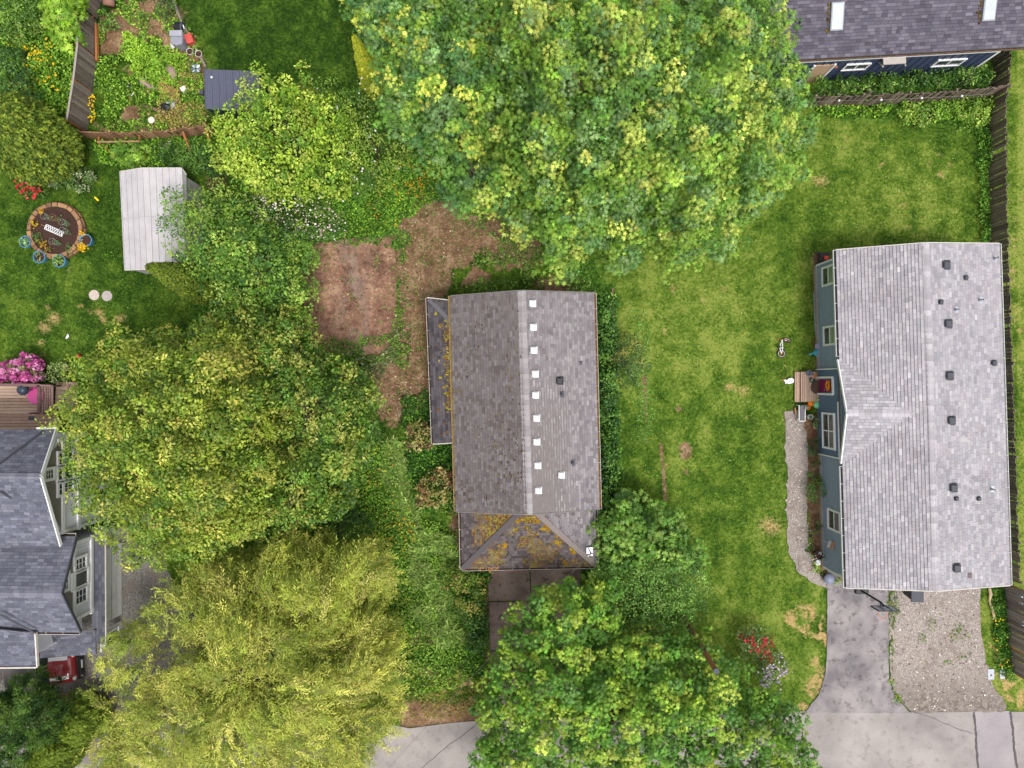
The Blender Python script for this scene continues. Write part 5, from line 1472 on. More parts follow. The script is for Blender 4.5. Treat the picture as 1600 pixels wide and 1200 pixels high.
MAPLE = [C(108,146,52), C(88,128,50), C(130,162,60), C(158,180,76), C(178,190,88), C(98,136,74), C(122,152,90)]
MW = [.22, .2, .16, .11, .07, .14, .10]
POLY_ME = [(745,-70),(1232,-70),(1222,-10),(1240,20),(1234,60),(1258,100),(1250,140),(1270,170),(1275,205),(1256,230),(1250,268),(1224,290),(1190,310),(1196,348),(1160,350),(1166,384),(1112,386),(1096,402),(1072,432),(1052,415),(1010,392),(990,412),(962,418),(940,388),(902,402),(886,436),(866,428),(850,372),(816,366),(800,336),(765,325),(740,300),(735,200),(725,60)]
tree('maple_tree', 'huge broad maple with yellow green leaf tips spreading over the lawn behind the shingled house', 'tree', POLY_ME, 5.2, 12.0, 190, MAPLE, 101,
     spacing=14, cr=.42, per=34, size=.118, wts=MW, bump=2.2, bs=56, edge_noise=18, r0=.42, zfork=2.6, limbs=22, drop=(.9, 1.9), skirt=2.2)
POLY_MW = [(540,-60),(760,-70),(760,60),(765,200),(770,320),(735,326),(700,312),(690,282),(672,262),(660,240),(640,205),(604,176),(588,132),(582,96),(575,60),(590,40),(560,40),(536,12)]
tree('maple_tree', 'bluer green maple at the corner of the dark green back lawn', 'tree', POLY_MW, 5.0, 9.5, 110,
     [C(104,146,62), C(86,130,70), C(122,156,92), C(146,176,66), C(190,200,84), C(96,136,52)], 102, spacing=14, cr=.42, per=34, size=.118, wts=[.24, .2, .18, .16, .08, .14], bump=1.9, bs=50, edge_noise=15, r0=.34, zfork=2.4, limbs=16, skirt=2.0)
POLY_MS = [(740,1112),(746,1082),(770,1066),(776,1046),(766,1030),(790,1010),(802,975),(800,956),(842,932),(870,906),(890,912),(896,930),(955,914),(972,930),(976,985),(1005,996),(1030,1002),(1068,994),(1088,1012),(1124,998),(1136,1030),(1164,1044),(1172,1090),(1200,1075),(1216,1100),(1260,1116),(1246,1132),(1270,1168),(1280,1200),(1278,1280),(735,1280),(752,1182),(746,1160),(762,1142),(746,1130)]
tree('maple_tree', 'spreading green maple overhanging the street and the stained concrete driveway', 'tree', POLY_MS, 3.6, 6.4, 130,
     [C(98,142,46), C(80,124,42), C(124,160,54), C(154,180,64), C(176,192,78), C(94,134,62)], 103, spacing=14, cr=.40, per=34, size=.118, wts=[.26, .22, .2, .14, .06, .12], bump=1.5, bs=48, edge_noise=15, r0=.34, zfork=1.8, limbs=18, skirt=1.8)
# light green fruit tree
POLY_F0 = [(330,192),(345,162),(378,166),(366,142),(386,122),(402,110),(420,126),(432,116),(450,126),(468,104),(479,118),(470,142),(486,160),(502,170),(522,176),(542,192),(546,222),(532,262),(520,292),(480,302),(430,302),(392,297),(370,292),(364,272),(336,256),(328,230)]
POLY_F = [(330,192),(345,162),(378,166),(366,142),(386,122),(402,110),(420,126),(432,116),(450,126),(468,104),(479,118),(476,140),(500,150),(530,160),(552,180),(560,215),(548,262),(530,296),(480,302),(430,302),(392,297),(370,292),(364,272),(336,256),(328,230)]
tree('fruit_tree', 'light yellow green leafy tree overhanging the slate grey shed', 'tree', POLY_F, 2.6, 5.0, 90, [C(142,172,50), C(122,158,48), C(162,186,64), C(100,138,44), C(174,192,80)], 104,
     spacing=12, cr=.36, per=28, size=.145, tpl='oval', bump=1.1, bs=38, edge_noise=14, r0=.16, zfork=1.3, limbs=12, skirt=1.4)
POLY_S1 = [(484,132),(520,126),(560,130),(598,142),(640,192),(642,232),(622,262),(612,290),(560,302),(528,292),(542,232),(512,182)]
def whites(L, c):
    g = np.random.default_rng(5); k = g.choice(len(c), 90)[:45]; p = c[k] + np.array([0, 0, .35]) + g.normal(0, .25, (45, 3))*np.array([1, 1, .3])
    L.put(p, np.array([0, 0, 1]) + g.normal(0, .3, (45, 3)), g.normal(size=(45, 3)), g.uniform(.05, .09, 45), np.tile(C(226,226,216), (45, 1)), 'petal')
tree('flowering_shrub', 'dark leafy shrub thicket with sparse white blossom under the maple edge', 'shrub', POLY_S1, 1.6, 3.8, 60, [C(92,126,46), C(110,142,54), C(72,104,44), C(142,162,66), C(126,152,60)], 105,
     spacing=12, cr=.34, per=22, size=.11, tpl='oval', bump=.7, bs=35, stems=False, extra=whites, skirt=.8, drop=(.6,))
POLY_G = [(256,306),(290,300),(302,320),(330,288),(370,298),(402,330),(440,342),(470,350),(496,362),(480,386),(492,402),(476,430),(492,452),(476,476),(440,472),(400,482),(370,492),(332,472),(322,452),(302,424),(266,388),(272,372),(254,360),(262,340)]
tree('leafy_tree', 'mid green open tree hanging over the white metal shed', 'tree', POLY_G, 2.6, 6.0, 80, [C(104,142,48), C(84,124,44), C(124,156,58), C(66,104,44), C(142,166,70)], 106,
     spacing=12, cr=.36, per=28, size=.135, tpl='oval', bump=1.2, bs=40, edge_noise=12, r0=.18, zfork=1.4, limbs=14, skirt=1.6)
POLY_B = [(392,304),(430,292),(470,294),(512,310),(542,345),(532,372),(490,378),(440,362),(400,340)]
def pinks(L, c):
    g = np.random.default_rng(6); k = g.choice(len(c), 330); p = c[k] + np.array([0, 0, .34]) + g.normal(0, .28, (330, 3))*np.array([1, 1, .35])
    L.put(p, np.array([0, 0, 1]) + g.normal(0, .35, (330, 3)), g.normal(size=(330, 3)), g.uniform(.04, .09, 330), np.array([C(226,208,204), C(236,226,222), C(214,186,186)])[g.integers(0, 3, 330)], 'petal')
tree('blossom_shrub', 'green shrub covered in pale pink white blossom above the dirt pad', 'shrub', POLY_B, 1.2, 3.0, 45, [C(92,124,52), C(112,138,64), C(72,104,46), C(130,146,84)], 107,
     spacing=12, cr=.34, per=22, size=.1, tpl='oval', bump=.6, bs=35, stems=False, extra=pinks, skirt=.8, drop=(.6,))
# olive yellow trees
OLV = [C(122,144,46), C(98,126,42), C(148,160,60), C(168,168,74), C(80,112,38), C(136,154,52)]
POLY_O1 = [(72,656),(100,640),(120,602),(110,572),(150,546),(165,532),(180,514),(200,536),(230,530),(260,520),(292,524),(300,500),(335,492),(372,520),(400,560),(430,650),(436,740),(410,820),(350,862),(300,872),(260,884),(200,882),(186,862),(180,850),(150,836),(140,802),(110,796),(102,780),(126,752),(96,745),(106,712),(100,690),(110,672)]
tree('hornbeam_tree', 'large dense olive yellow tree rising beside the pale two storey house', 'tree', POLY_O1, 4.2, 9.6, 150, OLV, 108, spacing=11, cr=.34, per=32, size=.145, tpl='oval',
     wts=[.26, .2, .18, .1, .12, .14], bump=2.4, bs=50, edge_noise=14, r0=.3, zfork=2.2, limbs=18, skirt=2.2)
POLY_O2 = [(318,500),(346,476),(420,478),(480,488),(492,540),(520,560),(556,576),(590,612),(576,650),(588,684),(572,712),(562,740),(546,770),(540,800),(500,815),(440,840),(400,850),(420,740),(420,640),(390,550)]
tree('hornbeam_tree', 'darker olive green tree overhanging the corner of the bare dirt pad', 'tree', POLY_O2, 3.0, 7.6, 100, [C(104,134,44), C(86,118,40), C(134,152,58), C(70,102,36), C(156,162,74), C(94,132,46)], 109,
     spacing=11, cr=.34, per=32, size=.145, tpl='oval', bump=2.0, bs=46, edge_noise=14, r0=.26, zfork=1.9, limbs=16, skirt=2.0)
tree('round_shrub', 'deep green small shrub tucked between the olive tree and the willow', 'shrub', [(492,802),(520,780),(560,788),(572,822),(552,852),(520,862),(494,842)], 1.2, 2.8, 40, [C(62,104,36), C(84,126,44), C(48,84,32)], 110,
     spacing=11, cr=.3, per=22, size=.12, tpl='oval', bump=.5, stems=False, drop=(.5,), skirt=.9)

# ------------------------------------------------------------------ weeping willow
POLY_WL = [(236,950),(250,920),(290,900),(330,880),(400,852),(470,850),(520,850),(560,836),(582,850),(576,870),(620,880),(612,920),(584,950),(602,972),(622,1012),(612,1060),(632,1090),(602,1112),(618,1150),(584,1172),(562,1202),(545,1270),(70,1270),(112,1190),(150,1140),(156,1102),(140,1090),(160,1060),(150,1040),(150,1000),(186,962),(200,955),(222,985)]
def willow():
    g = np.random.default_rng(77); L = Leaves()
    PAL = np.array([C(170,176,72), C(150,162,58), C(190,190,86), C(116,134,46), C(134,150,52), C(202,198,100)])*1.05
    cen = P(400, 1030, 6.5); root = thing('willow_tree', 'sprawling yellow green weeping willow with trailing twigs by the street', 'tree', (cen.x, cen.y, 0))
    tw = MB(); tw.col = C(150,138,92)
    c_all = []
    for layer, (sp, dz, k_str) in enumerate(((13.5, 0, 6), (17, -1.1, 5), (20, -2.4, 5))):
        c, n, b, d, x, y = canopy_points(POLY_WL, sp, 3.2, 7.4, 120, .6, 1.6, 64, 112, 14, grow=-9, gaps=.8 if layer == 0 else .5)
        thin = (x < 290) & (fbm(x/24, y/24 + 3, 2) < (.36 if layer == 0 else .5))
        c, n, d, x, y = c[~thin], n[~thin], d[~thin], x[~thin], y[~thin]
        c = c + np.array([0, 0, dz])
        if layer == 0: c_all = c
        m = len(c); rep = np.repeat(np.arange(m), k_str); t = len(rep)
        out = unit(np.concatenate([c[:,:2] - np.array([cen.x, cen.y]), np.zeros((m, 1))], 1))
        # neighbouring strands sweep the same way
        ang = (fbm(x/55 + 2, y/55, 2) - .5)*5.0
        ca, sa = np.cos(ang), np.sin(ang)
        sweep = np.stack([out[:,0]*ca - out[:,1]*sa, out[:,0]*sa + out[:,1]*ca, np.zeros(m)], 1)
        d0 = unit(sweep[rep] + g.normal(0, .24, (t, 3)) + np.array([0, 0, .25]))
        Ls = g.uniform(.6, 1.3, t)*np.where(d[rep] < 25, .7, 1); start = c[rep] + g.normal(0, .22, (t, 3))
        ccol = PAL[g.choice(6, m, p=[.25, .22, .16, .14, .15, .08])]*np.exp(g.normal(0, .2, (m, 1)))
        scol = ccol[rep]*np.exp(g.normal(0, .1, (t, 1)))
        NL = 17
        curl = g.normal(0, .25, (t, 3))
        for i in range(NL):
            s = (i + g.uniform(-.3, .3, t))/NL*Ls
            pos = start + d0*s[:,None] + np.array([0, 0, -1.0])*(.42*s**2)[:,None] + curl*(s**2)[:,None]*.5
            tang = unit(d0 + np.array([0, 0, -.84])*s[:,None] + curl*s[:,None])
            side = unit(np.cross(tang, np.array([0, 0, 1.0])) + g.normal(0, .2, (t, 3)))*(1 if i % 2 else -1)
            tan = tang*.8 + side*.65 + g.normal(0, .2, (t, 3))
            nrm = np.array([0, 0, 1.0]) + g.normal(0, .5, (t, 3))
            L.put(pos, nrm, tan, g.uniform(.13, .23, t), scol*np.exp(g.normal(0, .1, (t, 1))), 'narrow')
        if layer == 0:
            for j in g.choice(t, 420, replace=False):
                pts = []
                for s in np.linspace(0, Ls[j]*1.1, 6):
                    q = start[j] + d0[j]*s + np.array([0, 0, -.42*s*s + .05]) + curl[j]*s*s*.5; pts.append(q)
                tw.tube(pts, [.014, .013, .011, .009, .007, .004], 4)
    L.build('crown', LEAF, root)
    tw.build('twig', BARK, root, kind='stuff')
    gg = random.Random(3); idx = [gg.randrange(len(c_all)) for _ in range(22)]
    trunk(root, (cen.x, cen.y, 0), [(c_all[i][0], c_all[i][1], c_all[i][2] - .4) for i in idx], .4, 2.0, seed=9)
willow()

# ------------------------------------------------------------------ conifers
def conifer(name, label, base, top_z, r, pal, seed, shape='ovoid', size=.2, n=2600, tpl='frond', group=None):
    g = np.random.default_rng(seed); b = P(*base); root = thing(name, label, 'conifer', b, group)
    t = g.random(n)**.85; a = g.uniform(0, 2*np.pi, n)
    if shape == 'ovoid': rr = r*np.sin(np.pi*np.clip(.12 + .88*t, 0, 1))**.6*(1 - .25*t)
    else: rr = r*(1 - t)**.75 + .05
    w_ = worley(a*1.6*r/.9 + seed, t*top_z/.42, 1.0, seed); lump = .66 + .36*fbm(a*2.2 + seed, t*7, 2) + .34*(1 - 1.4*w_[0]**2)*g.uniform(.5, 1.1, n)
    rr = rr*lump
    pos = np.stack([b.x + np.cos(a)*rr, b.y + np.sin(a)*rr, .1 + t*top_z], 1)
    out = np.stack([np.cos(a), np.sin(a), np.full(n, .35)], 1)
    nrm = unit(out + np.array([0, 0, .6]) + g.normal(0, .35, (n, 3))); tan = out + np.array([0, 0, -.25]) + g.normal(0, .35, (n, 3))
    col = np.array(pal)[g.integers(0, len(pal), n)]*1.5*np.exp(g.normal(0, .15, (n, 1)))
    L = Leaves(); L.put(pos - out*.08, nrm, tan, size*g.uniform(.6, 1.4, n), col, tpl)
    L.build('crown', LEAF_DULL, root)
    m = MB(); m.col = (.12, .08, .06); m.tube([b - Vector((0, 0, .1)), b + Vector((0, 0, top_z*.5)), b + Vector((0, 0, top_z*.96))], [r*.14, r*.09, .02], 8); m.build('trunk', BARK, root)
    return root
THU = [C(100,118,38), C(78,98,34), C(122,134,46), C(60,80,28)]
conifer('arborvitae', 'broad olive green arborvitae at the end of the grey fence', (96,246), 7.4, 1.85, THU, 201, n=22000, size=.15)
conifer('arborvitae', 'slim pointed golden arborvitae leaning over the white metal shed', (322,446), 6.4, .95, THU, 202, 'cone', n=11000, size=.12)
conifer('arborvitae', 'narrow lime yellow arborvitae between the back lawn and the maple', (588,134), 5.6, .62, [C(150,156,40), C(124,138,38), C(172,172,56)], 203, 'cone', n=7000, size=.11)
conifer('arborvitae', 'low yellow green arborvitae beside the light green fruit tree', (492,170), 2.6, .75, [C(130,140,36), C(104,118,32)], 204, 'cone', n=5000, size=.11)
conifer('arborvitae', 'rounded yellow green conifer between the dark pine and the willow', (152,1108), 2.8, 1.15, [C(94,112,34), C(76,96,30), C(112,128,44)], 205, n=10000, size=.14)
conifer('arborvitae', 'second rounded yellow green conifer at the foot of the willow by the pine', (112,1150), 3.2, 1.3, [C(94,112,34), C(76,96,30), C(112,128,44)], 206, n=11000, size=.14)
def pine():
    g = np.random.default_rng(9); b = P(78, 1096); root = thing('pine_tree', 'dark green pine with rounded needle tufts below the red car', 'conifer', b)
    L = Leaves(); poly = [(-40,1100),(0,1092),(20,1074),(45,1062),(62,1074),(84,1082),(94,1102),(96,1124),(82,1152),(46,1178),(22,1212),(-40,1230)]
    c, n, bb, d, x, y = canopy_points(poly, 12, 2.2, 4.4, 60, .6, 1.0, 26, 210, 5, gaps=.6)
    c = np.concatenate([c, c + np.array([0, 0, -.8]) + g.normal(0, .2, c.shape)]); n = np.concatenate([n, n])
    m = len(c); per = 110; idx = np.repeat(np.arange(m), per); t = len(idx)
    dr_ = unit(n[idx]*.9 + unit(g.normal(size=(t, 3)))); rad = g.uniform(.05, .3, t)
    pos = c[idx] + dr_*rad[:,None]
    col = np.array([C(64,94,40), C(84,114,50), C(48,74,34), C(104,128,60)])[g.integers(0, 4, m)][idx]*np.exp(g.normal(0, .16, (t, 1)))
    L.put(pos, unit(g.normal(size=(t, 3)) + np.array([0, 0, .8])), dr_ + g.normal(0, .25, (t, 3)), g.uniform(.12, .24, t), col*1.3, 'narrow')
    L.build('crown', LEAF_DULL, root); trunk(root, b, [tuple(c[i] - np.array([0, 0, .3])) for i in range(0, m, max(1, m//16))], .16, 1.0, seed=4)
pine()

# ------------------------------------------------------------------ smaller shrubs
def shrub(label, poly, z0, z1, pal, seed, name='shrub', size=.11, tpl='oval', spacing=10, cr=.26, per=20, dn=22, **kw):
    kw.setdefault('gaps', .15); kw.setdefault('bump', .35); kw.setdefault('drop', (.35,)); kw.setdefault('skirt', .5); kw.setdefault('edge_noise', 4.0); kw.setdefault('bs', 24)
    return tree(name, label, 'shrub', poly, z0, z1, dn, pal, seed, spacing=spacing, cr=cr, per=per, size=size, tpl=tpl, stems=False, limbs=7, **kw)
def circ(cx, cy, rx, ry=None, n=12): return [(cx + rx*math.cos(2*math.pi*i/n), cy + (ry or rx)*math.sin(2*math.pi*i/n)) for i in range(n)]
GD = [C(62,98,40), C(80,118,48), C(48,80,36), C(98,132,60)]
GM = [C(90,128,48), C(112,146,58), C(72,108,42), C(132,160,72)]
shrub('loose mid green tree-like shrub between the shingled house and the side lawn', [(920,800),(950,772),(1000,774),(1044,794),(1072,812),(1072,838),(1098,858),(1104,892),(1060,900),(1000,905),(940,905),(918,850)], 1.4, 3.2, [C(94,136,50), C(114,152,60), C(76,116,44), C(134,166,74)], 301, size=.15, tpl='maple', spacing=12, cr=.36, per=20, dn=45, bump=.7, drop=(.6, 1.2), skirt=1.2)
shrub('dense round clipped looking green shrub next to the leaning utility pole', [(920,890),(950,866),(1020,852),(1084,864),(1110,900),(1106,942),(1090,974),(1070,998),(1020,1010),(970,1000),(940,970),(925,930)], 1.6, 3.6, [C(86,128,50), C(104,144,60), C(70,108,44), C(124,158,74)], 302, size=.1, spacing=10.5, cr=.3, per=26, dn=50, prof=.5, bump=.5, drop=(.5, 1.0), skirt=1.2)
for k, (y0, y1) in enumerate(((455, 565), (565, 680), (680, 800))):
    shrub(('dark ivy hedge clump growing along the east gutter near the maple', 'dark ivy hedge clump along the east gutter beside the variegated shrub', 'dark ivy hedge clump along the east gutter near the garage')[k], [(932+k*2,y0),(958+k*3,y0+4),(962+k*3,y1),(936+k*2,y1)], .7, 1.6, [C(62,104,36), C(84,126,46), C(48,84,32), C(104,142,58)], 303+k, name='ivy_hedge', size=.13, spacing=10, per=18, dn=14)
shrub('dark shrub pressed against the garage east wall', [(930,800),(960,800),(968,870),(970,905),(930,905),(925,880)], .8, 2.0, GD + [C(84,126,46)], 306, size=.14, tpl='maple', spacing=11, cr=.3, per=18)
shrub('variegated dark shrub with yellowish tips on the lawn side of the ivy hedge', [(958,532),(984,520),(1004,534),(1014,568),(1002,595),(978,606),(958,592)], .9, 2.0, [C(66,92,48), C(96,120,62), C(52,76,42), C(140,140,70)], 307, size=.1)
shrub('compact yellowish rhododendron with pink buds at the porch corner', circ(660,682,24,22), .6, 1.4, [C(156,150,84), C(128,132,66), C(176,162,104), C(150,112,84)], 308, name='rhododendron', size=.12, spacing=9, cr=.2, per=18)
shrub('two lobed yellowish rhododendron with pink buds beside the west wall', [(650,760),(664,748),(676,735),(694,732),(708,745),(706,770),(690,785),(664,795),(650,782)], .6, 1.5, [C(156,150,84), C(128,132,66), C(176,162,104), C(158,112,84)], 309, name='rhododendron', size=.12, spacing=9, cr=.2, per=18)
shrub('small lime green shrub below the two lobed rhododendron', circ(698,796,18,14), .4, .9, [C(112,140,44), C(90,120,38)], 310, size=.09, spacing=9, cr=.2)
shrub('olive green shrub beside the garage corner and driveway', [(690,902),(702,886),(740,886),(756,908),(758,950),(744,966),(704,952)], .7, 1.7, [C(96,120,40), C(118,138,50), C(74,98,34), C(150,140,70)], 311, size=.11)
shrub('dark low shrub along the stained driveway edge', [(724,966),(756,958),(760,1020),(740,1022),(728,1000)], .4, 1.1, GD, 312, size=.11)
shrub('bright green broad leaved vine maple over the grey fence', [(62,0),(126,-20),(124,40),(122,86),(104,80),(90,52),(66,40)], 1.2, 2.6, [C(132,170,48), C(110,152,44), C(156,188,70)], 313, size=.17, tpl='maple', spacing=12, cr=.34, per=18)
shrub('dark green shrub in the wild corner behind the conifer', [(-20,60),(30,80),(60,150),(20,170),(-20,150)], .8, 1.8, GD, 314, size=.13)
shrub('mixed green shrub by the upper corner thicket', [(-20,-20),(50,-20),(60,30),(30,60),(-20,50)], .9, 2.0, GM, 315, size=.13)
PINK = [C(188,84,146), C(206,112,168), C(160,66,122), C(222,150,190), C(120,110,80)]
shrub('magenta pink flowering rhododendron by the wooden deck', circ(36,578,27,24), .7, 1.6, PINK, 316, name='rhododendron', size=.09, tpl='petal', spacing=8.5, cr=.2, per=30)
shrub('pink flowering rhododendron half hidden behind the magenta one', circ(2,582,12,14), .6, 1.3, PINK, 317, name='rhododendron', size=.09, tpl='petal', spacing=8.5, cr=.2, per=30)
shrub('cream and green variegated shrub next to the magenta rhododendron', circ(87,582,18,17), .5, 1.2, [C(150,166,96), C(120,144,72), C(196,198,150), C(96,124,60)], 318, size=.09, spacing=9, cr=.2)
shrub('green shrub between the deck stairs and the olive tree', circ(128,575,17,15), .6, 1.3, GM, 319, size=.1, spacing=9, cr=.2)
def reds(L, c):
    g = np.random.default_rng(8); n = 80; ks = g.choice(len(c), 7); k = ks[g.integers(0, 7, n)]; p = c[k] + np.array([0, 0, .3]) + g.normal(0, .16, (n, 3))*np.array([1, 1, .35])
    L.put(p, np.array([0, 0, 1]) + g.normal(0, .4, (n, 3)), g.normal(size=(n, 3)), g.uniform(.07, .13, n), np.array([C(168,24,44), C(140,16,34), C(186,44,60)])[g.integers(0, 3, n)], 'petal')
shrub('rhododendron with deep red blooms on the side lawn', circ(1178,1008,24,26), .7, 1.6, [C(112,136,72), C(90,116,58), C(140,150,96)], 320, name='rhododendron', size=.12, spacing=10, cr=.24, extra=reds)
def lavs(L, c):
    g = np.random.default_rng(9); n = 110; ks = g.choice(len(c), 10); k = ks[g.integers(0, 10, n)]; p = c[k] + np.array([0, 0, .3]) + g.normal(0, .14, (n, 3))*np.array([1, 1, .35])
    L.put(p, np.array([0, 0, 1]) + g.normal(0, .4, (n, 3)), g.normal(size=(n, 3)), g.uniform(.05, .09, n), np.array([C(186,158,198), C(220,200,226), C(170,140,190)])[g.integers(0, 3, n)], 'petal')
shrub('rhododendron with lavender blooms beside the red blooming one', circ(1206,1044,24,28), .6, 1.5, [C(100,128,62), C(80,108,52), C(124,146,80)], 321, name='rhododendron', size=.12, spacing=10, cr=.24, extra=lavs)
def reds2(L, c):
    g = np.random.default_rng(10); n = 110; k = g.choice(len(c), n); p = c[k] + np.array([0, 0, .22]) + g.normal(0, .12, (n, 3))
    L.put(p, np.array([0, 0, 1]) + g.normal(0, .4, (n, 3)), g.normal(size=(n, 3)), g.uniform(.07, .12, n), np.array([C(206,50,56), C(190,40,50)])[g.integers(0, 2, n)], 'petal')
shrub('low shrub with coral red flowers at the foot of the broad arborvitae', [(28,276),(70,280),(66,304),(44,308),(28,290)], .4, .8, GD, 322, size=.1, spacing=9, cr=.2, extra=reds2)
shrub('white flecked green shrub at the edge of the flower lawn', [(72,268),(140,262),(146,288),(120,296),(80,290)], .4, .9, [C(104,134,70), C(84,112,56), C(170,180,140)], 323, size=.1, spacing=9, cr=.2)
for k in range(5):
    x0 = 1274 + k*54; dy = -k*4.6
    shrub(('hedge plant against the dark blue wall beside the tan door', 'hedge plant under the first window of the dark blue house', 'hedge plant below the bracketed hood of the dark blue house', 'hedge plant left of the far window on the dark blue wall', 'hedge plant at the corner of the dark blue house')[k],
          [(x0,126+dy),(x0+58,120+dy),(x0+58,146+dy),(x0,150+dy)], .5, 1.2, [C(70,108,40), C(92,130,50), C(54,88,36), C(112,144,60)], 330+k, name='hedge_plant', size=.12, spacing=10, cr=.24, dn=14)
shrub('lime ivy clump sprawling over the brown fence foot', [(1402,168),(1440,158),(1480,156),(1478,184),(1450,192),(1415,186)], .4, .9, [C(126,158,56), C(104,140,48), C(150,176,76)], 340, size=.12, spacing=10, cr=.22)
shrub('lime ivy clump in the lawn corner where the two brown fences meet', [(1490,156),(1545,152),(1548,180),(1530,195),(1496,184)], .4, .9, [C(126,158,56), C(104,140,48), C(150,176,76)], 341, size=.12, spacing=10, cr=.22)
shrub('ball shaped bright green shrub in the flower bed of the grey house', circ(1276,768,14,17), .5, 1.1, [C(78,126,44), C(96,144,54), C(60,104,38)], 342, size=.07, spacing=8, cr=.18, per=26)
shrub('dark evergreen shrub in the flower bed below the large window', circ(1275,701,10,13), .4, .9, [C(46,78,44), C(60,94,52)], 343, size=.08, spacing=8, cr=.16, per=20)
for k, (x, y, r, pal) in enumerate(((1274,727,7,GM), (1271,745,8,GM), (1281,750,6,[C(140,160,80), C(110,140,60)]), (1278,824,7,GM), (1274,660,8,[C(150,166,110), C(110,140,80)]), (1270,838,6,GM), (1266,862,6,GM), (1291,872,7,GM), (1274,885,6,[C(140,176,60)]), (1307,907,8,[C(130,170,56)]), (1284,588,7,[C(120,150,50), C(160,150,50)]), (1276,583,6,[C(130,150,50), C(190,150,50)]))):
    shrub(('leafy perennial below the large window', 'leafy perennial left of the ball shaped shrub', 'pale leafy perennial touching the ball shaped shrub', 'leafy perennial in the bare bed under the end window', 'pale variegated plant beside the porch bench', 'small leafy plant at the gravel edge under the end window', 'small leafy plant by the gravel bend', 'upright plant against the wall by the tools', 'lime green plant at the gravel bend', 'lime green plant at the driveway corner', 'potted green plant left of the raspberry door', 'potted yellow green plant on the porch deck')[k],
          circ(x, y, r, r, 8), .15, .45, pal, 350+k, name='garden_plant', size=.08, spacing=6.5, cr=.12, per=12, dn=8, bump=.1, edge_noise=1.5, skirt=.15, drop=())
shrub('dark green shrub by the upper edge of the weedy garden', [(240,-10),(272,-10),(268,18),(252,26),(240,14)], .5, 1.2, [C(84,104,60), C(70,92,50)], 370, size=.1)
shrub('low green shrub against the grey fence in the weedy garden', [(155,18),(176,18),(176,50),(160,52)], .5, 1.2, GM, 371, size=.12)
shrub('green shrub between the tan fence and the white shed', [(176,222),(232,226),(228,250),(196,262),(178,246)], .5, 1.3, [C(112,150,48), C(90,130,42), C(136,168,64)], 372, size=.14, tpl='maple', spacing=10)
shrub('dark bushy shrub between the tan fence and the fruit tree', [(240,228),(330,222),(372,262),(350,280),(300,262),(250,256)], .4, 1.3, GD + GM[:1], 373, size=.12, spacing=10)
# ================================================================== round planter and pots (north-west lawn)
STONE = wood_mat('planter_stone', C(120,86,66), C(184,142,104))
SOILD = flat('potting_soil', C(66,46,38), .95, .3, 12, bmp=.6)
pc = P(92, 362); pt = thing('round_planter', 'round raised planter of tan stone blocks with dark soil on the lawn', 'planter', pc)
m = MB(); m.lathe([(1.22, 0), (1.22, .3), (.2, .36)], pc, 28, .01); m.build('soil', SOILD, pt)
g = random.Random(5)
for ring_ in range(2):
    n = 30
    for i in range(n):
        a = 2*math.pi*(i + .5*ring_)/n + g.uniform(-.02, .02); r = 1.33 + .05*(1-ring_)
        m = MB(); m.box(pc + Vector((r*math.cos(a), r*math.sin(a), .11 + .2*ring_)), (.2 + g.uniform(-.02, .02), .255, .19), rz=a + g.uniform(-.04, .04)); m.build('stone_block', STONE, pt, bevel=.015)
L = Leaves(); gg = np.random.default_rng(4)
for (x, y, r, pal, n, tp) in ((137-8,385,8,[C(226,190,40), C(206,160,40)],90,'petal'), (66,381,7,[C(200,160,50), C(150,120,50)],24,'petal'), (55,350,6,[C(200,170,50)],16,'petal'), (64,332,5,[C(206,160,50)],14,'petal'),
                            (74,390,8,[C(150,110,60), C(110,120,50)],40,'oval'), (58,372,8,[C(90,130,60)],70,'oval'), (107,389,9,[C(90,120,60)],50,'oval'), (128,365,5,[C(220,180,60)],20,'petal')):
    px, py = x + gg.normal(0, r*.45, n), y + gg.normal(0, r*.45, n)
    L.put(Pn(px, py, gg.uniform(.4, .55, n)), np.array([0, 0, 1]) + gg.normal(0, .4, (n, 3)), gg.normal(size=(n, 3)), gg.uniform(.05, .11, n), np.array(pal)[gg.integers(0, len(pal), n)], tp)
tag(L.build('rim_flowers', LEAF_DULL, kind='stuff'), 'yellow flowers and trailing plants along the planter rim', 'flowers')
WIRE = flat('wire_metal', C(150,160,150), .5, .1, metal=.3)
for k, (x, y) in enumerate(((78,341),(92,343),(106,350),(107,363),(91,380))):
    b = P(x, y, .36); t_ = thing('plant_cage', ('wire plant cage nearest the white trellis corner in the round planter', 'wire plant cage with reddish rim in the round planter', 'wire plant cage beside the far stone blocks of the round planter', 'wire plant cage at the end of the white trellis', 'wire plant cage alone near the yellow flowers of the round planter')[k], 'plant cage', b)
    m = MB()
    for z, r in ((.02, .1), (.3, .13), (.55, .16)): m.ring(b + Vector((0, 0, z)), r, .008, 14, 4)
    for i in range(4):
        a = i*math.pi/2; m.tube([b + Vector((.1*math.cos(a), .1*math.sin(a), -.03)), b + Vector((.16*math.cos(a), .16*math.sin(a), .57))], .007, 4)
    m.build('wire_frame', WIRE if k != 1 else flat('red_wire', C(150,96,80), .6), t_)
    L = Leaves(); n = 26; L.put(np.array(b)[None] + gg.normal(0, .07, (n, 3))*np.array([1, 1, .4]) + np.array([0, 0, .1]), np.array([0, 0, 1]) + gg.normal(0, .5, (n, 3)), gg.normal(size=(n, 3)), gg.uniform(.06, .12, n), np.tile(C(110,140,84), (n, 1)), 'oval'); L.build('seedling', LEAF_DULL, t_)
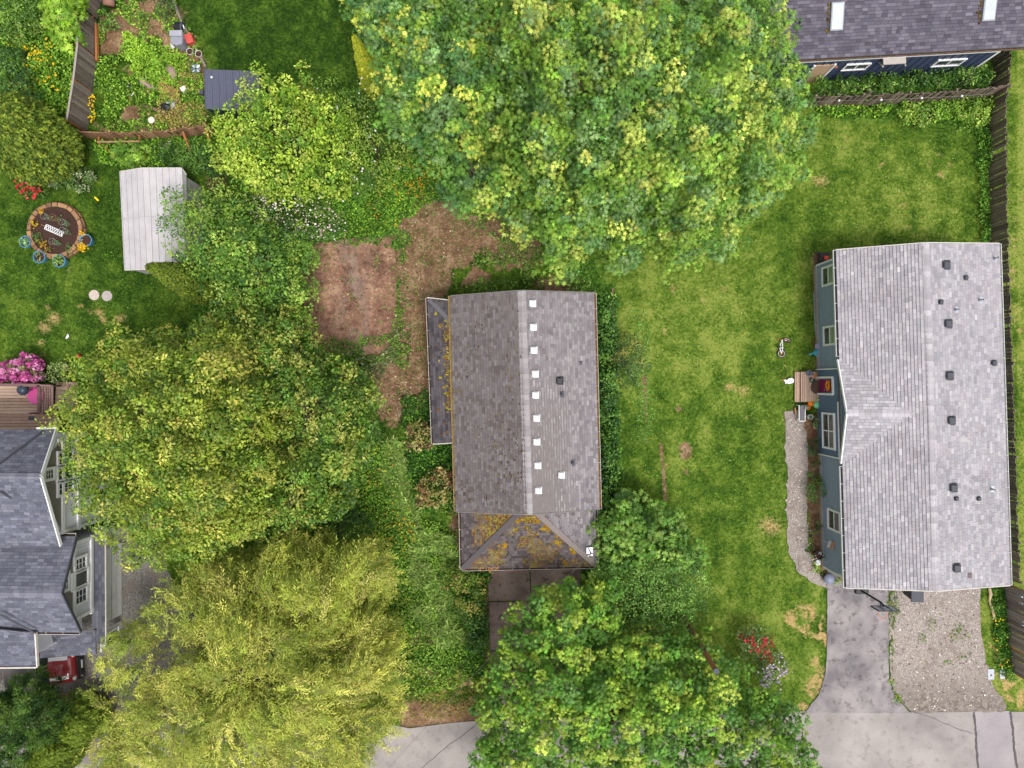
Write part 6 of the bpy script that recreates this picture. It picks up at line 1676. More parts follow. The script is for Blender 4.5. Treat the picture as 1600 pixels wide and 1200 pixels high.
# white lattice lying on the soil
la, lb = P(71,354,.42), P(98,366,.42); e_ = (lb-la).normalized(); n_ = Vector((-e_.y, e_.x, 0)); t_ = thing('lattice_trellis', 'white lattice trellis lying on the soil of the round planter', 'trellis', (la+lb)/2)
LL = (lb-la).length
m = MB()
for s in (-.13, .13): m.beam(la + n_*s, lb + n_*s, .025, .02)
for i in range(8):
    a = la + e_*(LL*i/8); m.beam(a - n_*.13, a + e_*LL/8 + n_*.13, .026, .012); m.beam(a + n_*.13 + Vector((0,0,.014)), a + e_*LL/8 - n_*.13 + Vector((0,0,.014)), .026, .012)
for s in (0, 1): a = la + e_*LL*s; m.beam(a - n_*.13, a + n_*.13, .03, .02)
m.build('lattice', WHITE, t_)
m = MB(); m.beam(la - e_*.25, la, .03, .025); m.build('stake', FT, t_)
BLUE = flat('blue_glaze', C(84,150,190), .35, .12, 3, coat=.4)
def pot(name, label, x, y, r, h, mat, plant=None, n=50, group=None, seed=0):
    b = P(x, y); t_ = thing(name, label, 'pot', b, group)
    m = MB(); m.lathe([(r*.68, 0), (r*.8, h*.3), (r*.97, h*.85), (r, h), (r*.9, h), (r*.86, h*.86), (r*.3, h*.85)], b, 18); m.build('pot', mat, t_, smooth=False)
    m = MB(); m.lathe([(r*.84, h*.8), (r*.84, h*.88)], b, 14); m.build('soil', SOILD, t_)
    if plant:
        q = np.random.default_rng(seed); L = Leaves()
        d = unit(q.normal(size=(n, 3))); d[:,2] = abs(d[:,2])
        L.put(np.array(b)[None] + np.array([0, 0, h*.9]) + d*(r*.8*q.uniform(.3, 1.1, n))[:,None], d + np.array([0, 0, .8]) + q.normal(0, .3, (n, 3)), d + q.normal(0, .4, (n, 3)), q.uniform(.6, 1.2, n)*r*.55, np.array(plant)[q.integers(0, len(plant), n)]*np.exp(q.normal(0, .15, (n, 1))), 'oval')
        L.build('plant', LEAF_DULL, t_)
    return t_
pot('blue_pot', 'blue glazed pot with pale green herb left of the planter', 48,380.5,.3,.5,BLUE,[C(140,176,130), C(110,150,100)],70,None,1)
pot('blue_pot', 'blue glazed pot with striped leaves below the round planter', 70,404,.32,.5,BLUE,[C(120,140,80), C(160,170,110)],18,None,2)
pot('blue_pot', 'blue glazed pot with bushy green plant below the round planter', 101,410,.33,.5,BLUE,[C(110,150,70), C(140,170,90)],60,None,3)
pot('blue_pot', 'blue glazed pot with bare soil beside the yellow flowers', 142,378,.32,.5,BLUE)
for x, y, lab in ((147.5,461,'round pale stepping stone in the lawn, pinkish one'), (167.5,462.5,'round pale stepping stone in the lawn, greyer one')):
    m = MB(); m.lathe([(.27, -.02), (.275, .03), (.26, .045)], P(x, y), 22, .015)
    tag(m.build('stepping_stone', flat('stone_a' if x < 150 else 'stone_b', C(196,182,170) if x < 150 else C(176,166,164), .9, .12, 9)), lab, 'stepping stone')
m = MB(); a = P(148,308,.05); m.beam(a, P(154,313.5,.05), .09, .06); tag(m.build('toy_bat', flat('yellow_plastic', C(240,214,40), .4)), 'small yellow plastic toy lying on the lawn', 'toy')
m = MB(); m.blob(P(123,557,.1), .13, 12, 8, .0); tag(m.build('red_ball', flat('red_rubber', C(196,40,50), .4), ), 'red ball on the lawn near the olive tree', 'ball')
m = MB(); m.add([P(102,528,.04), P(106,521,.06), P(108,526,.05), P(104,530,.04), P(102,528,.02), P(106,521,.03), P(108,526,.02), P(104,530,.02)], [[0,1,2,3],[7,6,5,4],[0,4,5,1],[1,5,6,2],[2,6,7,3],[3,7,4,0]]); tag(m.build('paper_scrap', WHITE), 'white scrap lying in the worn lawn', 'scrap')
# brush pile
m = MB(); g = random.Random(6); c0 = P(340,287,.2)
for i in range(90):
    a = g.uniform(0, 6.28); r = g.uniform(.1, .45); p = c0 + Vector((r*math.cos(a), r*math.sin(a), g.uniform(-.15, .3)))
    d = Vector((g.uniform(-1, 1), g.uniform(-1, 1), g.uniform(-.2, .2)))*.35; m.col = g.choice([C(120,92,70), C(96,72,56), C(146,116,90)]); m.tube([p - d, p + Vector((0, 0, .05)), p + d], [.012, .011, .006], 4)
tag(m.build('brush_pile', BARK), 'round heap of brown cut twigs behind the white metal shed', 'brush pile')

# ================================================================== clutter in the weedy garden
def ob(m, name, mat, label, cat, **kw): return tag(m.build(name, mat, **kw), label, cat)
t_ = thing('wheelie_bin', 'black plastic bin lying on its side by the lawn edging', 'bin', P(281,43))
m = MB(); a, b = P(274,42,.25), P(287,44,.25); m.tube([a, lerp(a, b, .85)], [.24, .3], 12); m.build('body', BLACK, t_)
m = MB(); m.tube([lerp(a, b, .85), b], [.32, .3], 12); m.build('rim', DGREY, t_); m = MB(); m.beam(P(286,39,.5), P(288,45,.5), .04, .04); m.build('handle', WHITE, t_)
t_ = thing('compost_bin', 'grey plastic compost bin with hinged lid by the lawn edging', 'bin', P(284,66))
b = P(285,68); m = MB(); m.prism([(b.x + dx, b.y + dy) for dx, dy in ((-.3,-.3),(0,-.42),(.3,-.34),(.34,.3),(-.28,.34))], 0, .75); m.build('body', flat('grey_plastic', C(146,146,158), .5), t_, bevel=.04)
m = MB(); m.slab([Vector((b.x-.3, b.y+.3, .84)), Vector((b.x-.3, b.y+.02, .84)), Vector((b.x+.33, b.y+.02, .84)), Vector((b.x+.33, b.y+.32, .84))], .05); m.build('lid', flat('grey_plastic2', C(160,160,170), .5), t_)
m = MB(); b = P(301,66); m.box(b + Vector((0, 0, .26)), (.38, .5, .5), rz=.35); ob(m, 'red_box', flat('red_plastic', C(196,82,72), .5), 'red plastic storage box against the lawn edging', 'box', bevel=.04)
m = MB(); b = P(273,72)
for k in range(5): m.blob(b + Vector((g.uniform(-.15, .15), g.uniform(-.2, .2), .15)), .14, 7, 5, .3, .6)
ob(m, 'white_sack', flat('white_cloth', C(214,212,208), .9, .1), 'crumpled white sacks slumped beside the grey compost bin', 'sack')
pot('white_pot', 'whitish flower pot near the grey compost bin', 300,84,.18,.3,WHITE_OLD); pot('white_pot', 'cream flower pot standing on the lawn edging', 314,88,.18,.34,flat('cream_pot', C(214,200,184), .6))
t_ = thing('garden_pinwheel', 'metal flower pinwheel on a stake beside the slate shed', 'pinwheel', P(307,108)); b = P(306,107,.9)
for i in range(8):
    a = i*math.pi/4; d = Vector((math.cos(a), math.sin(a), 0)); n_ = Vector((-d.y, d.x, 0)); m = MB(); z = Vector((0, 0, .02))
    m.add([b + d*.05, b + d*.16 + n_*.06 + z, b + d*.27, b + d*.16 - n_*.06 - z, b + d*.05 - z*.5, b + d*.16 + n_*.06 + z*.5, b + d*.27 - z*.5, b + d*.16 - n_*.06 - z*1.5], [[0,1,2,3],[7,6,5,4],[0,4,5,1],[1,5,6,2],[2,6,7,3],[3,7,4,0]]); m.build('petal', flat('pin_a', C(206,214,222), .35, metal=.3) if i % 2 else flat('pin_b', C(96,120,140), .4), t_)
m = MB(); m.tube([Vector((b.x, b.y, 0)), b], .012, 6); m.build('stake', BLACK, t_)
LOGM = attr_mat('driftwood', .95, .4, 4, 40)
def log(label, pts, rs, col, seed):
    g = random.Random(seed); m = MB(); m.col = col; m.tube([P(*p) for p in pts], rs, 9); ob(m, 'driftwood_log', LOGM, label, 'log', smooth=True)
log('pale weathered stump log with a hollow among the weeds', [(262,103,.12),(268,110,.2),(272,118,.18),(268,127,.1)], [.12,.24,.2,.06], C(150,130,116), 1)
log('forked driftwood log beside the black pot in the weeds', [(217,118,.1),(224,128,.16),(233,135,.14),(246,138,.1)], [.1,.2,.15,.06], C(160,140,124), 2)
log('thin rotten log lying near the tan fence', [(222,164,.08),(240,170,.1),(262,178,.08)], [.06,.09,.05], C(130,104,84), 3)
log('round sawn log end beside the grey fence', [(170,-4,.3),(170,4,.32),(170,9,.3)], [.3,.3,.28], C(150,112,98), 4)
m = MB(); g = random.Random(9)
for i in range(26):
    a = P(g.uniform(245, 258), g.uniform(128, 142), g.uniform(.1, .4)); b = P(g.uniform(268, 285), g.uniform(142, 156), g.uniform(.1, .35)); m.col = g.choice([C(190,134,96), C(166,112,80), C(150,110,84)]); m.tube([a, lerp(a, b, .5) + Vector((0, 0, .05)), b], .014, 4)
ob(m, 'stick_pile', BARK, 'bundle of orange brown sticks lying in the weeds', 'sticks')
m = MB(); m.box(P(288,140,.2), (.28, .24, .38), rz=.6); ob(m, 'white_bucket', WHITE, 'square white tub among the dry weeds near the slate shed', 'tub', bevel=.05)
pot('purple_pot', 'small purple plant pot by the black bag', 280,159,.12,.22,flat('purple', C(170,60,130), .5))
m = MB(); m.lathe([(.22, 0), (.24, .14), (.08, .15), (.07, .1)], P(268,164), 14); ob(m, 'grey_pot', flat('stone_pot', C(170,164,170), .8), 'grey stone pot with a dark hole near the purple pot', 'pot')
m = MB(); m.blob(P(259,168,.14), (.3, .22, .2), 9, 6, .2); ob(m, 'black_bag', BLACK, 'black rubbish bag slumped in the weeds', 'bag')
m = MB(); m.blob(P(229,120,.18), (.14, .2, .24), 8, 6, .15); ob(m, 'black_tub', BLACK, 'small black tub beside the forked driftwood', 'tub')
t_ = thing('bucket', 'white lidded bucket with a red base behind the tan fence', 'bucket', P(241,191)); b = P(241,191)
m = MB(); m.lathe([(.14, 0), (.16, .3)], b, 12); m.build('body', flat('dark_red', C(110,40,40), .6), t_); m = MB(); m.lathe([(.17, .3), (.17, .34), (.1, .36)], b, 14); m.build('lid', flat('cream_lid', C(230,226,206), .5), t_)
m = MB(); m.box(P(203,135,.1), (.28, .2, .2), rz=.4); ob(m, 'black_crate', BLACK, 'little black crate in the lime weeds', 'crate', bevel=.03)
m = MB(); m.beam(P(205,150,.2), P(209,145,.25), .04, .03); ob(m, 'white_stake', WHITE, 'short white plastic stake in the lime weeds', 'stake')
m = MB(); m.tube([P(628,196,1.6), P(631,210,.9), P(634,226,.1)], [.09, .12, .15], 8); m.col = (1, 1, 1); ob(m, 'broken_post', wood_mat('old_post', C(110,84,78), C(150,118,104)), 'leaning weathered wooden post under the maple edge', 'post')
m = MB(); m.box(P(257,226,.15), (.7, .3, .06), rz=.1); ob(m, 'white_board', WHITE_OLD, 'whitish board lying below the tan fence', 'board')

# ================================================================== deck of the pale house
DK = wood_mat('deck_wood', C(176,142,124), C(222,192,168)); DKR = wood_mat('deck_rail_wood', C(108,80,76), C(146,116,110))
zd = .9; t_ = thing('wooden_deck', 'weathered reddish wood deck with railing and stairs north of the two storey house', 'deck', P(30,640))
ya, yb = 603, 676; n = 15
for i in range(n):
    a, b = P(-40, ya + (yb-ya)*(i+.06)/n, zd), P(90 if i > 8 else 80, ya + (yb-ya)*(i+.94)/n, zd)
    m = MB(); m.box(((a.x+b.x)/2, (a.y+b.y)/2, zd-.02), (b.x-a.x, abs(b.y-a.y), .04)); m.build('plank', DK, t_)
for (a, b, w, h) in (((-40,601,1.75),(61,602,1.75),.14,.05), ((60.5,602,1.75),(60.5,646,1.75),.14,.05), ((61,602,1.75),(82,603,1.75),.1,.05), ((82,603,1.75),(82,645,1.75),.1,.05)):
    m = MB(); m.beam(P(*a), P(*b), w, h); m.build('hand_rail', DKR, t_)
for k in range(5):
    x = 64 + k*3.6; m = MB(); m.beam(P(x,604,1.7), P(x,645,1.7), .05, .04); m.build('bench_slat', DKR, t_)
for x, y in ((61,602),(61,645),(82,603),(82,645),(20,602),(92,644)):
    p = P(x, y, zd); m = MB(); m.box((p.x, p.y, .85), (.09, .09, 1.75)); m.build('post', DKR, t_)
for k in range(6):
    y = 600 + k*7; a, b = P(88,y,.75-.12*(5-k)), P(122,y+1,.75-.12*(5-k)); z = .15 + .14*k; m = MB(); m.box(((a.x+b.x)/2, (a.y+b.y)/2, z), (abs(b.x-a.x), .24, .05)); m.build('stair_tread', DK, t_)
m = MB(); m.beam(P(109,600,1.0), P(92,644,1.75), .1, .06); m.build('stair_rail', DKR, t_)
m = MB(); m.box(P(49,653.5,zd+.012), (.3, .2, .02)); m.build('deck_vent', DGREY, t_)
t_ = thing('kettle_grill', 'round dark lidded grill on the corner of the wooden deck', 'grill', P(50,609,zd)); b = P(50,609,zd)
m = MB(); m.lathe([(.05,.5),(.24,.58),(.28,.72),(.24,.86),(.1,.94),(.03,.95)], b, 18); m.build('kettle', flat('grill_blue', C(58,66,82), .35, .1), t_, smooth=True)
for k in range(3): a = k*2.1; m = MB(); m.tube([b + Vector((.2*math.cos(a), .2*math.sin(a), .02)), b + Vector((.12*math.cos(a), .12*math.sin(a), .6))], .012, 5); m.build('leg', BLACK, t_)
b = P(58,618,zd); m = MB(); m.lathe([(.02, .02), (.36, .1), (.42, .16), (.4, .17), (.05, .08)], b, 20); ob(m, 'pink_dish', flat('pink_plastic', C(226,90,160), .4), 'pink round plastic sled lying beneath the deck bench', 'toy', smooth=True)
pot('plant_pot', 'black plant pot on the deck against the house wall, empty', 11,673,.2,.35,BLACK); pot('plant_pot', 'pale rimmed black pot on the deck against the house wall', 30,672,.2,.35,flat('pale_pot', C(130,140,134), .6))
# bins by the garage
for k, (x, y, c) in enumerate(((166,838,C(70,120,110)), (178,836,C(150,156,156)))):
    b = P(x, y); t_ = thing('recycling_bin', ('green wheeled bin beside the pale garage', 'grey wheeled bin beside the pale garage')[k], 'bin', b); m = MB(); m.lathe([(.24, 0), (.3, .95)], b, 4, 0, Matrix.Rotation(.785, 3, 'Z')); m.build('body', flat('bin%d' % k, c, .5), t_)
    m = MB(); m.slab([b + Vector((dx, dy, 1.03)) for dx, dy in ((-.26,-.28),(.28,-.28),(.28,.26),(-.26,.26))], .06); m.build('lid', flat('binlid%d' % k, tuple(v*.8 for v in c), .5), t_)

# ================================================================== red car
def car():
    f = P(123.5, 1038, .5); root = thing('red_car', 'small red car with white bonnet stripes and grey roof parked under the eaves', 'car', (f.x - 1.8, f.y - .15, 0))
    ang = R(4.5); RED = flat('red_car_paint', C(150,40,48), .3, .06, 3, coat=.6); o = Vector((f.x, f.y, 0))
    M = Matrix.Rotation(ang, 3, 'Z')
    T = lambda s, y, z: o + M @ Vector((-s, y, 0)) + Vector((0, 0, z))
    # stations: distance behind the nose, half width, height of the upper surface at edge and centre
    st = [(0, .62, .5, .52), (.08, .74, .72, .76), (.3, .80, .86, .91), (.8, .83, .94, 1.0), (1.25, .84, .98, 1.04), (2.2, .84, .99, 1.04), (3.2, .83, .98, 1.02), (3.62, .76, .9, .94), (3.7, .68, .5, .52)]
    m = MB(); rows = []
    for s, w, ze, zc in st:
        rows.append([T(s, y, z) for y, z in ((-w*.94, .22), (-w, .45), (-w, ze*.82), (-w*.9, ze), (-w*.45, (ze+zc)/2+.012), (0, zc), (w*.45, (ze+zc)/2+.012), (w*.9, ze), (w, ze*.82), (w, .45), (w*.94, .22))])
    k = len(rows[0]); vs = [p for r in rows for p in r]; fs = []
    for i in range(len(rows)-1):
        for j in range(k-1): fs.append([i*k+j, i*k+j+1, (i+1)*k+j+1, (i+1)*k+j])
    fs += [list(range(k))[::-1], [(len(rows)-1)*k + j for j in range(k)]]
    m.add(vs, fs); body = m.build('body', RED, root, smooth=True)
    for sgn in (-1, 1):   # bonnet stripes follow the bonnet surface
        m = MB(); q = []
        for s, w, ze, zc in st[2:5]:
            for fr in (.50, .72):
                y = sgn*w*fr; t = (fr-.45)/.45; z = ((ze+zc)/2+.012)*(1-t) + ze*t; q.append(T(s + (.04 if s < .35 else 0), y, z + .008))
        m.add(q, [[0,2,3,1],[2,4,5,3]]); m.build('bonnet_stripe', WHITE, body)
    # greenhouse
    m = MB(); b0 = [T(1.25, -.74, 1.0), T(1.25, .74, 1.0), T(3.5, .72, .98), T(3.5, -.72, .98)]; t0 = [T(1.72, -.6, 1.42), T(1.72, .6, 1.42), T(3.2, .58, 1.4), T(3.2, -.58, 1.4)]
    m.add(b0 + t0, [[0,1,5,4],[1,2,6,5],[2,3,7,6],[3,0,4,7],[4,5,6,7]]); m.build('windscreen', GLASS, root)
    m = MB(); r_ = [T(1.66, -.62, 1.43), T(1.66, .62, 1.43), T(2.4, .64, 1.48), T(3.28, .6, 1.43), T(3.28, -.6, 1.43), T(2.4, -.64, 1.48)]; m.slab(r_, .06); m.build('roof', flat('grey_car_roof', C(92,86,84), .4, .1), root, bevel=.02)
    m = MB(); m.box(T(-.02, 0, .42), (.16, 1.5, .3), rz=ang); m.build('bumper', BLACK, root, bevel=.04)
    m = MB(); m.box(T(-.05, 0, .68), (.08, .95, .16), rz=ang); m.build('grille', flat('grille', C(30,30,34), .3, metal=.5), root, bevel=.02)
    m = MB(); m.box(T(-.11, 0, .42), (.02, .4, .12), rz=ang); m.build('number_plate', WHITE, root)
    for sgn in (-1, 1):
        m = MB(); m.blob(T(.12, sgn*.6, .76), (.1, .12, .12), 10, 7, 0); m.build('headlight', flat('lamp_glass', C(226,226,220), .15), root, smooth=True)
        m = MB(); m.blob(T(-.07, sgn*.6, .46), .06, 8, 6, 0); m.build('fog_lamp', flat('lamp_glass', C(226,226,220), .15), root, smooth=True)
        m = MB(); m.blob(T(1.5, sgn*.9, 1.02), (.07, .1, .07), 8, 6, 0); m.build('mirror', BLACK, root, smooth=True)
        for s in (.65, 3.0):
            c = T(s, sgn*.76, .3); ax_ = M @ Vector((0, 1, 0)); m = MB(); m.tube([c - ax_*.09, c + ax_*.09], .3, 18); wh = m.build('wheel', BLACK, root); m = MB(); m.tube([c - ax_*.094, c + ax_*.094], .18, 14); m.build('rim', GREYM, wh)
car()

# ================================================================== utility pole and lawn odds and ends
m = MB(); m.col = C(150,104,72); m.tube([P(1066,962,0), P(1090,1001,3.6), P(1119,1048,7.4)], [.14, .125, .11], 10)
t_ = thing('utility_pole', 'leaning brown wooden utility pole beside the round shrub', 'pole', P(1066,962)); m.build('pole', attr_mat('pole_wood', .9, .4, 3, 40), t_)
m = MB(); m.tube([P(1118.5,1047,7.3), P(1119.5,1049,7.5)], .125, 10); m.build('pole_cap', DGREY, t_)
m = MB(); m.box(P(1082,986,2.4), (.12, .12, .2)); m.build('insulator', WHITE, t_)
t_ = thing('fallen_branch', 'bare dead branch lying at the lawn edge under the maple', 'branch', P(970,421)); m = MB(); m.col = C(120,96,84)
m.tube([P(950,422,.1), P(968,421,.2), P(986,421,.15)], [.04, .035, .02], 6); m.tube([P(974,421,.2), P(980,424,.2), P(976,427,.1)], .02, 5); m.build('limb', BARK, t_)
# old timber rail half sunk in the lawn strip
m = MB(); m.col = C(130,100,84); m.beam(P(957,450,.02), P(959,520,.02), .1, .1); ob(m, 'edging_timber', LOGM, 'dark timber edging lying along the ivy hedge', 'timber')

# child's bicycle lying on its side
def bicycle():
    root = thing('childs_bicycle', "child's white bicycle with orange wheels lying on the lawn", 'bicycle', P(1221,545))
    TY = flat('tyre', C(50,46,46), .8); OR = flat('orange_rim', C(170,84,58), .5)
    w1, w2 = P(1221,552.5,.06), P(1230,532,.2)
    for c, nrm in ((w1, (0, .05, 1)), (w2, (.15, .8, .6))):
        m = MB(); m.ring(c, .2, .028, 22, 6, nrm); wh = m.build('wheel', TY, root); m = MB(); m.ring(c, .165, .012, 20, 5, nrm); m.build('rim', WHITE, wh)
        z = Vector(nrm).normalized(); x = z.orthogonal().normalized(); y = z.cross(x); m = MB(); m.lathe([(.03,-.04),(.03,.04)], c, 8)
        for k in range(8): a = k*math.pi/4; m.tube([c, c + (x*math.cos(a) + y*math.sin(a))*.165], .008, 4)
        m.build('hub', OR, wh)
    m = MB(); hd = P(1222,531,.22); sd = P(1218,543,.2); bb = P(1223,544,.15)
    for a, b in ((hd, sd), (hd, bb), (sd, bb), (sd, w1), (bb, w1), (hd, w2)): m.tube([a, b], .022, 6)
    m.build('frame', WHITE, root)
    m = MB(); m.tube([P(1214,530,.3), hd, P(1228,531,.25)], .016, 6); m.build('handlebar', OR, root)
    m = MB(); m.blob(P(1217,542,.25), (.07, .1, .05), 8, 5, .0); m.build('saddle', BLACK, root); m = MB(); m.box(P(1225,545,.14), (.09, .05, .03)); m.build('pedal', BLACK, root)
bicycle()
# ladder on its side against the wall
t_ = thing('aluminium_ladder', 'aluminium ladder lying on its side along the blue grey wall', 'ladder', P(1275,487))
ra, rb, rc, rd = P(1271.5,457,.06), P(1274,517,.06), P(1279.5,457,.4), P(1281.5,517,.4)
for a, b in ((ra, rb), (rc, rd)): m = MB(); m.beam(a, b, .07, .035); m.build('rail', GREYM, t_)
for k in range(8): f = (k+.5)/8; m = MB(); m.tube([lerp(ra, rb, f), lerp(rc, rd, f)], .018, 6); m.build('rung', GREYM, t_)
# mower
t_ = thing('lawn_mower', 'black lawn mower with an orange engine at the house corner', 'mower', P(1286,403))
b = P(1285,404); m = MB(); m.box(b + Vector((0,0,.18)), (.55, .5, .16), rz=-.1); m.build('deck', BLACK, t_, bevel=.05); m = MB(); m.box(b + Vector((.06,-.03,.33)), (.24, .22, .16)); m.build('engine', flat('engine_orange', C(216,70,40), .4), t_, bevel=.04)
for dx, dy in ((-.25,-.27),(.25,-.27),(-.25,.27),(.25,.27)): m = MB(); c = b + Vector((dx, dy, .1)); m.tube([c - Vector((0,.03,0)), c + Vector((0,.03,0))], .1, 12); m.build('wheel', DGREY, t_)
m = MB(); m.tube([b + Vector((.25,.2,.25)), b + Vector((.85,.22,.85)), b + Vector((.85,-.2,.85)), b + Vector((.25,-.2,.25))], .014, 6); m.build('handle', DGREY, t_)
# red chair frame and teal toy
t_ = thing('folding_chair', 'small red metal chair frame against the blue grey wall', 'chair', P(1273,540)); RM = flat('red_metal', C(130,50,36), .5); b = P(1273,541)
for dx in (-.14, .14):
    m = MB(); m.tube([b + Vector((dx, .35, .05)), b + Vector((dx, -.1, .3)), b + Vector((dx, -.1, .02))], .014, 6); m.build('leg', RM, t_)
m = MB(); m.box(b + Vector((.03, -.02, .3)), (.26, .28, .02)); m.build('seat', flat('grey_fabric', C(150,150,164), .8), t_); m = MB(); m.beam(b + Vector((-.14,.3,.12)), b + Vector((.14,.3,.12)), .02, .02); m.build('crossbar', RM, t_)
t_ = thing('teal_scooter', 'teal plastic toddler scooter toy lying by the wall', 'toy', P(1272,553)); TE = flat('teal_plastic', C(60,170,184), .4)
m = MB(); m.blob(P(1275.5,551,.14), (.16, .18, .12), 9, 6, .12); m.build('body', TE, t_); m = MB(); m.tube([P(1274,553,.15), P(1269,552.5,.2), P(1264,554,.12)], [.05, .045, .06], 7); m.build('handle', TE, t_)
for x, y in ((1271,552),(1277,555)): m = MB(); m.blob(P(x, y, .12), .06, 7, 5, 0); m.build('wheel', WHITE, t_)
# ghost shaped yard board
pts = [(1224,593),(1227,597),(1227,600),(1230,599),(1233,600),(1236,599.5),(1240,598),(1241,594),(1239,591),(1235,590.5),(1232,592),(1229,594),(1226,592.5)]
m = MB(); m.slab([P(x, y, .14) for x, y in pts], .05); t_ = thing('yard_ornament', 'flat white cut out yard ornament with a red tip beside the porch deck', 'ornament', P(1232,595)); m.build('board', WHITE, t_)
m = MB(); m.blob(P(1224.5,593,.16), (.07, .04, .04), 7, 5, .1); m.build('red_tip', flat('coral', C(206,110,96), .6), t_)
for x, y in ((1233.5,596),(1237,596)): m = MB(); m.lathe([(.018, 0), (.018, .012)], P(x, y, .142), 8); m.build('eye', DGREY, t_)

# ================================================================== porch of the grey house
t_ = thing('porch_deck', 'small tan wood plank porch with step below the raspberry door', 'deck', P(1262,604))
n = 12
for i in range(n):
    x0, x1 = 1251.5 + (1285-1251.5)*i/n, 1251.5 + (1285-1251.5)*(i+.8)/n; a, b = P(x0,581,.32), P(x1,628,.32)
    m = MB(); m.box(((a.x+b.x)/2, (a.y+b.y)/2, .3), (b.x-a.x, abs(b.y-a.y), .04)); m.build('plank', DK, t_)
for i in range(3):
    x0, x1 = 1242 + 2.8*i, 1242 + 2.8*i + 2.3; a, b = P(x0,581,.16), P(x1,628,.16); m = MB(); m.box(((a.x+b.x)/2, (a.y+b.y)/2, .14), (b.x-a.x, abs(b.y-a.y), .04)); m.build('step_plank', DK, t_)
m = MB(); a, b = P(1250,581,.14), P(1250,628,.14); m.beam(a, b, .03, .28); m.build('riser', DKR, t_)
m = MB(); c = P(1277,605,.33); m.lathe([(.36, 0), (.36, .018)], c, 14); ob(m, 'door_mat', flat('brown_mat', C(92,72,62), .95, .3, 20, bmp=.5), 'round dark brown door mat on the porch deck', 'mat')
# wreath
c = (ydoor0 + ydoor1)/2; c = Vector((c.x, c.y, 1.55)) + nw*.2 if False else None
wc = (ydoor0 + ydoor1)/2; u_ = (wSW - wNW).normalized() if False else Vector((.024, -1, 0)).normalized(); nw_ = Vector((-1, -.024, 0))
wc = Vector((wc.x, wc.y, 1.62)) + nw_*.2
t_ = thing('door_wreath', 'orange and yellow flower wreath hanging on the raspberry door', 'wreath', wc); L = Leaves(); q = np.random.default_rng(3); n = 150; a = q.uniform(0, 6.28, n); r = .17 + q.normal(0, .03, n)
ring = np.array(wc)[None] + np.outer(np.cos(a)*r, np.array(u_)) + np.outer(np.sin(a)*r, np.array([0, 0, 1.0])) + np.array(nw_)[None]*.03
L.put(ring, np.array(nw_)[None] + np.array([0, 0, .6]) + q.normal(0, .4, (n, 3)), q.normal(size=(n, 3)), q.uniform(.06, .1, n), np.array([C(232,150,40), C(238,186,60), C(200,100,40)])[q.integers(0, 3, n)], 'petal'); L.build('petals', LEAF_DULL, t_)
m = MB(); m.ring(wc, .17, .03, 16, 5, nw_); m.build('hoop', flat('twig', C(90,66,44), .9), t_)
# pumpkins, pots and bench
def pumpkin(label, x, y, z, r, col, nm):
    b = P(x, y, z); t_ = thing('pumpkin', label, 'pumpkin', b); vs = MB(); n = 20; m_ = 7; v = []; f = []
    for i in range(m_+1):
        th = math.pi*i/m_
        for j in range(n):
            q = 2*math.pi*j/n; k = r*(1 + .08*math.cos(q*8)); v.append(b + Vector((k*math.sin(th)*math.cos(q), k*math.sin(th)*math.sin(q), r*.78 + r*.78*math.cos(th))))
    for i in range(m_):
        for j in range(n): f.append([(i+1)*n+j, (i+1)*n+(j+1) % n, i*n+(j+1) % n, i*n+j])
    vs.add(v, f); vs.build('shell', flat(nm, col, .5, .08), t_, smooth=True); m = MB(); m.tube([b + Vector((0,0,r*1.5)), b + Vector((.02,.02,r*1.8))], [.02,.015], 6); m.build('stalk', flat('stalk', C(90,100,50), .9), t_)
pumpkin('larger orange pumpkin at the porch corner', 1265.5,630,.1,.17,C(232,132,30),'pumpkin_orange'); pumpkin('smaller orange pumpkin behind the little bench', 1261,636,.1,.15,C(226,110,30),'pumpkin_deep'); pumpkin('orange pumpkin among the porch pots', 1269.5,588,.32,.12,C(226,120,60),'pumpkin_pale')
m = MB(); b = P(1274,632); m.lathe([(.1,0),(.19,.08),(.21,.22),(.17,.33),(.08,.36)], b, 16); ob(m, 'green_jar', flat('mint_glaze', C(120,196,140), .35, .06, coat=.4), 'mint green round jar in the bed beside the pumpkins', 'jar', smooth=True)
t_ = thing('garden_bench', 'small grey seat with white frame beside the gravel path', 'bench', P(1253,647)); za = .42
a, b = P(1248.5,633,za), P(1258,658,za); m = MB(); m.box(((a.x+b.x)/2+.02, (a.y+b.y)/2, za-.015), (b.x-a.x-.06, abs(b.y-a.y)-.05, .03)); m.build('seat', flat('bench_grey', C(110,106,112), .7), t_)
for p0, p1 in (((1248.5,633),(1248.5,658)), ((1248.5,658),(1258,658)), ((1258,633),(1258,658))): m = MB(); m.beam(P(*p0, za), P(*p1, za), .04, .045); m.build('frame_bar', WHITE, t_)
for x, y in ((1248.5,633.5),(1248.5,657.5),(1258,633.5),(1258,657.5)): p = P(x, y, za); m = MB(); m.box((p.x, p.y, .2), (.035, .035, .4)); m.build('leg', WHITE, t_)
m = MB(); m.beam(P(1242,637,.1), P(1242,647,.1), .07, .2); ob(m, 'path_board', FT, 'short tan board at the head of the gravel path', 'board')
pot('white_pot', 'tall white pot next to the grey bench', 1262,651,.13,.42,WHITE,[C(120,150,110)],20,None,5)
pot('porch_pot', 'grey pot with bluish leaves on the porch corner', 1259,583,.15,.5,flat('pot_grey', C(120,120,130), .6),[C(150,160,176), C(110,120,140)],40,None,6)
pot('porch_pot', 'black pot with silvery plant near the doormat', 1264,594,.14,.5,BLACK,[C(176,190,170), C(120,140,110)],40,None,7)
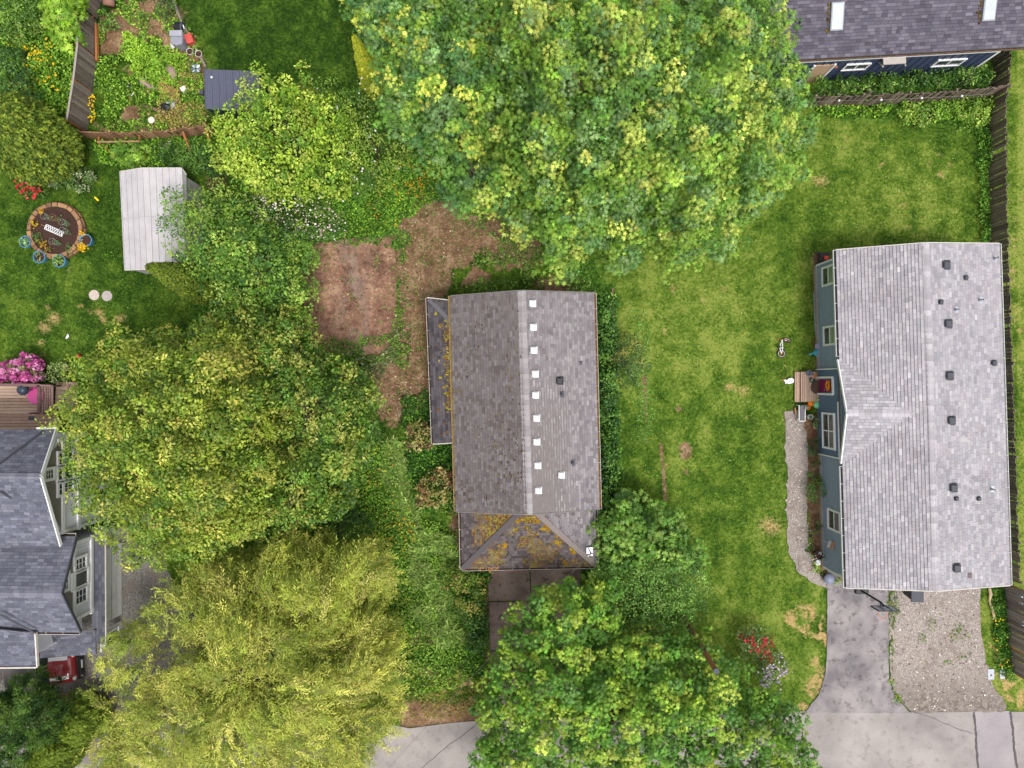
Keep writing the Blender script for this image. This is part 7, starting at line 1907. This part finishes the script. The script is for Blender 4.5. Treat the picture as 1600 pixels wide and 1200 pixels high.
pot('porch_pot', 'pale pot with pinkish flowers between the porch pots', 1264,586,.12,.5,WHITE_OLD,[C(206,186,190), C(150,150,150)],30,None,8)
pot('porch_pot', 'dark pot with yellow and white flowers by the pumpkins', 1275,623,.16,.3,flat('pot_brown', C(90,64,50), .7),[C(220,190,60), C(120,150,60), C(230,226,200)],60,None,9)
pot('porch_pot', 'dark pot with cream flowers against the entry wall', 1283,622,.14,.3,flat('pot_brown', C(90,64,50), .7),[C(230,222,190), C(120,150,60)],50,None,10)
pot('porch_pot', 'glass grey pot of mixed flowers at the bench end', 1255,636,.12,.5,flat('pot_grey', C(120,120,130), .6),[C(120,170,140), C(226,180,150), C(220,220,210)],40,None,11)
m = MB(); pts = [P(1268,660,.04), P(1270,672,.05), P(1271,680,.04), P(1270,688,.05), P(1272,694,.04)]; m.tube(pts, .022, 6); ob(m, 'garden_hose', flat('red_hose', C(150,70,76), .5), 'red garden hose lying in the flower bed', 'hose')
# tools and buckets at the south corner
t_ = thing('push_broom', 'wide push broom leaning on the blue grey wall', 'broom', P(1283,845)); m = MB(); m.beam(P(1282,843,.05), P(1299,850,1.5), .03, .03); m.build('handle', WHITE_OLD, t_); m = MB(); m.box(P(1301,853,1.62), (.12, .42, .1), rz=-.35); m.build('head', FT, t_)
m = MB(); m.box(P(1298,851,1.5), (.3, .36, .03), rz=-.35); m.build('bristles', flat('bristle', C(176,176,166), .9), t_)
m = MB(); m.tube([P(1293,871,.05), P(1305,874.5,1.3)], .018, 6); ob(m, 'rake_handle', DGREY, 'dark tool handle leaning on the wall near the corner board', 'tool')
m = MB(); m.tube([P(1294,868,.05), P(1303,869.5,1.2)], .016, 6); ob(m, 'hoe_handle', GREYM, 'pale tool handle leaning on the wall beside the broom', 'tool')
pot('black_bucket', 'black bucket with white rags at the gravel bend', 1274,865,.24,.4,BLACK,[C(226,226,226)],8,None,12)
m = MB(); m.lathe([(.14,0),(.16,.05),(.1,.06)], P(1278,879), 12); ob(m, 'white_saucer', WHITE, 'white saucer beside the downpipe foot', 'saucer')
m = MB(); m.tube([P(1287,884,.05), P(1291,885,.12), P(1318,901,2.6)], .045, 8); ob(m, 'downpipe', WHITE, 'white rain downpipe at the south corner of the grey house', 'pipe')
t_ = thing('fire_pit', 'round grey covered kettle beside the driveway corner', 'grill', P(1291,902)); b = P(1291,902); m = MB(); m.lathe([(.14,.0),(.26,.22),(.27,.34)], b, 18); m.build('bowl', BLACK, t_); m = MB(); m.lathe([(.28,.34),(.26,.42),(.12,.52),(.03,.54)], b, 18); m.build('lid', flat('kettle_grey', C(130,134,156), .4), t_, smooth=True)
pot('terracotta_pot', 'terracotta pot with red flowers at the house corner', 1313,902,.13,.22,flat('terracotta', C(170,84,60), .8),[C(206,60,50), C(120,150,70)],30,None,13)

# ================================================================== basketball hoop, bins and covers by the driveway
t_ = thing('basketball_hoop', 'black framed basketball hoop standing beside the driveway', 'basketball hoop', Vector((18.16, -10.75, 0)))
m = MB(); m.tube([Vector((18.16,-10.75,.1)), Vector((18.16,-10.75,2.2)), Vector((18.16,-10.85,2.45))], .05, 10); m.build('pole', BLACK, t_)
m = MB(); m.box((18.16,-10.45,.1), (.7, .9, .2)); m.build('base', BLACK, t_, bevel=.06)
yb_ = -10.93
for a, b in (((17.66,2.2),(18.66,2.2)), ((17.66,3.02),(18.66,3.02)), ((17.66,2.2),(17.66,3.02)), ((18.66,2.2),(18.66,3.02)), ((17.98,2.2),(17.98,3.02)), ((18.34,2.2),(18.34,3.02))):
    m = MB(); m.beam((a[0], yb_, a[1]), (b[0], yb_, b[1]), .055, .05, up=(0,1,0)); m.build('backboard_frame', BLACK, t_)
m = MB(); m.box((18.16, yb_+.01, 2.61), (.94, .012, .78)); bbm = m.build('backboard', flat('acrylic', C(206,208,206), .15, .05), t_)
m = MB(); m.box((18.16, yb_-.03, 2.55), (.3, .02, .04)); m.build('target_mark', flat('salmon', C(220,140,120), .5), t_)
rc_ = Vector((18.16, yb_-.33, 2.42)); m = MB(); m.ring(rc_, .225, .018, 22, 6); m.beam(rc_ + Vector((0,.225,0)), Vector((18.16, yb_, 2.42)), .1, .04); m.build('rim', flat('rim_orange', C(206,120,96), .5), t_)
m = MB()
for k in range(12):
    a, a2 = 2*math.pi*k/12, 2*math.pi*(k+1)/12
    for s in (0, 1):
        p0 = rc_ + Vector((.22*math.cos((a, a2)[s]), .22*math.sin((a, a2)[s]), 0)); p1 = rc_ + Vector((.12*math.cos((a2, a)[s]), .12*math.sin((a2, a)[s]), -.4)); m.tube([p0, p1], .006, 4)
m.build('net', WHITE, t_)
for k in (-1, 1): m = MB(); m.beam(Vector((18.16,-10.78,2.1)), Vector((18.16 + .2*k, yb_+.03, 2.6)), .03, .03); m.build('brace', BLACK, t_)
b = P(1417,922); t_ = thing('rubbish_bin', 'black wheeled rubbish bin tucked under the gable edge', 'bin', b); m = MB(); m.lathe([(.26, 0), (.36, .95)], b, 4, 0, Matrix.Rotation(.785, 3, 'Z')); m.build('body', BLACK, t_)
m = MB(); m.slab([b + Vector((dx, dy, 1.06)) for dx, dy in ((-.32,-.34),(.32,-.34),(.32,.3),(-.32,.3))], .08); m.build('lid', flat('bin_lid', C(58,60,72), .5), t_, bevel=.03)
for k, (x, y) in enumerate(((1583,930),(1586,966))):
    b = P(x, y); t_ = thing('blue_barrel', ('pale blue plastic barrel behind the grey brown fence, beside the gable corner', 'pale blue plastic barrel behind the grey brown fence, streetward one')[k], 'barrel', b)
    m = MB(); m.lathe([(.27,0),(.3,.1),(.3,.45),(.31,.5),(.3,.55),(.3,.85),(.27,.92)], b, 18); m.build('drum', flat('pale_blue', C(150,176,204), .4), t_); m = MB(); m.lathe([(.25,.92),(.25,.95)], b, 16); m.build('lid', flat('pale_blue2', C(176,196,216), .4), t_)
for k, (x, y, w) in enumerate(((1547.5,1053,.34),(1565.5,1052,.26))):
    b = P(x, y); t_ = thing('meter_cover', ('larger concrete utility cover set in the verge', 'smaller concrete utility cover set in the verge')[k], 'cover', b); m = MB(); m.box(b + Vector((0,0,.02)), (w, .55, .08)); m.build('slab', flat('pale_concrete', C(188,190,198), .85, .08), t_, bevel=.02)
    m = MB(); m.lathe([(.05, .062), (.05, .068)], b + Vector((0,-.05,0)), 10); m.build('lid_hole', DGREY, t_)
m = MB(); m.col = C(196,172,136); m.tube([P(1546,919,.06), P(1548,928,.08), P(1546,940,.06), P(1550,950,.08), P(1553,960,.06), P(1552,968,.04)], [.07,.09,.05,.07,.09,.03], 7); ob(m, 'dead_branch', LOGM, 'pale stripped branch lying in the clover strip by the fence', 'branch')
m = MB(); m.blob(P(1563,1038,.15), .05, 7, 5, .1); ob(m, 'red_flower_pot', flat('coral2', C(206,90,80), .6), 'small red object in the buttercups near the utility covers', 'toy')
# insulated wire along the brown fence
pts = [(1262,160),(1311,157),(1377,156),(1440,153),(1503,150),(1552,146)]
t_ = thing('fence_wire', 'pale wire on white knobs strung along the brown fence top', 'wire', P(1400,155)); m = MB(); m.tube([P(x, y, 1.62) for x, y in pts], .01, 5); m.build('wire', flat('wire', C(150,146,140), .7), t_)
for x, y in pts[1:5]: m = MB(); m.blob(P(x, y, 1.64), .06, 8, 6, 0); m.build('knob', WHITE, t_)
